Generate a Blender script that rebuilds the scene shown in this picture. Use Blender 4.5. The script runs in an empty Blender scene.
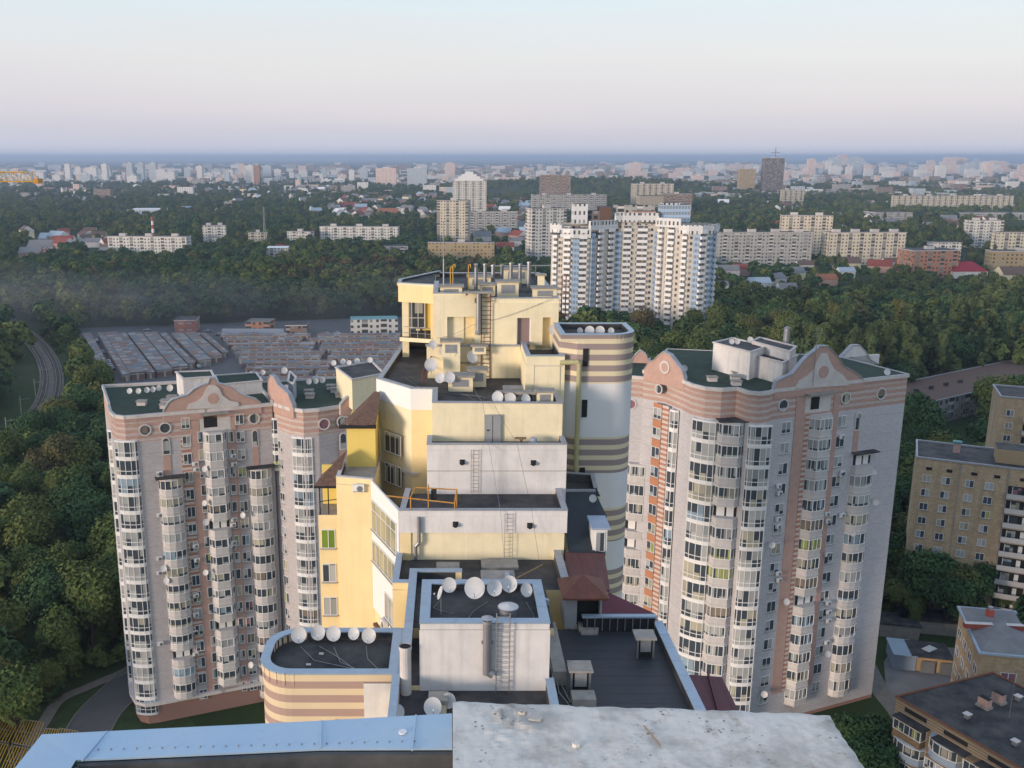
import bpy, math, random
from mathutils import Vector, Matrix, noise
random.seed(11)
rad = math.radians
SC = bpy.context.scene
COL = SC.collection
# ------------------------------------------------------------------ camera numbers
F = 955.0; PX0 = 450.0; PY0 = 384.0; PITCH = math.atan(227 / 955); H = 88.0
CP, SP = math.cos(PITCH), math.sin(PITCH)

def W(px, py, z):
    """ground-plan point of a spot of height z seen at a pixel of the photograph"""
    u = (px - PX0) / F; v = (PY0 - py) / F
    t = (z - H) / (-SP + v * CP)
    return (u * t, (CP + v * SP) * t)

def XY(px, py, Y):
    u = (px - PX0) / F; v = (PY0 - py) / F
    t = Y / (CP + v * SP)
    return (u * t, Y, H + t * (-SP + v * CP))

def proj(x, y, z):
    dz = z - H
    d = y * CP - dz * SP
    if d <= 0.1: return (-9999, -9999)
    return (PX0 + F * x / d, PY0 - F * (y * SP + dz * CP) / d)

def inpoly(x, y, P):
    c = False; n = len(P); j = n - 1
    for i in range(n):
        xi, yi = P[i]; xj, yj = P[j]
        if (yi > y) != (yj > y) and x < (xj - xi) * (y - yi) / (yj - yi) + xi: c = not c
        j = i
    return c

# ------------------------------------------------------------------ materials
M = {}
class NT:
    def __init__(s, name):
        s.m = bpy.data.materials.new(name); s.m.use_nodes = True
        s.t = s.m.node_tree; s.b = s.t.nodes['Principled BSDF']
    def n(s, typ, **kw):
        x = s.t.nodes.new(typ)
        for k, v in kw.items():
            if k.startswith('i_'):
                key = k[2:]; key = int(key) if key.isdigit() else key.replace('_', ' ')
                x.inputs[key].default_value = v
            else: setattr(x, k, v)
        return x
    def l(s, a, b): s.t.links.new(a, b)
    def math(s, op, a, b=None, c=None):
        x = s.t.nodes.new('ShaderNodeMath'); x.operation = op
        for i, v in enumerate((a, b, c)):
            if v is None: continue
            if hasattr(v, 'is_output') or not isinstance(v, (int, float)): s.l(v, x.inputs[i])
            else: x.inputs[i].default_value = v
        return x.outputs[0]
    def mix(s, f, a, b, bt='MIX'):
        x = s.t.nodes.new('ShaderNodeMix'); x.data_type = 'RGBA'; x.blend_type = bt
        for i, v in ((0, f), (6, a), (7, b)):
            if isinstance(v, (int, float)): x.inputs[i].default_value = v
            elif isinstance(v, tuple): x.inputs[i].default_value = (*v[:3], 1)
            else: s.l(v, x.inputs[i])
        return x.outputs[2]

def paint(name, col, rough=.85, var=.12, scale=.6, streak=.0, metal=0, bump=.0, dirt=None, bscale=8, spec=.3, rnd=0):
    k = NT(name)
    tc = k.n('ShaderNodeTexCoord')
    n1 = k.n('ShaderNodeTexNoise', i_Scale=scale, i_Detail=6.0, i_Roughness=.65)
    k.l(tc.outputs['Object'], n1.inputs['Vector'])
    d = dirt or tuple(c * .55 for c in col)
    r = k.n('ShaderNodeMapRange', i_From_Min=.35, i_From_Max=.75); k.l(n1.outputs[0], r.inputs[0])
    c = k.mix(k.math('MULTIPLY', r.outputs[0], var * 2.2), col, d)
    if streak:
        mp = k.n('ShaderNodeMapping'); mp.inputs['Scale'].default_value = (1.6, 1.6, .10)
        k.l(tc.outputs['Object'], mp.inputs[0])
        n2 = k.n('ShaderNodeTexNoise', i_Scale=1.0, i_Detail=5.0, i_Roughness=.7); k.l(mp.outputs[0], n2.inputs['Vector'])
        r2 = k.n('ShaderNodeMapRange', i_From_Min=.5, i_From_Max=.8); k.l(n2.outputs[0], r2.inputs[0])
        c = k.mix(k.math('MULTIPLY', r2.outputs[0], streak), c, d)
    if rnd:
        oi = k.n('ShaderNodeObjectInfo')
        c = k.mix(k.math('MULTIPLY', oi.outputs['Random'], rnd), c, tuple(x * .5 for x in col))
    k.l(c, k.b.inputs['Base Color'])
    k.b.inputs['Roughness'].default_value = rough; k.b.inputs['Metallic'].default_value = metal
    k.b.inputs['Specular IOR Level'].default_value = spec
    if bump:
        n3 = k.n('ShaderNodeTexNoise', i_Scale=float(bscale), i_Detail=4.0); k.l(tc.outputs['Object'], n3.inputs['Vector'])
        b = k.n('ShaderNodeBump', i_Strength=bump, i_Distance=.02); k.l(n3.outputs[0], b.inputs['Height'])
        k.l(b.outputs[0], k.b.inputs['Normal'])
    M[name] = k.m; return k.m

paint('cream', (.84, .75, .52), streak=.42, var=.16, bump=.2)
paint('yellow', (.84, .68, .38), streak=.28, var=.10, bump=.2)
paint('bright_yellow', (.78, .60, .17), streak=.12, var=.08)
paint('white_plaster', (.72, .70, .69), streak=.6, var=.2, bump=.2)
paint('white_paint', (.78, .78, .77), var=.06)
paint('bitumen', (.026, .028, .034), rough=.72, var=.6, scale=.45, dirt=(.085, .082, .08), bump=.3, spec=.25)
paint('bitumen_light', (.075, .078, .085), rough=.8, var=.45, scale=.3, dirt=(.03, .03, .035), bump=.3)
paint('coping', (.34, .44, .55), rough=.42, var=.2, scale=1.4, metal=.2, dirt=(.24, .27, .30), spec=.5)
paint('coping_grey', (.38, .40, .44), rough=.5, var=.25, scale=1.0, metal=.2, dirt=(.18, .18, .18), spec=.4)
paint('concrete', (.34, .32, .29), var=.3, scale=1.5, bump=.3, dirt=(.16, .15, .14))
paint('steel', (.30, .31, .33), rough=.45, metal=.6, var=.2, spec=.5)
paint('galvanised', (.42, .43, .45), rough=.4, metal=.55, var=.25, scale=3, spec=.5)
paint('rust', (.20, .085, .05), var=.4, scale=4)
paint('yellow_steel', (.60, .36, .05), rough=.5, var=.2, scale=3)
paint('orange_steel', (.55, .27, .06), rough=.6, var=.3, scale=3)
paint('dish', (.62, .62, .62), rough=.5, var=.12, scale=3, rnd=.35, spec=.4)
paint('dark', (.022, .022, .024), var=.2)
paint('grey_door', (.30, .31, .33), var=.1)
paint('mauve_door', (.27, .20, .19), var=.1)
paint('red_tile', (.20, .075, .05), rough=.6, var=.35, scale=1.2, dirt=(.08, .03, .025))
paint('brown_tile', (.17, .10, .07), rough=.75, var=.4, scale=3, dirt=(.07, .04, .03), bump=.5)
paint('maroon', (.13, .025, .04), rough=.5, var=.25)
paint('slate', (.035, .045, .055), rough=.6, var=.3)
paint('pipe_green', (.42, .40, .22), var=.2)
paint('green_roof', (.035, .065, .045), rough=.9, var=.45, scale=.5, dirt=(.02, .03, .028))
paint('terracotta', (.50, .33, .28), var=.18, scale=1.2, bump=.3)
paint('trim_white', (.62, .58, .56), var=.2, scale=1.0)
paint('balcony_beige', (.60, .575, .565), streak=.2, var=.2, rnd=.25)
paint('frame_white', (.76, .76, .76), rough=.5, var=.05)
paint('asphalt', (.115, .115, .12), var=.3, scale=.3, dirt=(.09, .088, .085))
paint('pavement', (.20, .19, .17), var=.3, scale=.8)
paint('yard', (.22, .215, .21), var=.3, scale=.25)
paint('lawn', (.045, .075, .025), var=.5, scale=.5, dirt=(.03, .045, .02), rough=.95)
paint('track_bed', (.075, .058, .048), var=.4, scale=.6)
paint('ballast', (.16, .135, .12), var=.4, scale=.3)
paint('steel_rail', (.17, .15, .14), metal=.4, rough=.4, var=.1)
paint('teal_roof', (.10, .28, .30), rough=.5, var=.15)
paint('wood', (.25, .17, .10), var=.3, scale=3)
paint('bark', (.07, .055, .042), var=.4, scale=3)
paint('car_paint', (.30, .30, .32), rough=.35, var=.05, rnd=.6, spec=.6)
paint('rubber', (.015, .015, .015))
paint('blue_grey', (.33, .40, .50), var=.15)
paint('smokestack_red', (.42, .10, .07), var=.15)

# stained concrete of the ledge in the foreground
k = NT('old_concrete')
tc = k.n('ShaderNodeTexCoord')
na = k.n('ShaderNodeTexNoise', i_Scale=5.0, i_Detail=9.0, i_Roughness=.68); k.l(tc.outputs['Object'], na.inputs['Vector'])
nb = k.n('ShaderNodeTexNoise', i_Scale=16.0, i_Detail=8.0, i_Roughness=.7); k.l(tc.outputs['Object'], nb.inputs['Vector'])
nc = k.n('ShaderNodeTexVoronoi', i_Scale=46.0); k.l(tc.outputs['Object'], nc.inputs['Vector'])
nd = k.n('ShaderNodeTexNoise', i_Scale=3.6, i_Detail=5.0, i_Distortion=1.0); k.l(tc.outputs['Object'], nd.inputs['Vector'])
ra = k.n('ShaderNodeMapRange', i_From_Min=.44, i_From_Max=.56); k.l(na.outputs[0], ra.inputs[0])
c = k.mix(ra.outputs[0], (.47, .44, .40), (.66, .63, .58))
rb = k.n('ShaderNodeMapRange', i_From_Min=.53, i_From_Max=.66); k.l(nb.outputs[0], rb.inputs[0])
rm = k.n('ShaderNodeMapRange', i_From_Min=.45, i_From_Max=.58); k.l(nd.outputs[0], rm.inputs[0])
c = k.mix(k.math('MULTIPLY', k.math('MULTIPLY', rb.outputs[0], rm.outputs[0]), .85), c, (.22, .185, .15))
rc = k.n('ShaderNodeMapRange', i_From_Min=.10, i_From_Max=.26, i_To_Min=1.0, i_To_Max=0.0); k.l(nc.outputs[0], rc.inputs[0])
rd = k.n('ShaderNodeMapRange', i_From_Min=.44, i_From_Max=.56); k.l(nd.outputs[0], rd.inputs[0])
c = k.mix(k.math('MULTIPLY', k.math('MULTIPLY', rc.outputs[0], rd.outputs[0]), .8), c, (.10, .085, .075))
k.l(c, k.b.inputs['Base Color']); k.b.inputs['Roughness'].default_value = .9
bp = k.n('ShaderNodeBump', i_Strength=.4, i_Distance=.003)
k.l(k.math('ADD', k.math('MULTIPLY', ra.outputs[0], .35), nb.outputs[0]), bp.inputs['Height']); k.l(bp.outputs[0], k.b.inputs['Normal'])
M['old_concrete'] = k.m

# sheet metal of the parapet in the foreground
k = NT('parapet_metal')
tc = k.n('ShaderNodeTexCoord')
na = k.n('ShaderNodeTexNoise', i_Scale=3.0, i_Detail=7.0, i_Roughness=.6); k.l(tc.outputs['Object'], na.inputs['Vector'])
nb = k.n('ShaderNodeTexNoise', i_Scale=40.0, i_Detail=4.0); k.l(tc.outputs['Object'], nb.inputs['Vector'])
ra = k.n('ShaderNodeMapRange', i_From_Min=.38, i_From_Max=.66); k.l(na.outputs[0], ra.inputs[0])
c = k.mix(ra.outputs[0], (.35, .50, .66), (.42, .55, .67))
rb = k.n('ShaderNodeMapRange', i_From_Min=.62, i_From_Max=.72); k.l(nb.outputs[0], rb.inputs[0])
c = k.mix(k.math('MULTIPLY', rb.outputs[0], .35), c, (.34, .40, .46))
k.l(c, k.b.inputs['Base Color']); k.b.inputs['Roughness'].default_value = .42
k.b.inputs['Metallic'].default_value = .15; k.b.inputs['Specular IOR Level'].default_value = .5
bp = k.n('ShaderNodeBump', i_Strength=.35, i_Distance=.01); k.l(na.outputs[0], bp.inputs['Height']); k.l(bp.outputs[0], k.b.inputs['Normal'])
M['parapet_metal'] = k.m

def uvcell(k, w, h):
    uv = k.n('ShaderNodeUVMap', uv_map='UVMap'); s = k.n('ShaderNodeSeparateXYZ'); k.l(uv.outputs[0], s.inputs[0])
    u = k.math('DIVIDE', s.outputs[0], w); v = k.math('DIVIDE', s.outputs[1], h)
    fu = k.math('FRACT', u); fv = k.math('FRACT', v)
    cu = k.math('FLOOR', u); cv = k.math('FLOOR', v)
    cb = k.n('ShaderNodeCombineXYZ'); k.l(cu, cb.inputs[0]); k.l(cv, cb.inputs[1])
    oi = k.n('ShaderNodeObjectInfo'); k.l(oi.outputs['Random'], cb.inputs[2])
    wn = k.n('ShaderNodeTexWhiteNoise', noise_dimensions='3D'); k.l(cb.outputs[0], wn.inputs['Vector'])
    return fu, fv, wn.outputs[0], s, oi
def band(k, x, a, b):
    return k.math('MULTIPLY', k.math('GREATER_THAN', x, a), k.math('LESS_THAN', x, b))

# glass: dark panes; pale ones are curtains and sky reflections put into the colour
def glass(name, tint=(.05, .06, .075), curtain_reflection=(.42, .42, .38), frac=.45):
    k = NT(name)
    fu, fv, wn, s, oi = uvcell(k, .8, 1.5)
    on = k.math('GREATER_THAN', k.math('ADD', k.math('MULTIPLY', wn, .7), k.math('MULTIPLY', oi.outputs['Random'], .3)), 1 - frac)
    cr = k.n('ShaderNodeValToRGB'); k.l(k.math('FRACT', k.math('MULTIPLY', oi.outputs['Random'], 23.7)), cr.inputs[0])
    el = cr.color_ramp.elements; cr.color_ramp.interpolation = 'CONSTANT'; el[0].color = (*curtain_reflection, 1); el[1].position = .62; el[1].color = (curtain_reflection[0], curtain_reflection[1] * .92, curtain_reflection[2] * .72, 1)
    for p_, c_ in ((.80, (.34, .46, .56)), (.89, (.42, .46, .16)), (.93, (.38, .16, .20)), (.96, (.30, .24, .18))):
        x = el.new(p_); x.color = (*c_, 1)
    c = k.mix(k.math('MULTIPLY', on, k.math('MULTIPLY_ADD', wn, .6, .2)), tint, cr.outputs[0] if name == 'glass' else curtain_reflection)
    k.l(c, k.b.inputs['Base Color']); k.b.inputs['Roughness'].default_value = .12
    k.b.inputs['Specular IOR Level'].default_value = .7
    M[name] = k.m
glass('glass', (.055, .07, .09), (.55, .56, .55), .5)
glass('glass_green', (.10, .16, .03), (.22, .34, .04), .6)
glass('glass_curtain', (.10, .11, .09), (.42, .40, .26), .8)

# walls with window grid for blocks far away
def block_mat(name, wall, win=(.045, .05, .06), w=3.2, h=2.85, wu=(.3, .72), wv=(.32, .78), bal=None, var=.25, seam=.0):
    k = NT(name)
    fu, fv, wn, s, oi = uvcell(k, w, h)
    inwin = k.math('MULTIPLY', band(k, fu, *wu), band(k, fv, *wv))
    tc = k.n('ShaderNodeTexCoord')
    nz = k.n('ShaderNodeTexNoise', i_Scale=.12, i_Detail=5.0); k.l(tc.outputs['Object'], nz.inputs['Vector'])
    base = k.mix(k.math('MULTIPLY', nz.outputs[0], var * 1.6), wall, tuple(c * .6 for c in wall))
    base = k.mix(k.math('MULTIPLY', oi.outputs['Random'], .25), base, tuple(c * .65 for c in wall))
    if bal:   # loggias on some stacks
        stack = k.math('FRACT', k.math('DIVIDE', s.outputs[0], w * 3))
        isb = band(k, stack, .34, .67)
        bcol = k.mix(k.math('GREATER_THAN', wn, .5), bal, tuple(c * .6 for c in bal))
        bb = k.mix(k.math('GREATER_THAN', fv, .42), bcol, k.mix(k.math('GREATER_THAN', wn, .6), (.05, .05, .055), (.22, .22, .21)))
        base = k.mix(isb, base, bb)
        inwin = k.math('MULTIPLY', inwin, k.math('SUBTRACT', 1.0, isb))
    wc = k.mix(k.math('GREATER_THAN', wn, .68), win, (.26, .26, .25))
    c = k.mix(inwin, base, wc)
    k.l(c, k.b.inputs['Base Color']); k.b.inputs['Roughness'].default_value = .75
    M[name] = k.m
block_mat('blk_white', (.70, .68, .63), bal=(.62, .6, .57))
block_mat('blk_cream', (.66, .59, .46), bal=(.45, .42, .36))
block_mat('blk_grey', (.44, .43, .41), bal=(.60, .58, .55))
block_mat('blk_brick', (.30, .20, .15), bal=(.40, .36, .32))
block_mat('blk_yellow', (.42, .32, .17))
block_mat('blk_orange', (.50, .24, .14), bal=(.45, .26, .18))
block_mat('blk_pink', (.60, .47, .42), bal=(.52, .44, .40))
block_mat('blk_dark', (.20, .17, .16), win=(.03, .03, .03), wu=(.15, .85), wv=(.2, .85))
block_mat('blk_redwhite', (.46, .20, .15), win=(.4, .4, .4), w=4.2, h=3.4, wu=(.2, .8), wv=(.35, .6))
block_mat('wc_wall', (.62, .57, .50), w=3.0, h=2.85, wu=(.28, .68), wv=(.3, .78))
block_mat('wc_blue', (.42, .55, .72), w=1.5, h=2.85, wu=(.12, .9), wv=(.1, .62), win=(.20, .26, .34))
block_mat('wc_crown', (.70, .70, .70), w=2.2, h=4.2, wu=(.3, .7), wv=(.25, .7), var=.1)
block_mat('brick_yellow', (.47, .33, .19), w=99., h=99., wu=(2., 3.), wv=(2., 3.), var=.4)
block_mat('far_white', (.88, .86, .84), w=4., h=3.)  # stronger sun on the far blocks is put into this base white
block_mat('far_pink', (.85, .66, .58), w=4., h=3.)  # pink of the low sun is mixed into the wall colour
block_mat('far_blue', (.55, .62, .68), w=4., h=3.)

k = NT('brick_tan')
uv = k.n('ShaderNodeUVMap', uv_map='UVMap'); bt = k.n('ShaderNodeTexBrick', i_Scale=1.0); bt.inputs['Brick Width'].default_value = .55; bt.inputs['Row Height'].default_value = .22; bt.inputs['Mortar Size'].default_value = .02
bt.inputs['Color1'].default_value = (.60, .44, .27, 1); bt.inputs['Color2'].default_value = (.45, .32, .19, 1); bt.inputs['Mortar'].default_value = (.34, .29, .22, 1); k.l(uv.outputs[0], bt.inputs['Vector'])
tc = k.n('ShaderNodeTexCoord'); mp = k.n('ShaderNodeMapping'); mp.inputs['Scale'].default_value = (.5, .5, .08); k.l(tc.outputs['Object'], mp.inputs[0])
nz = k.n('ShaderNodeTexNoise', i_Scale=1.0, i_Detail=7.0, i_Roughness=.7); k.l(mp.outputs[0], nz.inputs['Vector'])
rz0 = k.n('ShaderNodeMapRange', i_From_Min=.4, i_From_Max=.7); k.l(nz.outputs[0], rz0.inputs[0])
k.l(k.mix(k.math('MULTIPLY', rz0.outputs[0], .5), bt.outputs[0], (.20, .15, .10)), k.b.inputs['Base Color']); k.b.inputs['Roughness'].default_value = .9; M['brick_tan'] = k.m
# tower wall: pale silicate brick, red and white bands under the eaves; v = height
def tower_mat(name, ztop, base, stripes_below, side=False):
    k = NT(name)
    uv = k.n('ShaderNodeUVMap', uv_map='UVMap'); s = k.n('ShaderNodeSeparateXYZ'); k.l(uv.outputs[0], s.inputs[0])
    tc = k.n('ShaderNodeTexCoord')
    nz = k.n('ShaderNodeTexNoise', i_Scale=.25, i_Detail=7.0, i_Roughness=.65); k.l(tc.outputs['Object'], nz.inputs['Vector'])
    bt = k.n('ShaderNodeTexBrick', i_Scale=1.0); bt.inputs['Brick Width'].default_value = .5; bt.inputs['Row Height'].default_value = .2
    bt.inputs['Mortar Size'].default_value = .012; bt.inputs['Color1'].default_value = (1, 1, 1, 1); bt.inputs['Color2'].default_value = (.86, .86, .86, 1)
    bt.inputs['Mortar'].default_value = (.6, .6, .6, 1); k.l(uv.outputs[0], bt.inputs['Vector'])
    c0 = k.mix(k.math('MULTIPLY', nz.outputs[0], .45), base, tuple(x * .62 for x in base))
    # faint slab line on every storey
    d = k.math('SUBTRACT', ztop, s.outputs[1])
    st = k.math('FRACT', k.math('DIVIDE', d, 3.0))
    c0 = k.mix(k.math('MULTIPLY', k.math('LESS_THAN', st, .035), .35), c0, tuple(x * .5 for x in base))
    ter = k.mix(k.math('MULTIPLY', nz.outputs[0], .5), (.53, .35, .30), (.40, .25, .21))
    wht = (.56, .48, .44)
    fr = k.math('FRACT', k.math('DIVIDE', d, .92))
    band_on = k.math('MULTIPLY', k.math('LESS_THAN', d, stripes_below), k.math('GREATER_THAN', d, 1.6))
    sc_ = k.mix(k.math('LESS_THAN', fr, .42), ter, wht)
    c = k.mix(band_on, c0, sc_)
    c = k.mix(k.math('LESS_THAN', d, 1.6), c, ter)
    c = k.mix(band(k, d, -.05, .22), c, (.52, .48, .45))
    c = k.mix(band(k, d, 1.05, 1.3), c, (.55, .44, .40))
    c = k.mix(1.0, c, bt.outputs[0], 'MULTIPLY')
    # red brick plinth of the lowest storeys
    pl = k.math('LESS_THAN', s.outputs[1], 3.4 if ztop < 52 else .6)
    c = k.mix(pl, c, (.30, .17, .14))
    k.l(c, k.b.inputs['Base Color']); k.b.inputs['Roughness'].default_value = .85
    M[name] = k.m

# yellow / mauve bands of the round corners of the stepped building: list of (z0,z1)
def banded(name, zlo, zhi, period, duty, ca, cb, extra=None):
    k = NT(name)
    uv = k.n('ShaderNodeUVMap', uv_map='UVMap'); s = k.n('ShaderNodeSeparateXYZ'); k.l(uv.outputs[0], s.inputs[0])
    tc = k.n('ShaderNodeTexCoord')
    nz = k.n('ShaderNodeTexNoise', i_Scale=.5, i_Detail=6.0); k.l(tc.outputs['Object'], nz.inputs['Vector'])
    z = s.outputs[1]
    fr = k.math('FRACT', k.math('DIVIDE', k.math('SUBTRACT', zhi, z), period))
    c = k.mix(k.math('LESS_THAN', fr, duty), cb, ca)
    if extra:
        for a, b in extra[1]:
            c = k.mix(band(k, z, a, b), c, extra[0])
    c = k.mix(k.math('MULTIPLY', nz.outputs[0], .25), c, (.3, .25, .22))
    k.l(c, k.b.inputs['Base Color']); k.b.inputs['Roughness'].default_value = .85
    M[name] = k.m
banded('bands_wing', 0, 58.9, .90, .46, (.72, .58, .38), (.40, .27, .23))
banded('bands_round', 0, 73.3, .92, .44, (.72, .63, .43), (.29, .235, .23),
       ((.74, .75, .77), [(64.8, 69.5), (58.4, 61.6), (52.6, 55.3), (46.5, 50.0), (0, 44)]))

# ribbed / tiled roofs
def ribbed(name, col, period, axis=0, rough=.6, depth=.5):
    k = NT(name)
    tc = k.n('ShaderNodeTexCoord'); s = k.n('ShaderNodeSeparateXYZ'); k.l(tc.outputs['Object'], s.inputs[0])
    fr = k.math('FRACT', k.math('DIVIDE', s.outputs[axis], period))
    ln = k.math('LESS_THAN', fr, .09)
    nz = k.n('ShaderNodeTexNoise', i_Scale=1.2, i_Detail=6.0); k.l(tc.outputs['Object'], nz.inputs['Vector'])
    c = k.mix(k.math('MULTIPLY', nz.outputs[0], .7), col, tuple(x * .45 for x in col))
    c = k.mix(k.math('MULTIPLY', ln, depth), c, tuple(x * .3 for x in col))
    k.l(c, k.b.inputs['Base Color']); k.b.inputs['Roughness'].default_value = rough
    bp = k.n('ShaderNodeBump', i_Strength=.6, i_Distance=.05); k.l(ln, bp.inputs['Height']); k.l(bp.outputs[0], k.b.inputs['Normal'])
    M[name] = k.m
ribbed('felt_strips', (.040, .044, .054), 1.0, 1)
ribbed('red_ribbed', (.16, .055, .05), .5, 0)
ribbed('maroon_ribbed', (.13, .03, .045), 1.1, 0)

# garage roofs: patchwork per garage
k = NT('garage_roofs')
fu, fv, wn, s, oi = uvcell(k, 3.4, 60.)
cr = k.n('ShaderNodeValToRGB'); k.l(wn, cr.inputs[0])
e = cr.color_ramp; e.interpolation = 'CONSTANT'
cols = [(0, (.18, .17, .175)), (.25, (.26, .24, .235)), (.42, (.27, .14, .11)), (.55, (.17, .18, .21)), (.68, (.34, .32, .31)), (.80, (.20, .11, .09)), (.9, (.34, .34, .35)), (.95, (.12, .19, .24))]
e.elements[0].color = (*cols[0][1], 1); e.elements[1].position = cols[1][0]; e.elements[1].color = (*cols[1][1], 1)
for p_, c_ in cols[2:]:
    x = e.elements.new(p_); x.color = (*c_, 1)
nz = k.n('ShaderNodeTexNoise', i_Scale=.5, i_Detail=5.0)
c = k.mix(k.math('MULTIPLY', nz.outputs[0], .5), cr.outputs[0], (.1, .1, .1))
k.l(c, k.b.inputs['Base Color']); k.b.inputs['Roughness'].default_value = .8
M['garage_roofs'] = k.m
block_mat('garage_wall', (.50, .45, .40), win=(.20, .12, .10), w=3.4, h=2.6, wu=(.12, .88), wv=(.05, .85))

# ground: dark green land with earth patches
k = NT('ground_mat')
tc = k.n('ShaderNodeTexCoord')
n1 = k.n('ShaderNodeTexNoise', i_Scale=.006, i_Detail=8.0, i_Roughness=.62); k.l(tc.outputs['Object'], n1.inputs['Vector'])
n2 = k.n('ShaderNodeTexNoise', i_Scale=.08, i_Detail=8.0, i_Roughness=.7); k.l(tc.outputs['Object'], n2.inputs['Vector'])
r1 = k.n('ShaderNodeMapRange', i_From_Min=.54, i_From_Max=.68); k.l(n1.outputs[0], r1.inputs[0])
c = k.mix(n2.outputs[0], (.022, .042, .016), (.055, .080, .030))
c = k.mix(k.math('MULTIPLY', r1.outputs[0], .55), c, (.11, .105, .075))
k.l(c, k.b.inputs['Base Color']); k.b.inputs['Roughness'].default_value = .95; k.b.inputs['Specular IOR Level'].default_value = .1
M['ground_mat'] = k.m

# foliage
def leaf(name, a, b, c3):
    k = NT(name)
    tc = k.n('ShaderNodeTexCoord'); oi = k.n('ShaderNodeObjectInfo')
    n1 = k.n('ShaderNodeTexNoise', i_Scale=.4, i_Detail=3.0); k.l(tc.outputs['Object'], n1.inputs['Vector'])
    r1 = k.n('ShaderNodeMapRange', i_From_Min=.35, i_From_Max=.65); k.l(n1.outputs[0], r1.inputs[0])
    cc = k.mix(oi.outputs['Random'], a, b)
    cc = k.mix(k.math('MULTIPLY', r1.outputs[0], .55), cc, c3)
    # a few autumn-tinted trees
    hit = k.math('GREATER_THAN', k.math('FRACT', k.math('MULTIPLY', oi.outputs['Random'], 37.7)), .94)
    cc = k.mix(k.math('MULTIPLY', hit, .5), cc, (.13, .11, .035))
    k.l(cc, k.b.inputs['Base Color']); k.b.inputs['Roughness'].default_value = .8; k.b.inputs['Specular IOR Level'].default_value = .12
    M[name] = k.m
leaf('leaf_dark', (.028, .066, .030), (.050, .096, .034), (.070, .125, .042))
leaf('leaf_mid', (.058, .098, .028), (.108, .130, .036), (.14, .165, .05))
leaf('leaf_poplar', (.055, .085, .035), (.075, .105, .040), (.10, .13, .05))
leaf('leaf_rust', (.105, .080, .040), (.075, .095, .036), (.13, .105, .048))

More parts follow.
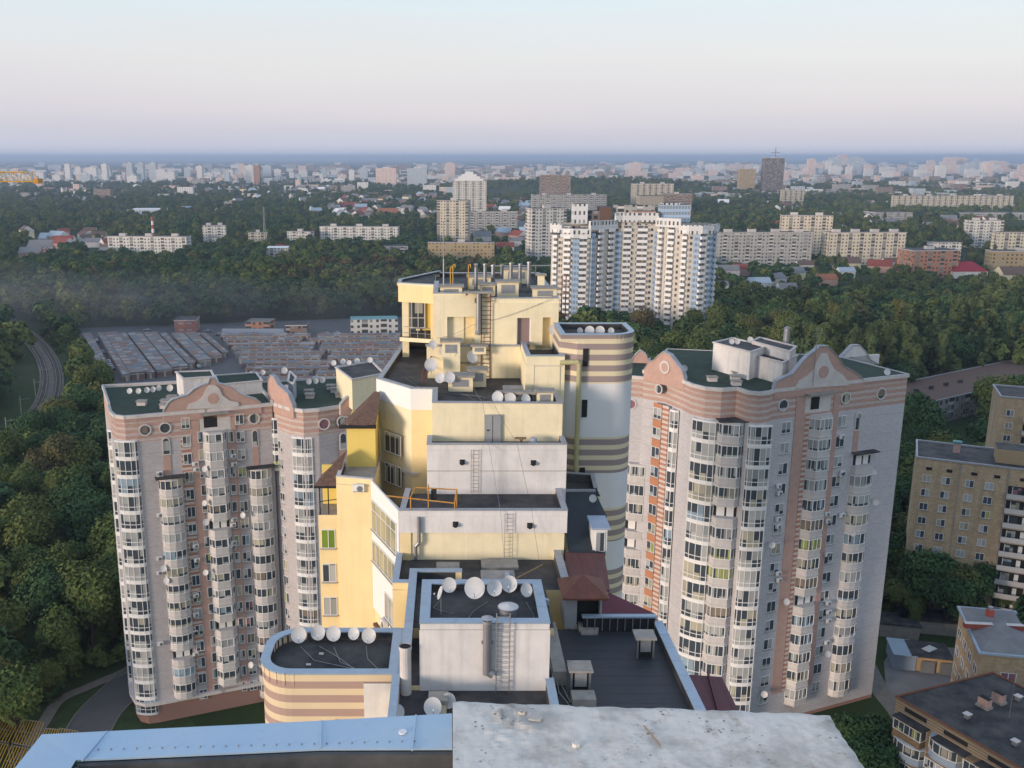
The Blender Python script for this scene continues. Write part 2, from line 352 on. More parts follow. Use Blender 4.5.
# ------------------------------------------------------------------ meshes
class MB:
    def __init__(s): s.v = []; s.f = []; s.m = []; s.mats = []; s.ut = {}
    def mi(s, mat):
        if mat not in s.mats: s.mats.append(mat)
        return s.mats.index(mat)
    def face(s, pts, mat):
        i = len(s.v); s.v += [tuple(p) for p in pts]; s.f.append(tuple(range(i, i + len(pts)))); s.m.append(s.mi(mat)); return s
    def box(s, x0, x1, y0, y1, z0, z1, mat, top=None):
        if x0 > x1: x0, x1 = x1, x0
        if y0 > y1: y0, y1 = y1, y0
        if z0 > z1: z0, z1 = z1, z0
        return s.prism([(x0, y0), (x1, y0), (x1, y1), (x0, y1)], z0, z1, mat, top)
    def prism(s, P, z0, z1, mat, top=None, bottom=True, ut=None):
        n = len(P)
        a = sum(P[i][0] * P[(i + 1) % n][1] - P[(i + 1) % n][0] * P[i][1] for i in range(n))
        if a < 0: P = P[::-1]
        for i in range(n):
            p, q = P[i], P[(i + 1) % n]
            s.face([(p[0], p[1], z0), (q[0], q[1], z0), (q[0], q[1], z1), (p[0], p[1], z1)], mat)
        if ut: s.ut[len(s.f)] = ut
        s.face([(p[0], p[1], z1) for p in P], top or mat)
        if bottom: s.face([(p[0], p[1], z0) for p in P[::-1]], mat)
        return s
    def obox(s, c, d, L, Wd, z0, z1, mat, top=None):
        """box centred at c, length L along unit dir d, width Wd"""
        n = (-d[1], d[0])
        P = [(c[0] + d[0] * a * L / 2 + n[0] * b * Wd / 2, c[1] + d[1] * a * L / 2 + n[1] * b * Wd / 2) for a, b in ((-1, -1), (1, -1), (1, 1), (-1, 1))]
        return s.prism(P, z0, z1, mat, top, ut=d)
    def tube(s, p, q, r, mat, n=8, r2=None, caps=True):
        p = Vector(p); q = Vector(q); d = (q - p).normalized()
        u = d.orthogonal().normalized(); w = d.cross(u); r2 = r if r2 is None else r2
        A = [p + (u * math.cos(2 * math.pi * i / n) + w * math.sin(2 * math.pi * i / n)) * r for i in range(n)]
        B = [q + (u * math.cos(2 * math.pi * i / n) + w * math.sin(2 * math.pi * i / n)) * r2 for i in range(n)]
        for i in range(n): s.face([A[i], A[(i + 1) % n], B[(i + 1) % n], B[i]], mat)
        if caps: s.face(A[::-1], mat); s.face(B, mat)
        return s
    def path(s, pts, r, mat, n=6):
        for a, b in zip(pts, pts[1:]): s.tube(a, b, r, mat, n)
        return s
    def wall2d(s, O, d, P, t, mat, side=None):
        """outline P in (s,z), extruded t outwards from the facade plane through O with direction d"""
        n = (d[1], -d[0])
        def w(a, z, o): return (O[0] + d[0] * a + n[0] * o, O[1] + d[1] * a + n[1] * o, z)
        o0, o1 = t
        s.face([w(a, z, o1) for a, z in P], mat); s.face([w(a, z, o0) for a, z in P[::-1]], mat)
        m = len(P)
        for i in range(m):
            a, b = P[i], P[(i + 1) % m]
            s.face([w(*a, o0), w(*b, o0), w(*b, o1), w(*a, o1)], side or mat)
        return s
    def mesh(s, name, smooth=False):
        me = bpy.data.meshes.new(name)
        me.from_pydata(s.v, [], s.f)
        for m_ in s.mats: me.materials.append(M[m_])
        me.polygons.foreach_set('material_index', s.m)
        uv = me.uv_layers.new(name='UVMap'); data = []
        for p in me.polygons:
            nx, ny, nz = p.normal
            if abs(nz) < .6:
                l = math.hypot(nx, ny) or 1; tx, ty = -ny / l, nx / l
                for vi in p.vertices:
                    x, y, z = s.v[vi]; data += [x * tx + y * ty, z]
            else:
                tx, ty = s.ut.get(p.index, (1, 0))
                for vi in p.vertices:
                    x, y, z = s.v[vi]; data += [x * tx + y * ty, -x * ty + y * tx]
        uv.data.foreach_set('uv', data)
        if smooth: me.polygons.foreach_set('use_smooth', [True] * len(me.polygons))
        me.update(); return me
    def build(s, name, parent=None, world=True, smooth=False):
        """world: coordinates are world ones; the part's origin is its parent's"""
        if parent is not None and world:
            o = parent; off = Vector((0, 0, 0))
            while o is not None: off += o.location; o = o.parent
            s.v = [(a - off.x, b - off.y, c - off.z) for a, b, c in s.v]
            me = s.mesh(name, smooth)
            # keep v of the UVs = world height
            if off.z: 
                pass
        else: me = s.mesh(name, smooth)
        ob = bpy.data.objects.new(name, me); COL.objects.link(ob); ob.parent = parent
        return ob

def link(ob): COL.objects.link(ob); return ob
def empty(name, loc, label, cat, group=None, rz=0):
    o = bpy.data.objects.new(name, None); link(o); o.location = loc; o.rotation_euler = (0, 0, rz)
    o.empty_display_size = .5
    o['label'] = label; o['category'] = cat
    if group: o['group'] = group
    return o
def tag(o, label, cat, group=None):
    o['label'] = label; o['category'] = cat
    if group: o['group'] = group
    return o
def struct(o, kind='structure'):
    o['kind'] = kind; return o
def place(mesh, name, parent, loc, rz=0, scale=None):
    o = bpy.data.objects.new(name, mesh); link(o); o.parent = parent; o.location = loc; o.rotation_euler = (0, 0, rz)
    if scale: o.scale = scale
    return o
FOOT = []   # (polygon, margin) no trees here
def noforest(P): FOOT.append(P)
# ================================================================== the stepped cream building in front
SB = empty('apartment_building', (3, 70, 0), 'cream and white high-rise stepping up in roof terraces, below the parapet in the foreground', 'building')
def bd(mb, name, smooth=False, parent=None): return mb.build(name, parent or SB, smooth=smooth)

def parapet(P, zt, zb, w, closed=False, mat='coping', body='cream', inside=None):
    """low wall along a polyline: rendered body, felt-lined inner side, metal coping 3 cm proud"""
    mb = MB()
    n = len(P)
    segs = [(P[i], P[(i + 1) % n]) for i in range(n if closed else n - 1)]
    cx = sum(p[0] for p in P) / n; cy = sum(p[1] for p in P) / n
    if inside: cx, cy = inside
    for j, (a, b) in enumerate(segs):
        L = math.hypot(b[0] - a[0], b[1] - a[1])
        if L < 1e-6: continue
        d = ((b[0] - a[0]) / L, (b[1] - a[1]) / L)
        c = ((a[0] + b[0]) / 2, (a[1] + b[1]) / 2)
        nv = (-d[1], d[0]); sg = 1 if nv[0] * (cx - c[0]) + nv[1] * (cy - c[1]) > 0 else -1
        mb.obox(c, d, L + w * .93 - .003 * j, w * .94, zb, zt - .07, body)
        mb.obox((c[0] + sg * nv[0] * w * .49, c[1] + sg * nv[1] * w * .49), d, max(.1, L - w * .9), .05, zb, zt - .072, 'bitumen')
        mb.obox(c, d, L + w * 1.06 - .004 * j, w * 1.1, zt - .07, zt + .0015 * j, mat)
        k = int(L / 1.5)
        for i in range(1, k):
            q = (a[0] + d[0] * L * i / k, a[1] + d[1] * L * i / k)
            mb.obox(q, d, .03, w * 1.13, zt - .075, zt + .018, mat)
    return mb

def window(loc, w, h, rz=0, panes=3, gl='glass', parent=None, rail=None, label=None):
    fr = MB(); t = .055
    fr.box(-w / 2, w / 2, -.06, .02, h - t, h, 'frame_white'); fr.box(-w / 2, w / 2, -.06, .02, 0, t, 'frame_white')
    for i in range(panes + 1):
        x = -w / 2 + (w - t) * i / panes
        fr.box(x, x + t, -.058, .018, t, h - t, 'frame_white')
    if rail: fr.box(-w / 2 + t, w / 2 - t, -.055, .015, rail, rail + t, 'frame_white')
    fr.box(-w / 2 - .08, w / 2 + .08, -.16, .01, -.07, -.002, 'galvanised')
    o = fr.build('window', parent or SB, world=False)
    off = Vector((0, 0, 0)); q = parent or SB
    while q is not None: off += q.location; q = q.parent
    o.location = Vector(loc) - off; o.rotation_euler.z = rz
    g = MB(); g.face([(-w / 2 + .02, -.03, .02), (w / 2 - .02, -.03, .02), (w / 2 - .02, -.03, h - .02), (-w / 2 + .02, -.03, h - .02)], gl)
    g.build('pane', o, world=False)
    if label: o['label'] = label
    return o

# ---- bodies
b = MB(); b.box(-1.5, 9.7, 85.1, 104, 55, 75.35, 'cream', 'bitumen')
bd(b, 'wall')
b = MB(); b.box(-1.5, 1.25, 84.9, 85.1 - .002, 71.6, 76.0, 'cream'); bd(b, 'wall')
# recesses of the top block built as dark-lined niches framed proud
def niche(x0, x1, y, z0, z1, depth, wall, back, floor='bitumen', side=None):
    mb = MB()
    mb.box(x0, x1, y + depth - .02, y + depth, z0, z1, back)
    return mb
# front skin of the top block with real openings (skin 60 cm deep, body behind it)
sk = MB()
yF, yB = 84.42, 84.9
def skin(x0, x1, z0, z1, mat='cream'): sk.box(x0, x1, yF, yB + .1, z0, z1, mat)
skin(-1.5, -.25, 71.5, 76.0); skin(-.25, 2.2, 74.1, 76.0 - .003); skin(2.2, 6.0, 71.5, 75.35)
skin(6.0, 7.25, 74.0, 75.35 - .003, 'cream'); skin(7.25, 8.3, 71.5, 75.35 - .001); skin(8.3, 9.05, 74.05, 75.35 - .004); skin(9.05, 9.7, 71.2, 75.35 - .002)
bd(sk, 'wall')
bd(MB().box(-.25, 2.2, 85.02, 85.07, 71.5, 74.1, 'yellow'), 'niche_wall'); nb_ = MB()
nb_.box(8.3, 9.05, 85.0, 85.09, 71.3, 74.05, 'yellow')
bd(nb_, 'niche_wall')
d = MB(); d.box(6.08, 7.15, 84.75, 84.85, 71.5, 74.0, 'mauve_door'); d.box(6.0, 6.08, 84.6, 84.86, 71.5, 74.0, 'white_paint'); d.box(7.15, 7.25, 84.6, 84.86, 71.5, 74.0, 'white_paint')
bd(d, 'door')
bd(MB().box(-.4, 9.5, 85.3, 103.8, 75.351, 75.38, 'bitumen'), 'roof')
bd(parapet([(1.35, 84.75), (9.5, 84.75), (9.5, 103.7), (-1.3, 103.7)], 75.8, 75.3, .42, mat='coping_grey'), 'parapet')
bd(parapet([(-1.3, 92.8), (-1.3, 84.75), (1.2, 84.75)], 76.25, 75.3, .42, mat='coping_grey', body='cream'), 'parapet')
# left belvedere: heavy top slab on posts above an open, glazed balcony
P = [(-1.5, 92.2), (-5.1, 93.6), (-5.1, 96.5), (-1.5, 104)]
bd(MB().prism(P, 74.1, 75.8, 'yellow', 'bitumen'), 'belvedere')
bd(parapet([(-1.7, 92.4), (-5.0, 93.75), (-5.0, 96.5), (-1.2, 103.6)], 76.0, 75.7, .35, mat='coping_grey'), 'parapet')
b = MB(); b.prism([(-1.5, 92.1), (-5.0, 93.3), (-5.0, 97), (-1.5, 99)], 70.2, 70.6, 'cream', 'bitumen_light')
b.box(-4.75, -4.1, 93.7, 94.4, 68.5, 74.1, 'cream'); b.box(-3.5, -3.1, 97, 97.4, 70.6, 74.1, 'cream')
b.box(-1.9, -1.5, 92.5, 98, 70.6, 74.1, 'yellow'); b.box(-3.0, -1.9, 97.2, 97.4, 70.6, 74.1, 'bright_yellow')
b.box(-4.7, -1.6, 98.0, 98.1, 68.5, 70.2, 'dark')
bd(b, 'belvedere')
r = MB()
for i in range(5):
    x = -4.7 + i * .75; y = 93.75 - (x + 4.7) * .39
    r.tube((x, y, 70.6), (x, y, 74.1 if i in (1, 3) else 71.6), .03, 'galvanised', 6)
for z in (71.0, 71.6): r.tube((-4.7, 93.75, z), (-1.6, 92.55, z), .03, 'galvanised', 6)
bd(r, 'railing')
window((-3.6, 97.0, 70.9), 2.0, 2.9, panes=3, rail=1.0)

# terrace B
bd(MB().box(-2.1, 6.35, 84.3, 85.0, 60, 71.45, 'cream', 'coping_grey'), 'wall')
bd(MB().box(-2.2, 6.3, 84.2, 84.62, 71.45, 71.6, 'coping_grey'), 'parapet')
bd(MB().box(6.35, 9.6, 78.0, 84.4, 60, 71.1, 'cream', 'bitumen'), 'wall')
bd(parapet([(6.55, 84.0), (6.55, 78.2), (9.4, 78.2), (9.4, 84.4)], 71.9, 71.0, .38, mat='coping', body='cream'), 'parapet')
b = MB(); b.box(7.05, 9.2, 77.93, 78.0 - .001, 68.6, 71.0, 'cream'); b.box(7.0, 7.06, 77.90, 77.96, 68.6, 71.05, 'trim_white'); b.box(7.0, 9.3, 77.90, 77.96, 71.0, 71.06, 'trim_white')
bd(b, 'wall_panel')
# terrace C (wide roof with most dishes)
Cp = [(-1.43, 73.7), (8.95, 73.4), (9.05, 99), (-4.8, 99.5), (-6.4, 82.2), (-3.3, 78.5), (-1.45, 78.4)]
bd(MB().prism(Cp, 40, 68.5, 'cream', 'bitumen'), 'wall')
bd(parapet([(8.75, 77.9), (8.75, 73.62), (-1.22, 73.9), (-1.25, 78.55), (-3.2, 78.7), (-6.2, 82.3), (-4.8, 99)], 69.0, 68.4, .42, mat='coping_grey', body='cream', inside=(2, 85)), 'parapet')
# white band and yellow faces of the left facets
b = MB()
b.prism([(-1.47, 78.33), (-1.47, 78.5), (-3.3, 78.6), (-6.4, 82.35), (-6.52, 82.2), (-3.34, 78.4)], 67.1, 68.93, 'white_paint'); bd(b, 'wall_band')
b = MB()
b.prism([(-1.5, 78.36), (-1.5, 78.6), (-3.3, 78.6), (-3.3, 78.43)], 50, 67.1, 'yellow')
b.prism([(-3.3, 78.43), (-3.3, 79.2), (-6.4, 82.9), (-6.48, 82.2)], 64.6, 67.1, 'cream')
bd(b, 'wall')
b = MB(); b.prism([(-3.3, 78.8), (-3.3, 79.4), (-6.2, 82.9), (-6.35, 82.3)], 50, 64.6, 'yellow'); bd(b, 'wall')
b = MB(); b.prism([(-2.7, 78.2), (-3.3, 78.2), (-6.1, 81.35), (-6.1, 81.7), (-3.2, 78.7), (-2.7, 78.7)], 61.3, 61.55, 'trim_white'); bd(b, 'ledge')
an = math.atan2(-3.77, 3.18)
window((-4.98, 79.98, 62.75), 2.3, 1.8, rz=an, panes=3)
window((-4.98, 79.98, 59.9), 2.3, 1.8, rz=an, panes=3)
# terrace D
bd(MB().box(-1.8, 9.1, 71.1, 73.5, 40, 65.8, 'white_plaster', 'bitumen'), 'wall')
bd(parapet([(-1.62, 73.4), (-1.62, 71.3), (8.92, 71.3), (8.92, 73.4)], 66.3, 65.7, .38, mat='coping_grey', body='white_plaster'), 'parapet')
b = MB(); b.box(2.75, 4.05, 73.28, 73.39, 65.8, 68.05, 'grey_door'); b.box(3.38, 3.41, 73.26, 73.3, 65.8, 68.0, 'dark'); b.box(2.95, 3.1, 73.2, 73.28, 66.75, 66.85, 'dark'); bd(b, 'door')
b = MB(); b.box(-1.8, 9.08, 71.06, 71.1 - .001, 64.1, 64.14, 'concrete'); bd(b, 'wall_joint')
# terrace E
bd(MB().prism([(-3.7, 66.3), (8.66, 66.3), (8.7, 71.2), (-3.4, 71.2)], 60.9, 62.2, 'white_plaster', 'bitumen'), 'wall')
bd(MB().prism([(-3.0, 66.45), (8.5, 66.45), (8.5, 71.2), (-2.8, 71.2)], 40, 60.9, 'cream'), 'wall')
bd(MB().box(-3.7, -2.9, 66.35, 68, 40, 60.9, 'yellow'), 'wall')
bd(parapet([(-3.3, 70.9), (-3.5, 66.5), (8.48, 66.5), (8.48, 71.0)], 62.7, 62.1, .4, mat='coping_grey', body='white_plaster'), 'parapet')
# spouts on the white walls
for x, z, y in ((.95, 64.85, 71.1), (6.5, 64.8, 71.1), (.4, 61.6, 66.3), (5.9, 61.5, 66.3)):
    s_ = MB(); s_.tube((x, y, z), (x, y - .3, z - .05), .16, 'dark', 10); s_.box(x - .2, x + .2, y - .05, y - .01, z - .2, z + .2, 'dark'); bd(s_, 'rain_spout')
# terrace F
bd(MB().box(-4.0, 8.3, 61.3, 66.6, 30, 58.7, 'yellow', 'bitumen'), 'wall')
bd(parapet([(-3.75, 66.4), (-3.8, 61.55), (-2.6, 61.5)], 59.3, 58.6, .42, body='yellow'), 'parapet')
bd(parapet([(8.0, 66.2), (8.0, 61.4)], 59.5, 58.6, .5, body='cream', mat='coping_grey'), 'parapet')
bd(MB().box(-2.8, 6.6, 55.4, 61.35, 30, 58.9, 'yellow', 'bitumen'), 'wall')
bd(parapet([(.6, 63.1), (-2.6, 63.1), (-2.6, 52.4)], 59.4, 58.6, .5, body='yellow'), 'parapet')
bd(MB().box(-2.8, 0, 49.8, 55.5, 30, 58.2, 'yellow', 'bitumen'), 'wall')
b = MB(); b.prism([(3.9, 63.0), (4.2, 63.0), (4.2, 61.2), (6.6, 58.7), (6.6, 58.4), (3.9, 61.0)], 58.95, 59.3, 'coping'); bd(b, 'parapet')
bd(MB().box(-1.0, .7, 64.0, 65.6, 58.72, 58.9, 'concrete'), 'roof_slab'); bd(MB().box(2.3, 5.0, 64.5, 66.1, 58.72, 58.95, 'concrete'), 'roof_slab'); bd(MB().box(2.2, 4.6, 61.2, 63.6, 58.92, 59.15, 'concrete'), 'roof_slab')
b = MB(); b.path([(4.2, 61.0, 59.5), (6.5, 62.2, 60.2)], .06, 'wood'); bd(b, 'plank')
# box G with the row of dishes
b = MB(); b.box(-1.75, 5.72, 49.75, 55.45, 50, 61.75, 'white_plaster', 'bitumen'); bd(b, 'wall')
bd(parapet([(-1.45, 50.05), (5.42, 50.05), (5.42, 55.2), (-1.45, 55.2)], 62.2, 61.7, .55, closed=True, body='white_plaster'), 'parapet')
b = MB(); b.tube((-2.55, 49.5, 56.9), (-2.55, 49.5, 60.9), .33, 'trim_white', 16, caps=False); b.tube((-2.55, 49.5, 60.86), (-2.55, 49.5, 60.87), .3, 'dark', 16)
b.tube((-2.55, 49.5, 60.7), (-2.55, 49.5, 60.9), .37, 'trim_white', 16, caps=False); bd(b, 'vent_pipe', True)
# low front roof
bd(MB().box(-3.3, 6.0, 38, 49.9, 30, 57.9, 'cream', 'bitumen'), 'wall')
bd(parapet([(-3.1, 55.0), (-3.1, 42)], 59.0, 57.8, .42, body='white_plaster'), 'parapet')
bd(parapet([(5.75, 49.6), (5.75, 42)], 58.7, 57.8, .45, body='white_plaster'), 'parapet')
# steel stack on the front of box G, with hood
b = MB(); b.tube((2.12, 49.45, 57.95 + 1.2), (2.12, 49.45, 62.35), .25, 'steel', 16); b.tube((2.12, 49.45, 62.35), (2.12, 49.45, 62.5), .27, 'galvanised', 16)
b.tube((2.12, 49.45, 62.65), (2.12, 49.45, 62.8), .36, 'galvanised', 16, r2=.05); b.tube((2.12, 49.45, 62.5), (2.12, 49.45, 62.62), .08, 'galvanised', 8)
b.tube((2.12, 49.45, 59.3), (2.45, 49.45, 59.1), .24, 'steel', 12); b.box(1.8, 2.45, 49.5, 49.8, 61.0, 61.1, 'steel'); bd(b, 'flue_pipe', True)
# round vent drum on box G
b = MB(); b.tube((3.4, 51.3, 61.8), (3.4, 51.3, 62.35), .50, 'steel', 20); b.tube((3.4, 51.3, 62.36), (3.4, 51.3, 62.44), .60, 'galvanised', 24, r2=.62); b.tube((3.4, 51.3, 62.45), (3.4, 51.3, 62.60), .58, 'dish', 24, r2=.05); bd(b, 'vent_drum')

def ladder(x, y, z0, z1, w, mat='steel', r=.028, step=.33, label=None, cage=False):
    mb = MB()
    mb.tube((x - w / 2, y, z0), (x - w / 2, y, z1), r, mat, 6); mb.tube((x + w / 2, y, z0), (x + w / 2, y, z1), r, mat, 6)
    z = z0 + .2
    while z < z1: mb.tube((x - w / 2, y, z), (x + w / 2, y, z), r * .7, mat, 5); z += step
    for z in (z0 + .6, z1 - .6): mb.tube((x - w / 2, y, z), (x - w / 2, y + .3, z), r, mat, 5); mb.tube((x + w / 2, y, z), (x + w / 2, y + .3, z), r, mat, 5)
    o = bd(mb, 'ladder')
    if label: o['label'] = label
ladder(3.02, 49.5, 58.0, 62.9, .75, 'galvanised', .035, .32, 'galvanised ladder on the white penthouse wall')
ladder(3.2, 84.2, 68.5, 76.2, .8, 'rust', .05, .4, 'rusty ladder up the topmost block')
ladder(1.95, 70.95, 62.3, 65.9, .6, 'concrete', .022, .3)
ladder(4.35, 66.15, 58.9, 62.5, .6, 'concrete', .022, .3)
# hanging flue beside the rusty ladder
b = MB(); b.tube((2.55, 84.0, 72.9), (2.55, 84.0, 76.3), .22, 'steel', 14); b.tube((2.55, 84.0, 72.9), (2.45, 83.9, 72.6), .25, 'steel', 14); b.box(1.2, 3.9, 83.6, 84.4, 76.3, 76.45, 'concrete'); b.box(1.6,3.5,84.4,85.2,75.8,76.3,'cream'); bd(b, 'flue_pipe', True)
# chimneys (small rendered shafts with a slab on top)
def shaft(x, y, z, w, dp, h, louver=True, wall='cream', name='roof_vent'):
    mb = MB(); mb.box(x - w / 2, x + w / 2, y - dp / 2, y + dp / 2, z, z + h, wall)
    mb.box(x - w / 2 - .18, x + w / 2 + .18, y - dp / 2 - .18, y + dp / 2 + .18, z + h, z + h + .14, 'concrete')
    if louver: mb.box(x - w * .33, x + w * .33, y - dp / 2 - .03, y - dp / 2 - .002, z + h * .35, z + h * .85, 'galvanised')
    return bd(mb, name)
shaft(.1, 87.0, 75.4, 2.0, 1.2, 1.1); shaft(2.9, 93.5, 75.4, 2.2, 1.3, 1.2); shaft(5.3, 87.2, 75.4, 1.9, 1.1, 1.5)
shaft(8.6, 86.6, 75.4, 2.1, 1.3, 1.0); shaft(8.4, 88.0, 75.4, .6, .6, 2.0, False); shaft(6.8, 98, 75.4, 2.6, 1.2, 1.4); shaft(3.5, 89, 75.4, 1.4, 1.2, 1.0)
shaft(.1, 83.4, 70.6, 1.6, 1.0, 1.5); shaft(2.6, 83.7, 70.9, 1.2, .7, .7)
bd(MB().box(-.6, .9, 82.9, 84.3, 68.5, 70.6, 'cream'), 'wall')
shaft(.9, 79.9, 68.5, 2.1, 1.4, 1.25); shaft(2.4, 81.5, 68.5, 1.5, 1.2, 1.45); shaft(5.2, 76.6, 68.5, 1.3, .9, .9); shaft(7.65, 74.9, 68.5, 1.3, .9, 1.1)
b = MB(); b.box(3.7, 6.9, 74.6, 75.3, 69.4, 69.6, 'concrete'); b.box(4.0, 4.3, 74.7, 75.2, 68.5, 69.4, 'dark'); b.box(6.3, 6.6, 74.7, 75.2, 68.5, 69.4, 'dark'); bd(b, 'roof_slab')
b = MB(); b.box(-.5, 2.8, 84.0, 84.25, 69.9, 70.0, 'concrete'); b.box(.1, 1.5, 83.9, 84.28, 69.0, 69.9, 'yellow'); bd(b, 'ledge')
# steel tubes in a row on the top roof, yellow gas pipes
for i, (px, tp, y) in enumerate(((476, 264, 90), (485, 264, 90.4), (493, 265, 94), (502, 265, 95), (511, 263, 92), (520, 264, 92.5), (529, 262, 92), (459, 0, 0))):
    if not y: continue
    x, _, zt = XY(px, tp, y)
    b = MB(); b.tube((x, y, 75.36), (x, y, zt), .18, 'steel', 12); b.tube((x, y, zt - .1), (x, y, zt + .02), .22, 'galvanised', 12); bd(b, 'flue_pipe', True)
for px, tp in ((450.5, 262), (453, 260), (468.5, 260)):
    x, y, zt = XY(px, tp, 89.5)
    b = MB(); b.path([(x, 89.5, 75.4), (x, 89.5, zt - .5), (x + .2, 89.5, zt - .4), (x + .2, 89.5, zt - .7)], .05, 'yellow_steel', 6); bd(b, 'gas_pipe')
x, y, zt = XY(443.5, 221, 86.8)
b = MB(); b.tube((x, 86.8, 76.4), (x, 86.8, 79), .07, 'galvanised', 6); b.tube((x, 86.8, 79), (x, 86.8, zt), .045, 'galvanised', 5); bd(b, 'lightning_rod')
b = MB(); b.path([(4.2, 100, 76.9), (10.6, 100.5, 76.9)], .07, 'galvanised'); b.path([(6, 100.2, 75.4), (6, 100.2, 76.9)], .05, 'galvanised'); b.path([(9, 100.4, 75.4), (9, 100.4, 76.9)], .05, 'galvanised'); bd(b, 'railing')
# thin mast with rungs right of the top block
b = MB()
for dx in (0, .35): b.tube((10.15 + dx, 86.2, 71), (10.15 + dx, 86.2, 77.6), .05, 'rust', 6)
for i in range(7): b.tube((9.7, 86.2, 71.4 + i * .9), (10.9, 86.2, 71.4 + i * .9), .035, 'rust', 5)
bd(b, 'antenna_frame')
# handrail stair in front of the belvedere
b = MB()
A0, A1 = (-2.4, 80.8), (-.9, 88.0)
for z in (69.0, 69.9): b.tube((A0[0], A0[1], z), (A1[0], A1[1], z + 1.3), .05, 'rust', 6)
for i in range(5):
    t = i / 4; b.tube((A0[0] + 1.5 * t, A0[1] + 7.2 * t, 68.5 + 1.3 * t), (A0[0] + 1.5 * t, A0[1] + 7.2 * t, 69.9 + 1.3 * t), .04, 'rust', 6)
b.tube((-1.1, 87.2, 68.5), (-1.1, 87.2, 74.5), .05, 'orange_steel', 6)
bd(b, 'railing')
# orange steel cradle on terrace E
b = MB()
def ln(a, c, r=.07): b.tube(a, c, r, 'orange_steel', 6)
ln((-4.7, 66.6, 63.7), (.4, 66.5, 63.15), .055); ln((-2.6, 67.6, 64.0), (.5, 67.5, 63.85), .055); ln((-2.9, 66.6, 62.7), (-2.9, 66.6, 63.7), .055); ln((.35, 66.5, 62.7), (.35, 66.5, 63.2), .055); ln((.5, 67.5, 62.3), (.5, 67.5, 63.9), .055)
ln((-2.9, 66.6, 63.6), (-2.6, 67.6, 64.0), .05); ln((.35, 66.5, 63.2), (.5, 67.5, 63.85), .05); ln((-1.6, 66.8, 62.7), (-1.6, 66.8, 64.5), .05)
b.box(-1.4, -1.0, 67.0, 67.5, 63.2, 63.9, 'dark')
cr_ = b.build('work_cradle', None); tag(cr_, 'orange steel tube frame of a work cradle on the white terrace edge', 'cradle')
# downpipe at E
b = MB(); b.path([(-2.3, 66.1, 62.2), (-2.3, 66.1, 60.2), (-2.55, 66.1, 59.9), (-2.55, 66.1, 58.9)], .14, 'steel', 10); bd(b, 'drainpipe', True)
# cables hanging down the stepped roofs
def cable(pts, r=.025, mat='concrete', sag=.3, name='cable', parent=None):
    b = MB(); P = []
    for a, c in zip(pts, pts[1:]):
        for i in range(6):
            t = i / 6; P.append((a[0] + (c[0] - a[0]) * t, a[1] + (c[1] - a[1]) * t, a[2] + (c[2] - a[2]) * t - sag * 4 * t * (1 - t)))
    P.append(pts[-1]); b.path(P, r, mat, 4); return b.build(name, parent or SB)
cable([(2.0, 79.5, 68.8), (2.6, 73.3, 69.1), (3.0, 71.0, 66.4), (3.7, 66.1, 62.8), (4.0, 64, 59)], .018, 'steel', .1)
cable([(3.4, 73.3, 69.1), (5.2, 71.0, 66.4), (6.0, 66.1, 62.8), (6.6, 65, 58.8)], .012, 'dark', .1)
cable([(8.9, 84.3, 75.7), (2.0, 84.2, 73.4), (-1.2, 84.2, 72.2)], .02, 'concrete', .2)

# ---- left lower wing
bd(MB().prism([(-9.15, 72.9), (-6.2, 72.2), (-6.1, 79), (-6.3, 82), (-9.15, 82)], 25, 62.4, 'yellow', 'concrete'), 'wall')
bd(MB().prism([(-6.19, 72.2), (-3.72, 66.42), (-3.4, 78.4), (-6.12, 80)], 25, 58.2, 'yellow', 'bitumen'), 'wall')
bd(MB().prism([(-6.2, 72.2), (-3.7, 66.4), (-3.55, 66.5), (-6.0, 72.3)], 58.2, 62.6, 'white_paint', 'trim_white'), 'wall')
bd(parapet([(-9.0, 77), (-9.0, 73.1), (-6.25, 72.4)], 63.05, 62.3, .3, mat='trim_white', body='yellow'), 'parapet')
# white facet with glazing
fO = (-6.2, 72.18); fl = math.hypot(2.5, 5.8); fd = (2.5 / fl, -5.8 / fl)
b = MB(); b.wall2d(fO, fd, [(0, 52), (fl, 52), (fl, 62.6), (0, 63.0)], (0, .12), 'white_paint'); bd(b, 'wall')
fa = math.atan2(fd[1], fd[0])
def onf(s, z, o=.16): return (fO[0] + fd[0] * s + fd[1] * o, fO[1] + fd[1] * s - fd[0] * o, z)
window(onf(3.1, 59.0), 5.6, 2.5, rz=fa, panes=5, gl='glass_curtain', rail=1.7)
window(onf(3.1, 56.3), 5.6, 1.8, rz=fa, panes=6, gl='glass_curtain')
window(onf(4.4, 52.6), 2.6, 2.2, rz=fa, panes=3)
ac0 = None
def ac_mesh():
    mb = MB(); mb.box(-.45, .45, -.42, -.08, 0, .62, 'frame_white'); mb.box(-.42, .42, -.45, -.42, .06, .10, 'steel'); mb.tube((.12, -.42, .31), (.12, -.44, .31), .24, 'steel', 14)
    mb.box(-.35, -.3, -.4, 0, -.06, 0, 'steel'); mb.box(.3, .35, -.4, 0, -.06, 0, 'steel'); return mb.mesh('air_conditioner')
ACM = ac_mesh()
def ac(parent, wpos, rz):
    o = Vector(wpos); q = parent
    while q is not None: o -= q.location; q = q.parent
    return place(ACM, 'air_conditioner', parent, o, rz)
ac(SB, onf(3.4, 51.9, .14), fa); ac(SB, (-7.3, 72.42, 62.0), 0)
b = MB(); b.prism([(-6.3, 71.6), (-3.6, 65.6), (-3.0, 66.4), (-5.4, 72.2)], 50.6, 50.85, 'brown_tile'); bd(b, 'canopy')
b = MB(); b.face([(-6.6, 71.4, 50.0), (-3.3, 65.0, 50.0), (-3.0, 66.3, 51.2), (-5.4, 72.0, 51.2)], 'brown_tile'); bd(b, 'canopy')
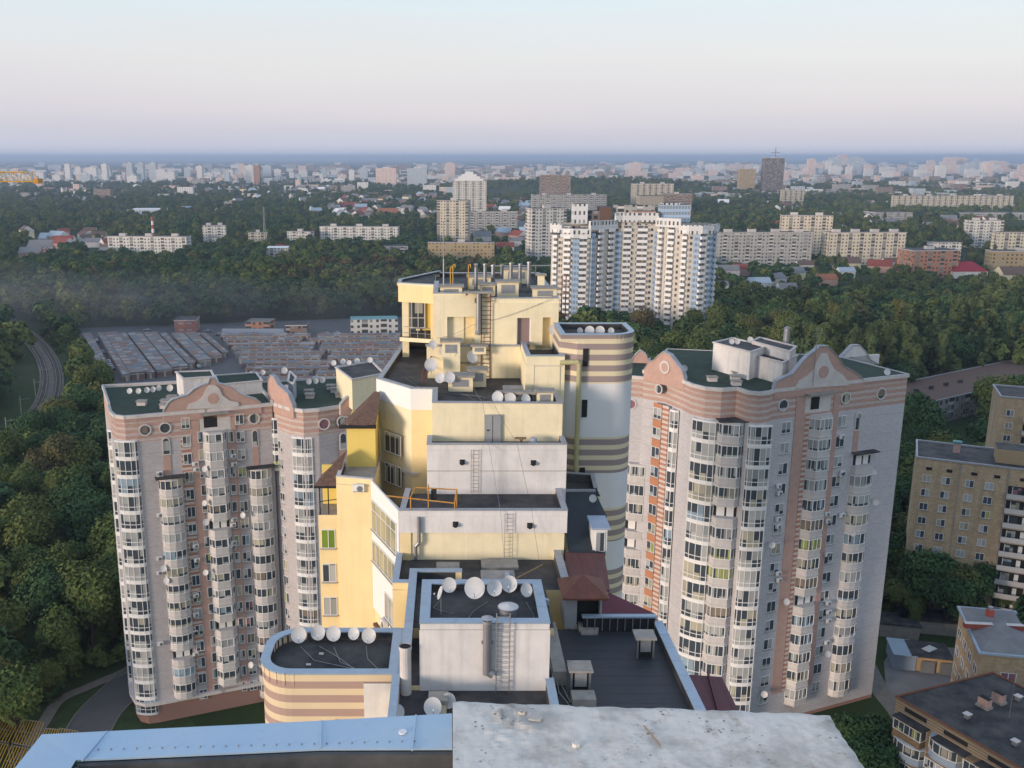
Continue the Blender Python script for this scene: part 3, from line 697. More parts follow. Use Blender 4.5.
# bright wall behind the lower terrace, tiled roofs
b = MB(); b.box(-8.7, -6.3, 77.3, 82, 50, 66.1, 'bright_yellow'); bd(b, 'wall')
b = MB(); b.face([(-8.6, 77.0, 66.0), (-6.2, 77.0, 66.2), (-6.1, 81.0, 68.0), (-6.6, 81.5, 68.0)], 'brown_tile'); b.face([(-9.3, 78, 65.9), (-8.6, 77.0, 66.0), (-6.6, 81.5, 68.0), (-8.0, 83, 66)], 'brown_tile')
b.box(-9.3, -6.2, 76.98, 77.28, 65.85, 66.12, 'dark'); bd(b, 'tiled_roof')
# balcony bay further left
b = MB(); b.box(-10.75, -9.16, 73.3, 77.5, 25, 59.6, 'yellow', 'concrete'); b.box(-10.7, -9.2, 75.9, 76.2, 59.6, 63, 'bright_yellow'); bd(b, 'wall')
b = MB(); b.tube((-10.6, 73.45, 59.6), (-10.6, 73.45, 62.3), .06, 'dark', 6); b.tube((-10.6, 73.45, 60.7), (-9.2, 73.45, 60.9), .04, 'dark', 6); b.tube((-9.9, 73.45, 59.6), (-9.9, 73.45, 62.3), .05, 'dark', 6); bd(b, 'railing')
b = MB()
b.face([(-11.0, 73.0, 62.2), (-9.2, 73.0, 62.2), (-8.6, 76.5, 64.2)], 'brown_tile'); b.face([(-11.0, 73.0, 62.1), (-8.6, 76.5, 64.1), (-10.6, 77.5, 62.2)], 'brown_tile'); b.box(-11.0, -9.2, 72.98, 73.2, 62.0, 62.2, 'dark'); bd(b, 'awning')
for z, g in ((56.7, 'glass_green'), (53.7, 'glass'), (50.7, 'glass'), (47.7, 'glass')): window((-9.98, 73.3, z), 1.15, 1.65, panes=2, gl=g)
# ---- round striped wing at the front left
def roundrect(x0, x1, y0, y1, r, corners, n=8):
    P = []
    for cx, cy, a0, k in ((x1 - r, y1 - r, 0, 'ne'), (x0 + r, y1 - r, 90, 'nw'), (x0 + r, y0 + r, 180, 'sw'), (x1 - r, y0 + r, 270, 'se')):
        if k in corners:
            for i in range(n + 1):
                a = rad(a0 + 90 * i / n); P.append((cx + r * math.cos(a), cy + r * math.sin(a)))
        else: P.append({'ne': (x1, y1), 'nw': (x0, y1), 'sw': (x0, y0), 'se': (x1, y0)}[k])
    return P
bd(MB().prism(roundrect(-11.2, -5.0, 49.8, 55.2, 2.0, ('nw', 'sw')), 20, 58.4, 'bands_wing', 'bitumen'), 'wall')
bd(MB().box(-5.0, -3.3, 49.7, 55.2, 20, 58.4, 'white_plaster', 'bitumen'), 'wall')
P = roundrect(-11.0, -3.3, 50.0, 55.0, 1.8, ('nw', 'sw'), 6)
bd(parapet(P[:-1] + [P[-1]], 59.0, 58.2, .5, closed=True, body='bands_wing'), 'parapet')
b = MB(); b.box(-6.7, -5.8, 49.74, 49.79, 54.2, 56.0, 'dark'); b.box(-5.7, -3.4, 49.66, 49.69, 54.0, 55.6, 'dark'); bd(b, 'opening')
# ---- round striped corner at the right, body beside it
RP = [(9.2, 84), (9.2, 79.1), (10.6, 78.05), (11.2, 78.0), (13.6, 78.0)] + [(13.6 + 2 * math.sin(rad(a)), 80.0 - 2 * math.cos(rad(a))) for a in range(8, 91, 8)] + [(15.6, 84)]
bd(MB().prism(RP, 0, 73.2, 'bands_round', 'bitumen'), 'wall')
bd(parapet(roundrect(9.4, 15.4, 78.22, 83.6, 1.8, ('se',), 8), 73.7, 73.1, .4, closed=True, body='bands_round', mat='coping'), 'parapet')
b = MB(); b.box(9.05, 10.45, 79.0, 80.5, 40, 69.6, 'blue_grey', 'concrete'); bd(b, 'wall')
b = MB(); b.box(9.3, 9.85, 78.93, 78.98, 66.5, 69, 'dark'); b.box(9.3, 9.85, 78.93, 78.98, 61, 64.8, 'dark'); b.box(9.3, 9.85, 78.93, 78.98, 57, 60, 'dark'); bd(b, 'opening')
for x, z in ((11.35, 66.6), (11.35, 60.6), (11.3, 71.0)): bd(MB().box(x - .22, x + .22, 77.9, 78.3, z, z + 1.5, 'dark'), 'opening')
b = MB(); b.path([(9.2, 78.0, 71.3), (10.7, 77.6, 71.4), (10.75, 77.6, 71.1), (10.75, 77.6, 57)], .2, 'pipe_green', 12); bd(b, 'drainpipe', True)
# ---- small roofs between the terraces and the round corner
A = XY
b = MB(); b.box(9.0, 12.2, 73.3, 78.0, 20, 61.2, 'cream', 'bitumen'); bd(b, 'wall')
bd(parapet([(9.3, 77.2), (12.0, 76.6), (11.8, 73.4)], 62.0, 61.1, .3, mat='coping_grey', body='bitumen'), 'parapet')
for dz in (0, -.1): b.face([(8.9, 66.4, 59.3 + dz), (11.6, 66.4, 59.1 + dz), (12.3, 70.5, 60.6 + dz), (11.7, 73.0, 61.7 + dz), (8.9, 73.0, 61.7 + dz)], 'slate')
b.box(8.9, 11.75, 73.0, 73.25, 60, 61.85, 'coping_grey'); bd(b, 'slate_roof')
b = MB(); b.box(8.8, 11.5, 66.3, 66.5, 20, 59.0, 'cream'); b.prism([(8.8, 66.5), (11.5, 66.5), (12.1, 70.5), (11.6, 72.9), (8.8, 72.9)], 20, 59.0, 'cream'); bd(b, 'wall')
b = MB(); b.box(10.7, 11.75, 66.8, 69.0, 58.6, 61.0, 'white_paint', 'slate'); b.prism([(10.55, 66.6), (11.95, 66.6), (11.95, 69.2), (10.55, 69.2)], 61.0, 61.15, 'blue_grey'); bd(b, 'dormer')
window((11.23, 66.78, 59.2), .7, 1.6, panes=1)
b = MB()
for dz in (0, -.1): b.face([(8.3, 60.6, 59.2 + dz), (11.0, 60.6, 59.0 + dz), (11.5, 66.2, 59.3 + dz), (8.5, 66.2, 59.4 + dz)], 'red_ribbed')
#; bd(b, 'red_roof')
bd(b, 'red_roof'); bd(MB().box(8.5, 10.9, 60.7, 66.0, 20, 58.8, 'cream'), 'wall')
# kiosk with hip roof on the flat roof
x0, x1, y0, y1, ze, zr = 7.3, 10.4, 57.3, 60.4, 60.0, 61.0
k0 = MB(); cx, cy = (x0 + x1) / 2, (y0 + y1) / 2
for q in (((x0, y0), (x1, y0)), ((x1, y0), (x1, y1)), ((x1, y1), (x0, y1)), ((x0, y1), (x0, y0))): k0.face([(*q[0], ze), (*q[1], ze), (cx, cy, zr)], 'red_tile')
k0.box(x0 + .05, x1 - .05, y0 + .05, y1 - .05, ze - .15, ze - .01, 'rust'); bd(k0, 'kiosk_roof')
k0 = MB(); k0.box(7.6, 8.4, 58.0, 60.3, 57.5, ze - .16, 'grey_door'); k0.box(8.4, 9.9, 58.6, 60.3, 57.5, ze - .17, 'dark'); k0.box(9.9, 10.05, 58.0, 60.3, 57.5, ze - .16, 'grey_door'); k0.box(8.5, 9.8, 57.5, 58.4, 57.5, 57.8, 'concrete'); k0.box(8.6,9.7,57.1,57.5,57.5,57.65,'concrete'); bd(k0, 'kiosk')
# flat roof at the right with seams
b = MB(); b.box(5.98, 14.0, 41, 57.9, 20, 57.5, 'cream', 'felt_strips'); bd(b, 'wall')
bd(parapet([(13.75, 57.6), (14.0, 41.2)], 58.15, 57.4, .55, body='cream'), 'parapet')
b = MB(); b.box(8.8, 13.5, 57.6, 57.85, 57.5, 58.5, 'dark'); b.box(8.7, 13.6, 57.5, 57.9, 58.5, 58.62, 'coping')
for i in range(9): b.box(9.0 + i * .5, 9.06 + i * .5, 57.5, 57.6, 57.6, 58.45, 'steel')
bd(b, 'parapet')
b = MB(); b.face([(9.9, 58.6, 58.2), (14.0, 58.0, 57.6), (14.0, 60.0, 57.6), (9.9, 61.5, 59.0)], 'maroon'); b.face([(9.9, 58.5, 58.1), (14.0, 57.95, 57.5), (9.9, 58, 56)], 'maroon'); bd(b, 'red_roof')
q_ = [W(670, 673, 53), W(722, 677, 53), W(741, 716, 53), W(690, 713, 53)]; b = MB(); b.prism(q_, 52.9, 53.0, 'maroon_ribbed'); b.prism([(x * .995, y) for x, y in q_], 0, 52.88, 'cream'); b.obox(((q_[0][0] + q_[1][0] * 2 + q_[2][0] * 2 + q_[3][0]) / 6, (q_[0][1] + q_[3][1]) / 2), (.12, 1), 5, .12, 53.0, 53.2, 'maroon'); bd(b, 'metal_roof')
def roofvent(x, y, z, w, h):
    mb = MB(); mb.box(x - w * .32, x + w * .32, y - .4, y + .4, z, z + h, 'dark'); mb.box(x - w * .25, x + w * .25, y - .5, y - .41, z + h * .35, z + h * .95, 'galvanised')
    mb.box(x - w * .42, x - w * .34, y - .5, y - .42, z, z + h, 'steel'); mb.box(x + w * .34, x + w * .42, y - .5, y - .42, z, z + h, 'steel')
    mb.prism([(x - w / 2, y - .62), (x + w / 2, y - .62), (x + w / 2, y + .62), (x - w / 2, y + .62)], z + h, z + h + .12, 'concrete'); return bd(mb, 'roof_vent')
roofvent(7.6, 50.5, 57.5, 1.4, 1.45); roofvent(12.2, 54.6, 57.5, 1.3, 1.3)
b = MB(); b.box(6.95, 8.3, 48.5, 49.5, 57.52, 58.1, 'concrete'); bd(b, 'roof_slab')
cable([(6.1, 57, 57.8), (6.4, 52, 57.6), (6.9, 49, 57.6)], .035, 'concrete', .0); cable([(5.95, 56, 58.6), (6.1, 48, 58.0), (6.3, 44, 57.7)], .03, 'concrete', .0); cable([(6.3, 57.2, 58.8), (6.35, 50, 57.65), (6.9, 48.2, 57.7)], .03, 'concrete', .0)
b = MB(); b.box(6.1, 6.9, 51.0, 57.2, 57.5, 58.4, 'concrete'); bd(b, 'duct')
b = MB(); b.box(-1.2, -.1, 47.3, 48.3, 58.5, 58.75, 'concrete'); b.box(-1.1, -.2, 47.4, 48.2, 57.9, 58.5, 'cream'); bd(b, 'roof_vent')

# small odds and ends
for q in (((-9.3, 53.9), (-8.2, 52.2), (-5.2, 51.0)), ((-8.1, 53.9), (-6.8, 52.6), (-5.4, 50.8)), ((-7.2, 53.8), (-6.6, 52.0), (-5.2, 50.9)), ((-5.2, 53.9), (-5.0, 52.4), (-4.1, 50.9))): cable([(x, y, 58.46) for x, y in q], .018, 'galvanised', 0)
for q in (((-.6, 53.4), (-1.0, 52.4), (.2, 51.6)), ((2.3, 53.2), (1.4, 52.0), (.9, 50.6)), ((4.6, 53.2), (4.9, 51.6), (4.9, 50.5))): cable([(x, y, 61.80) for x, y in q], .016, 'steel', 0)
for q in (((-2.0, 80), (1, 78.6), (2.5, 75)), ((-1, 79), (2.6, 77.4), (4.5, 74.6)), ((-4, 84), (-2.4, 80), (1.5, 77.6))): cable([(x, y, 68.54) for x, y in q], .02, 'steel', 0)
for x, y, z in ((-8.6, 51.6, 58.42), (-8.0, 52.9, 58.42)): bd(MB().box(x, x + .28, y, y + .14, z, z + .09, 'trim_white'), 'brick')
b = MB(); b.tube((6.6, 72.3, 65.85), (6.6, 72.3, 66.45), .3, 'blue_grey', 14, r2=.26); o = b.build('bucket', None); tag(o, 'blue bucket on the narrow terrace beside the grey door', 'bucket')
b = MB(); b.tube((5.2, 72.0, 65.9), (5.9, 72.2, 66.5), .05, 'rust'); b.tube((5.9, 72.0, 65.9), (5.4, 72.2, 66.5), .05, 'rust'); b.box(5.1, 6.0, 71.9, 72.3, 66.45, 66.52, 'wood'); o = b.build('folding_stool', None); tag(o, 'brown wooden trestle left of the blue bucket on the narrow terrace', 'trestle')

# ================================================================== satellite dishes
def dish_meshes():
    R = MB(); n = 20
    rings = [(0, .0), (.18, -.012), (.34, -.045), (.46, -.085), (.50, -.10)]
    prev = None
    for r, z in rings:
        pts = [(r * math.cos(2 * math.pi * i / n), z, r * 1.06 * math.sin(2 * math.pi * i / n)) for i in range(n)]
        if prev:
            for i in range(n): R.face([prev[i], prev[(i + 1) % n], pts[(i + 1) % n], pts[i]], 'dish')
        prev = pts
    back = [(x * .99, y + .03, z * .99) for x, y, z in prev]
    for i in range(n): R.face([prev[i], prev[(i + 1) % n], back[(i + 1) % n], back[i]], 'dish')
    c = (0, .05, 0)
    for i in range(n): R.face([back[i], back[(i + 1) % n], c], 'dish')
    me = R.mesh('reflector', True)
    A_ = MB(); A_.tube((0, -.02, -.50), (0, -.50, -.22), .014, 'steel', 5); A_.tube((0, -.50, -.25), (0, -.44, -.14), .035, 'frame_white', 8); A_.tube((0, .0, -.49), (0, .05, -.1), .02, 'steel', 5)
    am = A_.mesh('feed_arm')
    return me, am
RM, AM = dish_meshes()
POLE = MB().tube((0, .10, -1), (0, .10, 0), .03, 'steel', 6).mesh('mount')
ND = [0]
def dish(px, py, Y, dpx, label, az=-5, el=28, zroof=None, group=None):
    """px,py pixel of the centre; dpx diameter in pixels"""
    if zroof is not None and abs(az) < 50 and zroof < 63:
        for _ in range(12):
            x, y, z = XY(px, py, Y); dia = dpx / F * math.hypot(Y, H - z); Y += (z - zroof - dia * .72) * 1.2
    x, y, z = XY(px, py, Y)
    dia = dpx / F * math.hypot(Y, H - z) * 1.0
    e = empty('satellite_dish', (x, y, (zroof if zroof is not None else z - dia * .7)), label, 'satellite dish', group or 'satellite dishes on the roofs')
    hz = z - e.location.z
    r = bpy.data.objects.new('reflector', RM); link(r); r.parent = e; r.location = (0, 0, hz); r.scale = (dia, dia, dia)
    r.rotation_euler = (rad(-el), 0, rad(az))
    a = bpy.data.objects.new('feed_arm', AM); link(a); a.parent = r
    m_ = bpy.data.objects.new('mount', POLE); link(m_); m_.parent = e; m_.location = (.0, .02, hz); m_.scale = (max(dia, .8), max(dia, .8), max(hz, .05))
    return e
GR = 'satellite dishes on the white penthouse roof'
for px, py, d_, Y, az, lb in ((449, 585, 14, 51.6, 10, 'leftmost upright white dish on the blue-edged white penthouse roof'), (474.7, 588, 20, 51.2, -4, 'largest white dish of the row on the blue-edged white penthouse roof'),
                          (494.5, 588, 15, 51.0, -2, 'white dish just right of the largest one on the white penthouse roof'), (509.5, 584, 15.5, 52.2, -12, 'white dish behind the round vent drum on the white penthouse roof'),
                          (526, 590, 13, 51.6, 30, 'grey dish turned sideways at the right end of the white penthouse roof')):
    dish(px, py, Y, d_, lb, az, 26, 61.76, GR)
dish(441, 593, 51.0, 13, 'white dish seen edge-on at the left end of the white penthouse roof', -82, 20, 61.76, GR)
GR = 'satellite dishes on the round striped wing'
for px, py, d_, az, lb in ((298.7, 634.8, 15, 8, 'tan weathered dish, leftmost on the round striped wing'), (318, 632.5, 14, 5, 'second white dish from the left on the round striped wing'), (333.6, 633.5, 14, 0, 'middle white dish of the five on the round striped wing'),
                       (354, 633.5, 11.5, -14, 'smallest white dish of the five on the round striped wing'), (369, 635.5, 14, -8, 'white dish at the right end of the five on the round striped wing')):
    dish(px, py, 53.6, d_, lb, az, 26, 58.42, GR)
GR = 'satellite dishes low behind the foreground parapet'
dish(432.6, 707, 46.5, 17, 'white dish facing up beside a concrete vent, just above the parapet', 6, 34, 57.92, GR)
dish(449, 700.5, 47.3, 14, 'bluish dish right of the concrete vent, just above the parapet', -22, 24, 57.92, GR)
dish(397, 712, 45.5, 14, 'white dish half hidden behind the blue foreground parapet', 12, 30, 57.92, GR)
GR = 'satellite dishes on the cream upper terrace'
for px, py, Y, d_, az, lb in ((432.8, 344.5, 83.6, 8.5, 15, 'small bluish dish at the upper left corner of the cream wall under the top block'), (444, 351.5, 83.4, 10, -10, 'left white dish of a pair high on the cream wall below the roof vent'), (456.6, 352.5, 83.2, 10.5, -18, 'right white dish of a pair high on the cream wall below the roof vent'),
                              (472, 357, 83.2, 12, 30, 'blue-grey dish on the cream wall left of the rusty ladder'), (431, 365, 81.8, 13, 0, 'large white dish at the left edge of the cream wall above the dark terrace'), (440, 378, 79.2, 10, -8, 'left white dish of the pair before the low cream shaft on the dark terrace'),
                              (449.6, 377.5, 78.9, 11, 6, 'right white dish of the pair before the low cream shaft on the dark terrace'), (465.3, 377, 80.2, 10, 40, 'grey dish facing sideways by the shaft right of the pair on the dark terrace'),
                              (497.6, 397.3, 74.4, 11.5, -4, 'left white dish of three at the front parapet of the dark terrace'), (510.4, 398.5, 74.4, 11, -6, 'middle white dish of three at the front parapet of the dark terrace'), (525.5, 399, 74.3, 10, 24, 'right bluish dish of three at the front parapet of the dark terrace'),
                              (554.2, 330, 83.2, 10.5, -8, 'white dish beside the yellow niche at the right of the top block')):
    dish(px, py, Y, d_, lb, az, 24, None, GR)
GR = 'satellite dishes on the round striped corner'
for px, d_, az, lb in ((579.8, 6.5, 20, 'small dish at the left end of the four on the round striped corner'), (589.6, 9.5, -8, 'second dish from the left on the round striped corner'), (600, 9.5, -12, 'third dish from the left on the round striped corner'), (611, 6.5, 5, 'small dish at the right end of the four on the round striped corner')):
    dish(px, 331, 81.5, d_, lb, az, 22, 73.2, GR)
dish(593, 498.5, 71.6, 7.5, 'white dish above the dark slate roof beside the round striped corner', -20, 22, None)

# ================================================================== foreground parapet and ledge
def ridge_noise(x, y, s, seed): return noise.noise(Vector((x * s + seed, y * s, seed * .7)))
# concrete ledge: real block with uneven worn top and chipped edges
L = MB(); nx, ny = 150, 90
x0, x1, y0, y1 = 0.008, 1.055, 1.25, 2.44
gz = {}
for j in range(ny + 1):
    for i in range(nx + 1):
        u, v = i / nx, j / ny
        bx = x0 + (x1 - x0) * u; by = y0 + (y1 - y0) * v
        back = y1 - .065 * max(0, u - .03) + .006 * ridge_noise(bx, 0, 9, 3) + .004 * ridge_noise(bx, 0, 40, 5)
        by = y0 + (back - y0) * v
        rx = x1 + .012 * ridge_noise(0, by, 6, 7) + .005 * ridge_noise(0, by, 30, 8)
        bx = x0 + (rx - x0) * u
        e = min(1 - u, 1 - v, .5)
        z = 86.5 + .004 * ridge_noise(bx, by, 3, 1) + .0016 * ridge_noise(bx, by, 14, 2) + .0012 * ridge_noise(bx, by, 45, 4)
        lump = math.exp(-((bx - .16) ** 2 + (by - 2.32) ** 2) / .006)
        z += .010 * lump * abs(ridge_noise(bx, by, 22, 9)) * 2
        if e < .03: z -= .012 * (1 - e / .03) ** 2
        gz[i, j] = (bx, by, z)
for j in range(ny):
    for i in range(nx): L.face([gz[i, j], gz[i + 1, j], gz[i + 1, j + 1], gz[i, j + 1]], 'old_concrete')
for i in range(nx):
    a, c = gz[i, ny], gz[i + 1, ny]; L.face([c, a, (a[0], a[1], 85.9), (c[0], c[1], 85.9)], 'old_concrete')
    a, c = gz[i, 0], gz[i + 1, 0]; L.face([a, c, (c[0], c[1], 85.9), (a[0], a[1], 85.9)], 'old_concrete')
for j in range(ny):
    a, c = gz[nx, j], gz[nx, j + 1]; L.face([a, c, (c[0], c[1], 85.9), (a[0], a[1], 85.9)], 'old_concrete')
    a, c = gz[0, j], gz[0, j + 1]; L.face([c, a, (a[0], a[1], 85.9), (c[0], c[1], 85.9)], 'old_concrete')
led = L.build('concrete_ledge', None, smooth=True)
tag(led, 'worn whitewashed concrete ledge in the foreground, right of the blue parapet', 'ledge')
led['label'] = 'worn pale concrete slab in the foreground with chips and dark stains'
# straw and small chips lying on it
b = MB(); b.tube((.525, 2.30, 86.504), (.55, 2.21, 86.504), .0016, 'wood', 5); o = b.build('twig', None); tag(o, 'thin brown twig lying on the pale concrete slab', 'twig')
rr = random.Random(5)
for i, (x, y, s_) in enumerate(((.235, 2.33, .016), (.20, 2.36, .010), (.33, 2.21, .009))):
    b = MB(); n = 7; pr = [(x + s_ * (1 + .5 * rr.random()) * math.cos(6.28 * q / n), y + s_ * .6 * (1 + .5 * rr.random()) * math.sin(6.28 * q / n)) for q in range(n)]
    b.prism(pr, 86.50, 86.508 + .001 * i, 'old_concrete'); o = b.build('concrete_chip', None)
    tag(o, ('largest loose concrete flake near the back left of the slab', 'small loose concrete flake in front of the largest one on the slab', 'loose concrete flake lying nearest the camera on the slab')[i], 'chip', 'loose flakes on the concrete slab')
# blue metal parapet with folded seams, dark upstand on the near side
PBk = [(.006, 2.515), (-.375, 2.478), (-1.16, 2.41)]
PFr = [(.006, 2.350), (-.36, 2.348), (-1.02, 2.298)]
PL = MB(); zt = 86.4
def strip(a0, a1, b0, b1, z):
    PL.face([(a0[0], a0[1], z), (a1[0], a1[1], z), (b1[0], b1[1], z + .004), (b0[0], b0[1], z + .004)], 'parapet_metal')
strip(PFr[0], PFr[1], PBk[0], PBk[1], zt); strip(PFr[1], PFr[2], PBk[1], PBk[2], zt)
for a, c in zip(PBk, PBk[1:]): PL.face([(*a, zt + .004), (*c, zt + .004), (*c, zt - .08), (*a, zt - .08)], 'parapet_metal')
for a, c in zip(PFr, PFr[1:]): PL.face([(*a, zt), (*c, zt), (*c, zt - .006), (*a, zt - .006)], 'parapet_metal')
# left return running towards the camera
PL.face([(-1.16, 2.41, zt + .004), (-1.02, 2.298, zt), (-1.02, 1.0, zt), (-1.24, 1.0, zt + .004)], 'parapet_metal')
PL.face([(-1.16, 2.41, zt + .004), (-1.24, 1.0, zt + .004), (-1.24, 1.0, zt - .08), (-1.16, 2.41, zt - .08)], 'parapet_metal')
PL.prism([(.006, 2.50), (-.375, 2.463), (-1.14, 2.395), (-1.00, 2.32), (-.36, 2.362), (.006, 2.364)], 85.6, zt - .003, 'coping')
par = PL.build('metal_parapet', None); tag(par, 'blue sheet metal coping of the roof parapet in the left foreground', 'parapet')
b = MB()
for (a, c) in ((PBk[1], PFr[1]), ((-.10, 2.507), (-.105, 2.335)), ((-.98, 2.425), (-1.0, 2.29))):
    b.obox(((a[0] + c[0]) / 2, (a[1] + c[1]) / 2), ((c[0] - a[0]) / math.dist(a, c), (c[1] - a[1]) / math.dist(a, c)), math.dist(a, c), .004, zt + .001, zt + .006, 'parapet_metal')
b.build('seam', par)
b = MB()
for i in range(26):
    x = -.1 - i * .035; y = 2.385 - .05 * (-x) / 1.1
    b.tube((x, y, zt), (x, y, zt + .005), .0022, 'steel', 6)
b.build('rivets', par)['kind'] = 'stuff'
paint('felt_upstand', (.03, .036, .043), rough=.7, var=.5, scale=3, dirt=(.12, .12, .12), bump=.3)
b = MB()
b.prism([(.006, 2.346), (-.36, 2.344), (-1.016, 2.294), (-1.016, 2.278), (-.36, 2.328), (.006, 2.33)], 85.6, zt - .007, 'felt_upstand')
b.prism([(-1.016, 2.286), (-1.016, 1.0), (-1.0, 1.0), (-1.0, 2.27)], 85.6, zt - .007, 'felt_upstand'); b.build('upstand', par)
b = MB(); b.tube((-.155, 2.331, 86.30), (-.155, 2.322, 86.30), .010, 'frame_white', 14); b.build('fixing_cap', par)
b = MB(); b.tube((-.135, 2.42, zt + .003), (-.135, 2.42, zt + .007), .012, 'frame_white', 14); b.build('fixing_cap', par)
# the photographer's roof below the frame
struct(MB().box(-1.0, 1.0, -3, 2.3, 85.4, 85.6, 'bitumen').build('roof_deck', None))
# ================================================================== brick apartment towers
def hit(px, py, A, B):
    u = (px - PX0) / F; v = (PY0 - py) / F
    dx, dy, dz = u, CP + v * SP, -SP + v * CP
    ex, ey = B[0] - A[0], B[1] - A[1]
    L = math.hypot(ex, ey); ex /= L; ey /= L
    # A + s e = t d
    det = ex * (-dy) + dx * ey
    s = (-A[0] * (-dy) + dx * (-A[1])) / det
    t = ((A[0] + s * ex) / dx) if abs(dx) > abs(dy) * .02 else (A[1] + s * ey) / dy
    return s, H + t * dz, (A[0] + s * ex, A[1] + s * ey), (ex, ey)

def outline(w, dp, kind):
    if kind == 'trap':
        c = min(.9, w * .22); return [(-w / 2, 0), (-w / 2 + c, -dp), (w / 2 - c, -dp), (w / 2, 0)]
    if kind == 'box': return [(-w / 2, 0), (-w / 2, -dp), (w / 2, -dp), (w / 2, 0)]
    n = 6; return [(-w / 2 * math.cos(math.pi * i / n), -dp * math.sin(math.pi * i / n) ** .8 if 0 < i < n else 0) for i in range(n + 1)]

def unit(w, dp, h, kind, sill, top, pane=.62, wall='balcony_beige', glazed=True, slab=.16, gl='glass', midrail=None):
    """one storey of a projecting bay or balcony -> (body mesh, glazing mesh)"""
    P = outline(w, dp, kind); O = outline(w + .16, dp + .1, kind)
    b = MB(); b.prism(O, 0, slab, wall); b.prism(outline(w, dp, kind), slab, sill, wall)
    b.prism(O, h - .12, h, wall) if not glazed else b.prism(P, top, h, wall)
    b.box(-w * .4, w * .4, -.06, -.01, .05, h - .02, 'dark')
    g = MB()
    if glazed:
        for i in range(len(P) - 1):
            a, c = P[i], P[i + 1]; L = math.dist(a, c)
            if L < .05: continue
            d = ((c[0] - a[0]) / L, (c[1] - a[1]) / L); n = (d[1], -d[0])
            n = (n[0], n[1]) if n[1] < 0 or (abs(n[1]) < 1e-6) else (-n[0], -n[1])
            g.face([(a[0], a[1], sill), (c[0], c[1], sill), (c[0], c[1], top), (a[0], a[1], top)], gl)
            k = max(1, round(L / pane))
            for j in range(k + 1):
                q = (a[0] + d[0] * L * j / k, a[1] + d[1] * L * j / k)
                g.obox(q, d, .075, .12, sill, top, 'frame_white')
            m_ = ((a[0] + c[0]) / 2, (a[1] + c[1]) / 2)
            for z in [sill, top - .08] + ([midrail] if midrail else []): g.obox(m_, d, L, .11, z, z + .09, 'frame_white')
    else:
        b.box(-w * .42, w * .42, -.03, .02, sill, h - .3, 'dark')
        g.box(-w * .3, -w * .02, -.08, -.03, sill - .6, h - .5, 'frame_white'); g.box(w * .05, w * .3, -.08, -.03, sill, h - .5, 'frame_white')
    return b.mesh('body'), g.mesh('glazing')

def flatwin(w, h, sill, panes=2, gl='glass', box_ac=False):
    g = MB()
    g.box(-w / 2, w / 2, -.07, .02, sill, sill + .07, 'frame_white'); g.box(-w / 2, w / 2, -.07, .02, sill + h - .07, sill + h, 'frame_white')
    for i in range(panes + 1):
        x = -w / 2 + (w - .07) * i / panes; g.box(x, x + .07, -.068, .018, sill + .07, sill + h - .07, 'frame_white')
    g.box(-w / 2 - .08, w / 2 + .08, -.17, -.002, sill - .07, sill - .003, 'galvanised')
    p = MB(); p.face([(-w / 2 + .03, -.03, sill + .03), (w / 2 - .03, -.03, sill + .03), (w / 2 - .03, -.03, sill + h - .03), (-w / 2 + .03, -.03, sill + h - .03)], gl)
    return g.mesh('frame'), p.mesh('pane')

UC = {}
def column(T, kind, px, py, A, B, zs, w, lib, skip=(), rnd=None, out=.0):
    """zs: heights of the storey floors; lib: name of the unit"""
    s, z_, pos, e = hit(px, py, A, B)
    n = (e[1], -e[0]); rz = math.atan2(e[1], e[0])
    tl = T.location
    for i, z in enumerate(zs):
        if i in skip: continue
        m0, m1 = UC[lib]
        nm = kind; sub = 'glazing' if kind != 'window' else 'pane'
        if rnd and rnd.random() < .10 and lib + '_open' in UC: m0, m1 = UC[lib + '_open']
        o = place(m0, nm, T, (pos[0] + n[0] * out - tl.x, pos[1] + n[1] * out - tl.y, z), rz)
        if m1: place(m1, sub, o, (0, 0, 0))
    return pos, e, rz

def porthole(T, px, py, A, B, r):
    s, z, pos, e = hit(px, py, A, B)
    n = (e[1], -e[0]); mb = MB(); k = 20
    def P(rr, a, o): return (pos[0] - T.location.x + e[0] * rr * math.cos(a) + n[0] * o, pos[1] - T.location.y + e[1] * rr * math.cos(a) + n[1] * o, z + rr * math.sin(a))
    for i in range(k):
        a, b_ = 2 * math.pi * i / k, 2 * math.pi * (i + 1) / k
        mb.face([P(r * 1.28, a, .14), P(r * 1.28, b_, .14), P(r, b_, .14), P(r, a, .14)], 'trim_white')
        mb.face([P(r * 1.28, a, 0), P(r * 1.28, b_, 0), P(r * 1.28, b_, .14), P(r * 1.28, a, .14)], 'trim_white')
        mb.face([P(r, a, .02), P(r, b_, .02), P(r, b_, .14), P(r, a, .14)], 'trim_white')
    mb.face([P(r, 2 * math.pi * i / k, .04) for i in range(k)], 'glass')
    o = mb.build('round_window', T, world=False); return o

def strip_on(T, pxa, pxb, py, A, B, z0, z1, mat, name='brick_strip', o1=.10):
    sa = hit(pxa, py, A, B)[0]; sb = hit(pxb, py, A, B)[0]
    L = math.dist(A, B); d = ((B[0] - A[0]) / L, (B[1] - A[1]) / L)
    mb = MB(); mb.wall2d(A, d, [(sa, z0), (sb, z0), (sb, z1), (sa, z1)], (0, o1), mat); return mb.build(name, T)

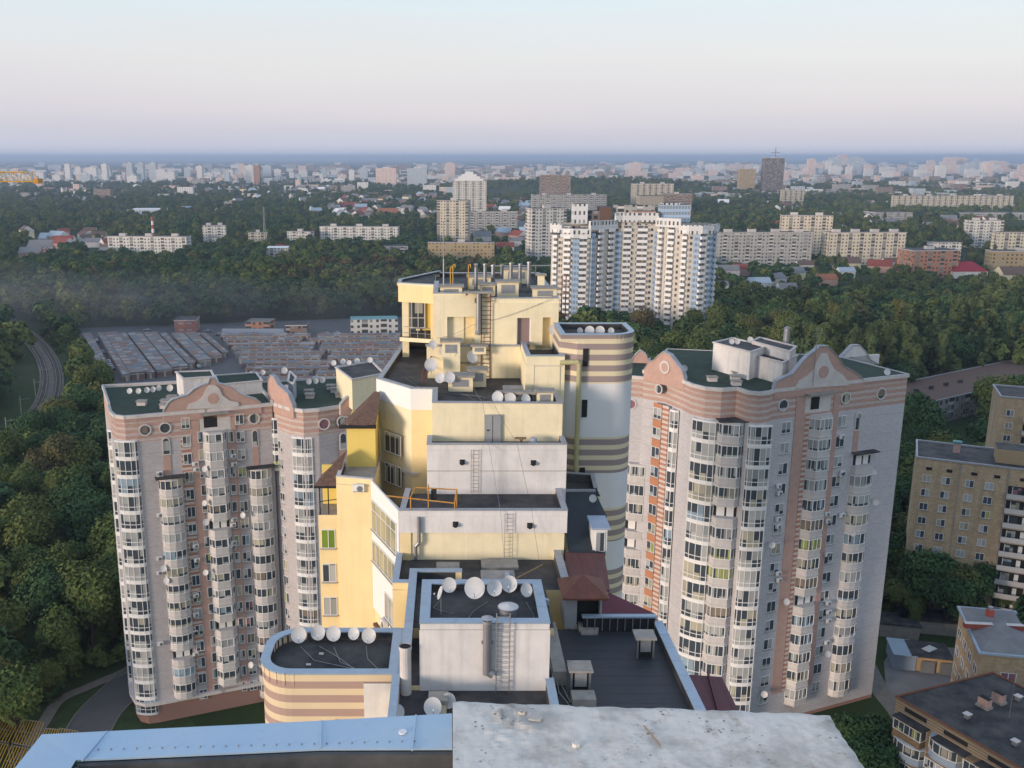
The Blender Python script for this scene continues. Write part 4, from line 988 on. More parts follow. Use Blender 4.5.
def arched(T, px, py, A, B, w, h):
    s, z, pos, e = hit(px, py, A, B); d = e
    P = [(s - w / 2, z - h / 2)] + [(s + w / 2, z - h / 2), (s + w / 2, z + h / 2 - w / 2)] + [(s + w / 2 * math.cos(rad(a)), z + h / 2 - w / 2 + w / 2 * math.sin(rad(a))) for a in range(15, 180, 15)] + [(s - w / 2, z + h / 2 - w / 2)]
    c = (s, z)
    Q = [(c[0] + (a - c[0]) * .72, c[1] + (b_ - c[1]) * .86) for a, b_ in P]
    mb = MB(); mb.wall2d(A, d, P, (0, .12), 'trim_white'); mb.wall2d(A, d, Q, (.12, .14), 'glass'); mb.build('arched_window', T)
    mb = MB(); mb.wall2d(A, d, [(s - w * .45, z - h / 2 - 3.4), (s + w * .45, z - h / 2 - 3.4), (s + w * .45, z - h / 2 - .05), (s - w * .45, z - h / 2 - .05)], (0, .08), 'terracotta'); mb.build('brick_strip', T)

def gable(T, pts, A, B, cx, trimpts, med, zb, scale_med, mat='terracotta'):
    P = [hit(px, py, A, B)[:2] for px, py in pts]
    L = math.dist(A, B); d = ((B[0] - A[0]) / L, (B[1] - A[1]) / L)
    mb = MB(); mb.wall2d(A, d, [(P[0][0], zb)] + P + [(P[-1][0], zb)], (-.45, .14), mat, 'trim_white'); g = mb.build('gable', T)
    # coping that follows the curve
    mb = MB()
    n = (d[1], -d[0])
    for p, q in zip(P, P[1:]):
        a = (A[0] + d[0] * p[0] - T.location.x, A[1] + d[1] * p[0] - T.location.y, p[1]); b_ = (A[0] + d[0] * q[0] - T.location.x, A[1] + d[1] * q[0] - T.location.y, q[1])
        mb.face([(a[0] + n[0] * .24, a[1] + n[1] * .24, a[2] + .1), (b_[0] + n[0] * .24, b_[1] + n[1] * .24, b_[2] + .1), (b_[0] - n[0] * .55, b_[1] - n[1] * .55, b_[2] + .1), (a[0] - n[0] * .55, a[1] - n[1] * .55, a[2] + .1)], 'coping_grey')
        mb.face([(a[0] + n[0] * .24, a[1] + n[1] * .24, a[2] - .08), (b_[0] + n[0] * .24, b_[1] + n[1] * .24, b_[2] - .08), (b_[0] + n[0] * .24, b_[1] + n[1] * .24, b_[2] + .1), (a[0] + n[0] * .24, a[1] + n[1] * .24, a[2] + .1)], 'coping_grey')
    mb.build('coping', g, world=False)
    if trimpts:
        Q = [hit(px, py, A, B)[:2] for px, py in trimpts]
        mb = MB(); mb.wall2d(A, d, Q, (.14, .30), 'trim_white'); mb.build('gable_trim', g)
    if med:
        s, z = hit(med[0], med[1], A, B)[:2]; r = scale_med
        mb = MB()
        ring = [(s + r * math.cos(rad(a)), z + r * math.sin(rad(a))) for a in range(0, 360, 18)]
        mb.wall2d(A, d, [(s + (x - s) * 1.45, z + (y - z) * 1.45) for x, y in ring], (.14, .33), 'trim_white'); mb.wall2d(A, d, ring, (.33, .37), 'terracotta'); mb.build('medallion', g)
    return g

def roofline(T, P, zt, w=.4, mat='coping_grey', h=.55):
    mb = MB()
    for a, b_ in zip(P, P[1:]):
        L = math.dist(a, b_)
        if L < .01: continue
        d = ((b_[0] - a[0]) / L, (b_[1] - a[1]) / L); c = ((a[0] + b_[0]) / 2, (a[1] + b_[1]) / 2)
        mb.obox(c, d, L + w * .9, w, zt - h, zt + .0015 * (len(mb.f) % 5), 'trim_white', mat)
    return mb.build('parapet', T)

# ------------------------------------------------------------------ right tower
ZR = 55.5; HR = 3.17
roofpx = [(644, 370), (667, 373.5), (684, 380), (693, 384), (706, 387), (722, 388.3), (737, 387.2), (740, 388), (748, 391), (760, 392.3), (770, 391), (774, 389), (908, 374)]
RPp = [W(a, b_, ZR) for a, b_ in roofpx]
P0, P1, P2, P3 = RPp[0], RPp[2], RPp[11], RPp[12]
e = ((P3[0] - P2[0]), (P3[1] - P2[1])); L = math.hypot(*e); e = (e[0] / L, e[1] / L); nb2 = (-e[1], e[0])
P4 = (P3[0] + nb2[0] * 15, P3[1] + nb2[1] * 15)
P5 = W(700, 353, ZR); P5b = (P0[0] + 7.5, P0[1] + 17)
tower_mat('right_tower_wall', ZR, (.60, .585, .61), 4.6)
TR = empty('apartment_tower', (60, 145, 0), 'brick apartment tower on the right with round glazed bays and a tall curved gable', 'building')
foot = RPp + [P4, P5b]
MB().prism(foot, 0, ZR - .02, 'right_tower_wall', 'green_roof').build('wall', TR)
noforest(foot)
roofline(TR, RPp[:12], ZR + .05); roofline(TR, [P2, P3, P4, P5b, P0], ZR + .05, .35)
def sill_lib(tag_, h, q=1.0):
    UC[tag_ + 'bay'] = unit(4.1 * q, .75, h, 'round', .28, h - .16, .85, 'frame_white', True, .2, 'glass', .95)
    UC[tag_ + 'bay2'] = unit(3.5, .6, h, 'round', .28, h - .16, .85, 'frame_white', True, .2, 'glass', .95)
    UC[tag_ + 'narrow'] = unit(1.7, .45, h, 'trap', .3, h - .2, .7, 'frame_white', True, .2, 'glass', .95)
    UC[tag_ + 'trap'] = unit(4.1 * q, 1.25, h, 'trap', 1.1, h - .3, .8)
    UC[tag_ + 'trap_open'] = unit(4.1 * q, 1.25, h, 'trap', 1.2, h - .35, .62, glazed=False)
    UC[tag_ + 'round'] = unit(4.1 * q, 1.3, h, 'round', 1.05, h - .3, .9)
    UC[tag_ + 'round_open'] = unit(4.1 * q, 1.3, h, 'round', 1.15, h - .35, .62, glazed=False)
    UC[tag_ + 'win'] = flatwin(1.7, 1.75, .95, 2)
    UC[tag_ + 'swin'] = flatwin(1.25, 1.7, .95, 2)
    UC[tag_ + 'slim'] = flatwin(.8, 1.7, .95, 1)
sill_lib('R', HR)
def floors(ztop, h, n): return [ztop - h * (i + 1) for i in range(n)]
rn = random.Random(4)
_, z0_, _, _ = hit(704, 414, P1, P2)
FR = floors(z0_, HR, int(z0_ / HR))
B1a, B1b = RPp[3], RPp[6]
column(TR, 'bay_window', 705, 445, RPp[3], RPp[5], FR, 0, 'Rbay', out=.45)
B2a, B2b = RPp[8], RPp[10]
column(TR, 'bay_window', 758.5, 445, B2a, B2b, FR, 0, 'Rbay2', out=.35)
# angled balconies between the bays stand before the wall
cA = W(716, 388.0, ZR); cB = W(743, 389.5, ZR)
_, zb_, _, _ = hit(729, 420, cA, cB)
FB = floors(zb_, HR, int(zb_ / HR))
column(TR, 'balcony', 729.5, 445, cA, cB, FB, 0, 'Rtrap', rnd=rn, out=.25)
MB().obox((lambda p: (p[0], p[1]))(hit(729.5, 445, cA, cB)[2]), (1, 0), 4.2, 3.0, zb_ + .02, zb_ + .2, 'bitumen').build('canopy', TR)
column(TR, 'bay_window', 673, 445, P0, P1, FR, 0, 'Rnarrow', out=.1)
column(TR, 'window', 656.5, 445, P0, P1, FR, 0, 'Rwin', out=.13)
tower_mat('stripe_wall', 400, (.5, .47, .46), 0)
k = NT('orange_brick'); tc = k.n('ShaderNodeTexCoord'); nz_ = k.n('ShaderNodeTexNoise', i_Scale=.8, i_Detail=5.0); k.l(tc.outputs['Object'], nz_.inputs['Vector'])
k.l(k.mix(nz_.outputs[0], (.50, .23, .12), (.38, .17, .10)), k.b.inputs['Base Color']); k.b.inputs['Roughness'].default_value = .85; M['orange_brick'] = k.m
k = NT('candy_brick'); uv = k.n('ShaderNodeUVMap', uv_map='UVMap'); s_ = k.n('ShaderNodeSeparateXYZ'); k.l(uv.outputs[0], s_.inputs[0])
k.l(k.mix(k.math('LESS_THAN', k.math('FRACT', k.math('DIVIDE', s_.outputs[1], .8)), .5), (.40, .19, .13), (.55, .48, .44)), k.b.inputs['Base Color']); k.b.inputs['Roughness'].default_value = .85; M['candy_brick'] = k.m
strip_on(TR, 652, 660.5, 445, P0, P1, 5.5, ZR - 4.7, 'orange_brick')
strip_on(TR, 661, 667.5, 445, P0, P1, 5.5, ZR - 4.7, 'candy_brick')
# main face
column(TR, 'window', 784.5, 445, P2, P3, floors(hit(784, 419, P2, P3)[1], HR, 15), 0, 'Rwin')
strip_on(TR, 792.5, 802.5, 445, P2, P3, 5.5, ZR - 1.65, 'terracotta'); strip_on(TR, 803, 807, 445, P2, P3, 5.5, ZR - 4.6, 'candy_brick', o1=.06)
strip_on(TR, 829.5, 835, 445, P2, P3, 5.5, ZR - 1.65, 'terracotta')
zc_ = hit(818, 415, P2, P3)[1]
column(TR, 'balcony', 818, 445, P2, P3, floors(zc_, HR, 15), 0, 'Rtrap', rnd=rn)
column(TR, 'window', 840.5, 432, P2, P3, floors(hit(840, 413, P2, P3)[1], HR, 15), 0, 'Rwin')
zd_ = hit(860, 452, P2, P3)[1]
column(TR, 'balcony', 860.5, 470, P2, P3, floors(zd_, HR, 13), 0, 'Rround', rnd=rn)
MB().obox((lambda p: p)(hit(860.5, 470, P2, P3)[2]), e, 4.4, 2.8, zd_ + .02, zd_ + .18, 'bitumen').build('canopy', TR)
for q in ((783, 405), (845.5, 398), (881, 393.6)): porthole(TR, *q, P2, P3, .75)
porthole(TR, 659, 389, P0, P1, .62)
arched(TR, 857.5, 421, P2, P3, 1.1, 3.0)
s, z, pos, e2 = hit(813.5, 402, P2, P3)
mb = MB(); mb.wall2d(P2, e, [(s - 1.6, z - 1.6), (s + 3.2, z - 1.6), (s + 3.2, z + 1.5), (s - 1.6, z + 1.5)], (0, .12), 'trim_white'); mb.wall2d(P2, e, [(s - .6, z - 1.1), (s + 1.0, z - 1.1), (s + 1.0, z + .8), (s - .6, z + .8)], (.12, .14), 'dark'); mb.wall2d(P2, e, [(s - 1.8, z + 1.3), (s + 3.4, z + 1.3), (s + 3.4, z + 1.5), (s - 1.8, z + 1.5)], (.14, 1.2), 'concrete'); mb.build('loggia', TR)
gable(TR, [(774, 389), (776, 381), (783, 377.5), (792, 374), (799, 365), (807, 356), (815, 350.5), (819, 346), (827, 346), (831, 350), (838, 357), (843, 366), (853, 371), (860, 376), (863, 381)], P2, P3, 822,
      [(794, 388), (797, 381), (806, 376), (812, 370), (816, 360), (820, 353), (826, 353), (829, 362), (833, 369), (841, 374), (846, 380), (847, 385)], (822, 371.5), ZR - 1.5, .95)
gable(TR, [(645, 369), (649, 362), (655, 360), (659, 355.5), (664, 351.5), (671, 355), (676, 362), (683, 371), (685, 379)], P0, P1, 665, None, (666, 367), ZR - 1.5, .7)
# rear gable dome at the right
Rb0 = (P4[0] - e[0] * 16, P4[1] - e[1] * 16)
gable(TR, [(838, 366), (841, 357), (846, 352), (852, 345.5), (859, 345), (865, 351), (870, 360), (878, 364)], Rb0, P4, 857, None, None, ZR - .5, .7, 'white_plaster')
# roof house
def roofbox(T, corners_px, zr, h, wall='white_plaster', top='bitumen', name='roof_house'):
    P = [W(a, b_, zr + h) for a, b_ in corners_px]
    mb = MB(); mb.prism(P, zr - .3, zr + h, wall, top); o = mb.build(name, T)
    mb = MB()
    for a, b_ in zip(P, P[1:] + P[:1]):
        L = math.dist(a, b_); d = ((b_[0] - a[0]) / L, (b_[1] - a[1]) / L); mb.obox(((a[0] + b_[0]) / 2, (a[1] + b_[1]) / 2), d, L + .3, .3, zr + h, zr + h + .18 + .002 * len(mb.f) / 6, 'trim_white')
    mb.build('coping', o); return o
roofbox(TR, [(713.5, 343), (750.5, 352.5), (767, 347), (733, 338.5)], ZR, 4.2)
roofbox(TR, [(751, 355), (783, 363), (797, 356), (764, 348)], ZR, 3.2)
roofbox(TR, [(752, 341.5), (790, 352), (796, 347), (760, 338)], ZR, 4.6)
def tvent(T, px, py, zr, w=1.3):
    x, y = W(px, py, zr); tl = T.location
    mb = MB(); mb.box(x - w / 2, x + w / 2, y - w * .4, y + w * .4, zr, zr + .55, 'trim_white'); mb.box(x - w * .6, x + w * .6, y - w * .5, y + w * .5, zr + .62, zr + .74, 'concrete'); mb.box(x - w * .3, x + w * .3, y - w * .3, y + w * .3, zr + .55, zr + .62, 'dark'); mb.build('roof_vent', T)
for q in ((712, 381), (736, 385), (737, 376), (735, 380)): tvent(TR, *q, ZR - .02)
x, y, zt = XY(787, 328, P2[1] + 12)
b = MB(); b.tube((x, y, ZR), (x, y, zt), .45, 'galvanised', 12); b.tube((x, y, zt), (x, y, zt + .3), .5, 'steel', 12, r2=.1); b.build('flue_pipe', TR)
for px, tp in ((781, 345), (793, 342), (795, 346)):
    x, y, zt = XY(px, tp, P2[1] + 10); b = MB(); b.tube((x, y, ZR), (x, y, zt), .22, 'steel', 8); b.build('flue_pipe', TR)
b = MB(); x, y, zt = XY(818, 328, P2[1] + 2); b.tube((x, y, ZR), (x, y, zt), .05, 'steel', 5)
for dz in (.3, .8, 1.2): b.tube((x - .8, y, zt - dz), (x + .8, y, zt - dz), .03, 'steel', 4)
b.build('aerial', TR)
# the return wing further left
ZW = ZR - .3
wA, wB = W(628, 385, ZW), W(645, 377, ZW)
WG = empty('apartment_wing', (33, 160, 0), 'narrow brick wing with balconies between the round striped corner and the right tower', 'building')
wf = [(P0[0] - 6.5, P0[1] + 3.0), (P0[0] + .2, P0[1] + .8), (P0[0] + 4, P0[1] + 15), (P0[0] - 6, P0[1] + 18), (P0[0] - 14, P0[1] + 12), (P0[0] - 14, P0[1] + 3.2)]
MB().prism(wf, 0, ZW - 1.0, 'right_tower_wall', 'green_roof').build('wall', WG); noforest(wf)
roofline(WG, wf[:3], ZW - .9)
gable(WG, [(628, 377), (630, 366), (634, 356), (640, 350), (646, 354), (649, 362), (652, 371)], (P0[0] - 3, P0[1] + 12), (P0[0] + 4, P0[1] + 11), 0, None, None, ZW - 2, .5)
FW = floors(hit(636, 462, wf[0], wf[1])[1], HR, 12)
column(WG, 'balcony', 636, 520, wf[0], wf[1], FW, 0, 'Rtrap', rnd=rn)
porthole(WG, 631, 404, wf[0], wf[1], .7)

# ------------------------------------------------------------------ left towers
ZL = 50.9; HL = 2.84
tower_mat('left_tower_wall', ZL, (.55, .515, .53), 4.2)
sill_lib('L', HL, .86)
lp = [(109, 405), (110.5, 411), (115, 414.8), (124, 416), (136, 415.2), (204, 409), (272, 402.8)]
LP_ = [W(a, b_, ZL) for a, b_ in lp]
LP_[5] = tuple((LP_[4][i] + LP_[6][i]) / 2 for i in (0, 1)); A_, B_ = LP_[4], LP_[6]
L = math.dist(A_, B_); ed = ((B_[0] - A_[0]) / L, (B_[1] - A_[1]) / L); nn = (-ed[1], ed[0])
TL = empty('apartment_tower', (-42, 140, 0), 'brick apartment tower at the far left with a curved gable and a green flat roof', 'building')
lf = LP_ + [(LP_[6][0] + nn[0] * 17, LP_[6][1] + nn[1] * 17), (LP_[1][0] - .6 + nn[0] * 16, LP_[1][1] + nn[1] * 16)]
MB().prism(lf, 0, ZL - .02, 'left_tower_wall', 'green_roof').build('wall', TL); noforest(lf)
roofline(TL, LP_, ZL + .05); roofline(TL, [lf[6], lf[7], lf[8], LP_[0]], ZL + .5, .35)
z0_ = hit(127, 441, A_, B_)[1]; FL = floors(z0_, HL, int(z0_ / HL))
column(TL, 'bay_window', 128, 470, LP_[2], LP_[4], FL, 0, 'Lbay', out=.0)
column(TL, 'bay_window', 114.6, 470, LP_[0], LP_[2], FL, 0, 'Lnarrow', out=.1)
column(TL, 'balcony', 172, 500, A_, B_, floors(hit(172, 476, A_, B_)[1], HL, 13), 0, 'Lround', rnd=rn)
MB().obox(hit(172, 500, A_, B_)[2], ed, 4.5, 3.0, hit(172, 476, A_, B_)[1] + .02, hit(172, 476, A_, B_)[1] + .18, 'bitumen').build('canopy', TL)
column(TL, 'window', 188.5, 470, A_, B_, floors(hit(188, 416, A_, B_)[1], HL, 17), 0, 'Lswin', out=.1)
strip_on(TL, 182.5, 192.5, 470, A_, B_, 5.5, ZL - 4.2, 'candy_brick', o1=.04)
strip_on(TL, 193, 202, 470, A_, B_, 3.5, ZL - 1.65, 'terracotta'); strip_on(TL, 229.5, 238, 470, A_, B_, 3.5, ZL - 1.65, 'terracotta')
column(TL, 'window', 202.5, 470, A_, B_, floors(hit(202, 430, A_, B_)[1], HL, 16), 0, 'Lslim', out=.1)
column(TL, 'window', 232.5, 470, A_, B_, floors(hit(232, 430, A_, B_)[1], HL, 16), 0, 'Lslim', out=.1)
column(TL, 'balcony', 216.5, 470, A_, B_, floors(hit(216, 430, A_, B_)[1], HL, 15), 0, 'Ltrap', rnd=rn)
column(TL, 'window', 242, 470, A_, B_, floors(hit(242, 412, A_, B_)[1], HL, 17), 0, 'Lswin', out=.1)
column(TL, 'balcony', 261.5, 500, A_, B_, floors(hit(261, 466, A_, B_)[1], HL, 14), 0, 'Lround', rnd=rn)
MB().obox(hit(261.5, 500, A_, B_)[2], ed, 4.5, 3.0, hit(261, 466, A_, B_)[1] + .02, hit(261, 466, A_, B_)[1] + .18, 'bitumen').build('canopy', TL)
for q in ((145, 430), (165, 428), (254, 418.5)): porthole(TL, *q, A_, B_, .72)
arched(TL, 166, 446, A_, B_, 1.2, 2.8); arched(TL, 255, 438, A_, B_, 1.0, 2.8)
s, z, pos, e2 = hit(215, 421, A_, B_)
mb = MB(); mb.wall2d(A_, ed, [(s - 2.3, z - 2), (s + 2.3, z - 2), (s + 2.3, z + 2), (s - 2.3, z + 2)], (0, .12), 'trim_white'); mb.wall2d(A_, ed, [(s - 1.7, z - .9), (s + .3, z - .9), (s + .3, z + .9), (s - 1.7, z + .9)], (.12, .14), 'dark'); mb.wall2d(A_, ed, [(s - 2.1, z + 1.2), (s + 2.1, z + 1.2), (s + 2.1, z + 1.45), (s - 2.1, z + 1.45)], (.14, 1.0), 'concrete'); mb.build('loggia', TL)
gable(TL, [(163, 411.5), (168, 403), (172, 399.5), (180, 397), (187, 395), (194, 389), (202, 385), (208, 383.5), (209.5, 378), (215, 378), (216.5, 383), (224, 384.5), (232, 387), (239, 393), (247, 396.5), (256, 399), (261, 403)], A_, B_, 212,
      [(187, 409), (189, 404), (197, 401), (203, 396), (206, 389), (209, 385), (215, 385), (219, 388), (222, 395), (229, 400), (238, 402), (239, 406)], (213, 398), ZL - 1.5, .85)
roofbox(TL, [(183, 379), (214, 377), (211, 371), (176, 372.5)], ZL, 3.4, 'white_plaster', 'green_roof'); roofbox(TL, [(219, 385), (262, 381), (256, 373), (215, 376)], ZL, 2.0, 'white_plaster', 'green_roof')
for q in ((142, 405), (166, 404), (172, 400), (165, 408)): tvent(TL, *q, ZL - .02)
# ground-floor cornice
mb = MB()
for a, b_ in zip(LP_, LP_[1:]):
    L = math.dist(a, b_); d = ((b_[0] - a[0]) / L, (b_[1] - a[1]) / L); mb.obox(((a[0] + b_[0]) / 2 + d[1] * .2, (a[1] + b_[1]) / 2 - d[0] * .2), d, L + .6, 1.0, 3.4, 3.9 + .002 * (len(mb.f) // 6), 'trim_white')
mb.build('cornice', TL)
# second left tower
lp2 = [(269, 388), (274, 395), (281, 402), (290, 407.5), (303, 409.5), (318, 408.5), (344, 404.5), (420, 397)]
L2 = [W(a, b_, ZL) for a, b_ in lp2]
L2[0] = (LP_[6][0] + .05, LP_[6][1] + .4)
for i_ in (1, 2): L2[i_] = tuple(L2[0][j] + (L2[3][j] - L2[0][j]) * i_ / 3 for j in (0, 1))
TM = empty('apartment_tower', (-20, 150, 0), 'brick apartment tower behind the yellow wall, round dark portholes under its green roof', 'building')
E0, E1 = L2[5], L2[7]; L = math.dist(E0, E1); ee = ((E1[0] - E0[0]) / L, (E1[1] - E0[1]) / L); n2 = (-ee[1], ee[0])
mf = L2 + [(L2[7][0] + n2[0] * 17, L2[7][1] + n2[1] * 17), (L2[0][0] + n2[0] * 14 + .5, L2[0][1] + n2[1] * 14)]
MB().prism(mf, 0, ZL - .02, 'left_tower_wall', 'green_roof').build('wall', TM); noforest(mf)
roofline(TM, L2, ZL + .05); roofline(TM, [mf[7], mf[8], mf[9], mf[0]], ZL + .3, .35)
column(TM, 'bay_window', 304, 465, L2[3], L2[5], floors(hit(303, 436, L2[3], L2[5])[1], HL, 16), 0, 'Lbay', out=.1)
column(TM, 'window', 281.5, 465, L2[0], L2[3], floors(hit(281, 440, L2[0], L2[3])[1], HL, 16), 0, 'Lswin')
column(TM, 'balcony', 276.0, 465, L2[0], L2[3], floors(hit(276, 418, L2[0], L2[3])[1], HL, 3), 0, 'Lnarrow')
for q in ((324, 424), (342.5, 421.5)): porthole(TM, *q, E0, E1, .75)
arched(TM, 343, 441, E0, E1, 1.2, 2.8)
gable(TM, [(340, 405), (346, 398), (352, 395), (359, 392), (364, 386), (371, 382.5), (380, 380), (392, 385), (400, 399)], E0, E1, 0, None, None, ZL - 1.5, .5)
gable(TM, [(268.3, 389), (269, 380), (271, 375), (275, 377), (279, 385), (284, 389), (289, 394), (293, 404), (294, 408)], L2[0], L2[3], 0, None, None, ZL - 1.5, .5)
roofbox(TM, [(336, 368), (352, 380), (384, 374), (372, 362)], ZL, 4.4, 'cream', 'bitumen'); roofbox(TM, [(288, 382), (293, 384), (296, 378), (290, 372)], ZL, 3.0, 'blue_grey')
for q in ((310, 398), (309, 394), (335, 392), (340, 397), (331, 389)): tvent(TM, *q, ZL - .02)

# the house-fronts carry dishes and air conditioners
GL = 'small dishes on the roof of the far-left brick tower'
lab = ['left end', 'second', 'third', 'fourth', 'fifth', 'sixth']
for i, (px, py) in enumerate(((129.7, 391), (138.6, 391), (147, 390), (153, 389.4), (159, 388), (170, 388))):
    x, y, z = XY(px, py, lf[8][1] - 1 + (px - 129) * .08); dish(px, py, y, 5.5 if i < 5 else 6.5, 'small white dish on the back parapet of the far-left tower, ' + (lab[i] + ' from the left' if i else 'nearest its left corner'), 0, 20, ZL, GL)
GL = 'small dishes on the green roof behind the yellow wall'
for px, py, d_, lb in ((251, 374, 5, 'dish left of the blue-grey stack between the two left towers'), (263, 372.5, 5, 'dish just left of the blue-grey stack, beside its neighbour on the ledge'), (284.5, 370.5, 6.5, 'dish above the blue-grey stack of the second left tower'), (286, 388, 6.5, 'dish right of the small side gable of the second left tower'),
                       (293, 399, 4.5, 'lowest small dish on the green roof corner behind the side gable'), (309, 381.7, 5.5, 'left dish of three on the back edge of the green roof'), (316, 381, 5.5, 'middle dish of three on the back edge of the green roof'), (322.5, 380, 6, 'right dish of three on the back edge of the green roof'),
                       (333.7, 363, 5.5, 'leftmost dish on the cream roof house, hanging over its corner'), (343, 361.5, 5.5, 'second dish from the left on the cream roof house'), (349, 362.7, 5, 'third dish from the left on the cream roof house'), (357, 361, 5.5, 'fourth dish from the left on the cream roof house'), (370, 360, 5.5, 'rightmost dish on the cream roof house')):
    dish(px, py, 150 if py > 385 else 158, d_, lb, 0, 20, ZL if px < 325 else ZL + 4.4, GL)
GL = 'small dishes on the roof of the right tower'
for px, py, d_, Y, zr, lb in ((731.6, 341.5, 5.5, 152, ZR + 4.2, 'left dish of the pair on the roof house of the right tower'), (737.3, 341.5, 5.5, 152, ZR + 4.2, 'right dish of the pair on the roof house of the right tower'), (750, 339.8, 6, 154, ZR + 4.2, 'pinkish dish right of the pair on the roof house of the right tower'), (754, 366, 7, 142, ZR + .5, 'white dish mounted on the side wall of the roof house'),
                           (684, 368.5, 7, 147, ZR - .3, 'white dish beside the small left gable of the right tower'), (887, 372, 6.5, 152, ZR, 'white dish near the right corner of the right tower roof')):
    dish(px, py, Y, d_, lb, 0, 20, zr, GL)
def facade_dish(T, px, py, A, B, d_, label, g):
    s, z, pos, e = hit(px, py, A, B); n = (e[1], -e[0])
    o = empty('satellite_dish', (pos[0] + n[0] * 1.0, pos[1] + n[1] * 1.0, z - .1), label, 'satellite dish', g)
    r = place(RM, 'reflector', o, (0, 0, .1)); r.scale = (d_,) * 3; r.rotation_euler = (rad(-20), 0, rad(rn.uniform(-25, 15)))
    mb = MB(); mb.tube((0, .02, .1), (-n[0] * 1.0, -n[1] * 1.0, .1), .03, 'steel', 5); mb.build('mount', o, world=False)
rows = ['high', 'upper', 'middle', 'lower', 'low']
G_ = 'small dishes on the fronts of the brick towers'
for px, py, d_, lb in ((163, 566, 1.0, 'dish left of the round balconies of the far-left tower, upper of two'), (166, 578, 1.0, 'dish left of the round balconies of the far-left tower, lower of two'), (204, 467, .9, 'dish on the left brick strip of the far-left tower, topmost'), (204, 501, .9, 'dish on the left brick strip of the far-left tower, second from the top'), (205, 520, 1.0, 'dish on the left brick strip of the far-left tower, third from the top'), (205, 570, .9, 'dish on the left brick strip of the far-left tower, lowest'), (242, 513, .9, 'dish beside the right window column of the far-left tower'), (250, 662, 1.0, 'dish low on the right window column of the far-left tower')):
    facade_dish(TL, px, py, A_, B_, d_, lb, G_)
for px, py, d_, lb in ((753.5, 396 + 4, .01, ''),):
    pass
for px, py, d_, A0_, B0_, lb in ((748, 549, .9, P2, P3, 'dish low on the wall left of the second bay of the right tower'), (767.5, 542.5, .95, P2, P3, 'dish on the white wall right of the second bay of the right tower'), (782, 599, 1.0, P2, P3, 'dish on the left brick strip of the right tower, halfway up'), (760, 691, 1.0, P2, P3, 'dish low on the white wall of the right tower'), (871, 500, 1.0, P2, P3, 'dish at the round balconies near the right edge, upper of two'), (869, 470, .9, P2, P3, 'dish at the right of the topmost round balcony of the right tower'), (848, 531, .95, P2, P3, 'dish on the front of a round balcony of the right tower'), (823, 651, 1.0, P2, P3, 'dish between the right windows and the round balconies of the right tower')):
    facade_dish(TR, px, py, A0_, B0_, d_, lb, G_)
for T, A0_, B0_, pxs, yr in ((TR, P2, P3, (777, 840.5, 826), (430, 650)), (TL, A_, B_, (160, 196, 233), (440, 660))):
    for i in range(22):
        px = rn.choice(pxs) + rn.uniform(-1, 1); py = rn.uniform(*yr); s, z, pos, e = hit(px, py, A0_, B0_)
        ac(T, (pos[0] + e[1] * .12, pos[1] - e[0] * .12, z), math.atan2(e[1], e[0]))
# ================================================================== ground, roads, railway
S_ = MB(); S_.face([(-60000, -3000, 0), (60000, -3000, 0), (60000, 80000, 0), (-60000, 80000, 0)], 'ground_mat')
struct(S_.build('ground', None))
def sheet(name, px, z, mat, world=None):
    P = world or [W(a, b, 0) for a, b in px]
    o = MB().face([(x, y, z) for x, y in P], mat).build(name, None); return struct(o)
def ribbon(C, w, z, mat, name, h=0, offs=0):
    mb = MB(); n = len(C); Lp = []
    for i in range(n):
        a = Vector(C[max(i - 1, 0)]); b = Vector(C[min(i + 1, n - 1)]); d = (b - a).normalized(); nn_ = Vector((-d.y, d.x))
        c = Vector(C[i]); Lp.append((c + nn_ * (w / 2 + offs), c - nn_ * (w / 2 - offs)))
    for (a, b), (c, d) in zip(Lp, Lp[1:]):
        mb.face([(a.x, a.y, z), (c.x, c.y, z), (d.x, d.y, z), (b.x, b.y, z)], mat)
        if h:
            mb.face([(a.x, a.y, z - h), (c.x, c.y, z - h), (c.x, c.y, z), (a.x, a.y, z)], mat); mb.face([(b.x, b.y, z - h), (d.x, d.y, z - h), (d.x, d.y, z), (b.x, b.y, z)], mat)
    return mb.build(name, None)
def smooth_line(P, k=6):
    out = []
    for i in range(len(P) - 1):
        p0 = Vector(P[max(i - 1, 0)]); p1 = Vector(P[i]); p2 = Vector(P[i + 1]); p3 = Vector(P[min(i + 2, len(P) - 1)])
        for j in range(k):
            t = j / k
            out.append(tuple(.5 * ((2 * p1) + (p2 - p0) * t + (2 * p0 - 5 * p1 + 4 * p2 - p3) * t * t + (3 * p1 - p0 - 3 * p2 + p3) * t ** 3)))
    out.append(tuple(P[-1])); return out
rail = smooth_line([W(a, b, 0) for a, b in ((-60, 297), (-20, 307), (3, 318), (25, 334), (42, 352), (51, 372), (50, 395), (38, 417), (16, 440), (-20, 466), (-70, 500))])
struct(ribbon(rail, 9.2, .5, 'ballast', 'railway_bed', .5))
for off in (-2.45, 2.45): struct(ribbon(rail, 2.7, .56, 'track_bed', 'railway_sleepers', 0, off))
for off in (-3.2, -1.7, 1.7, 3.2):
    mb_ = ribbon(rail, .2, .72, 'steel_rail', 'rail', .2, off); struct(mb_)
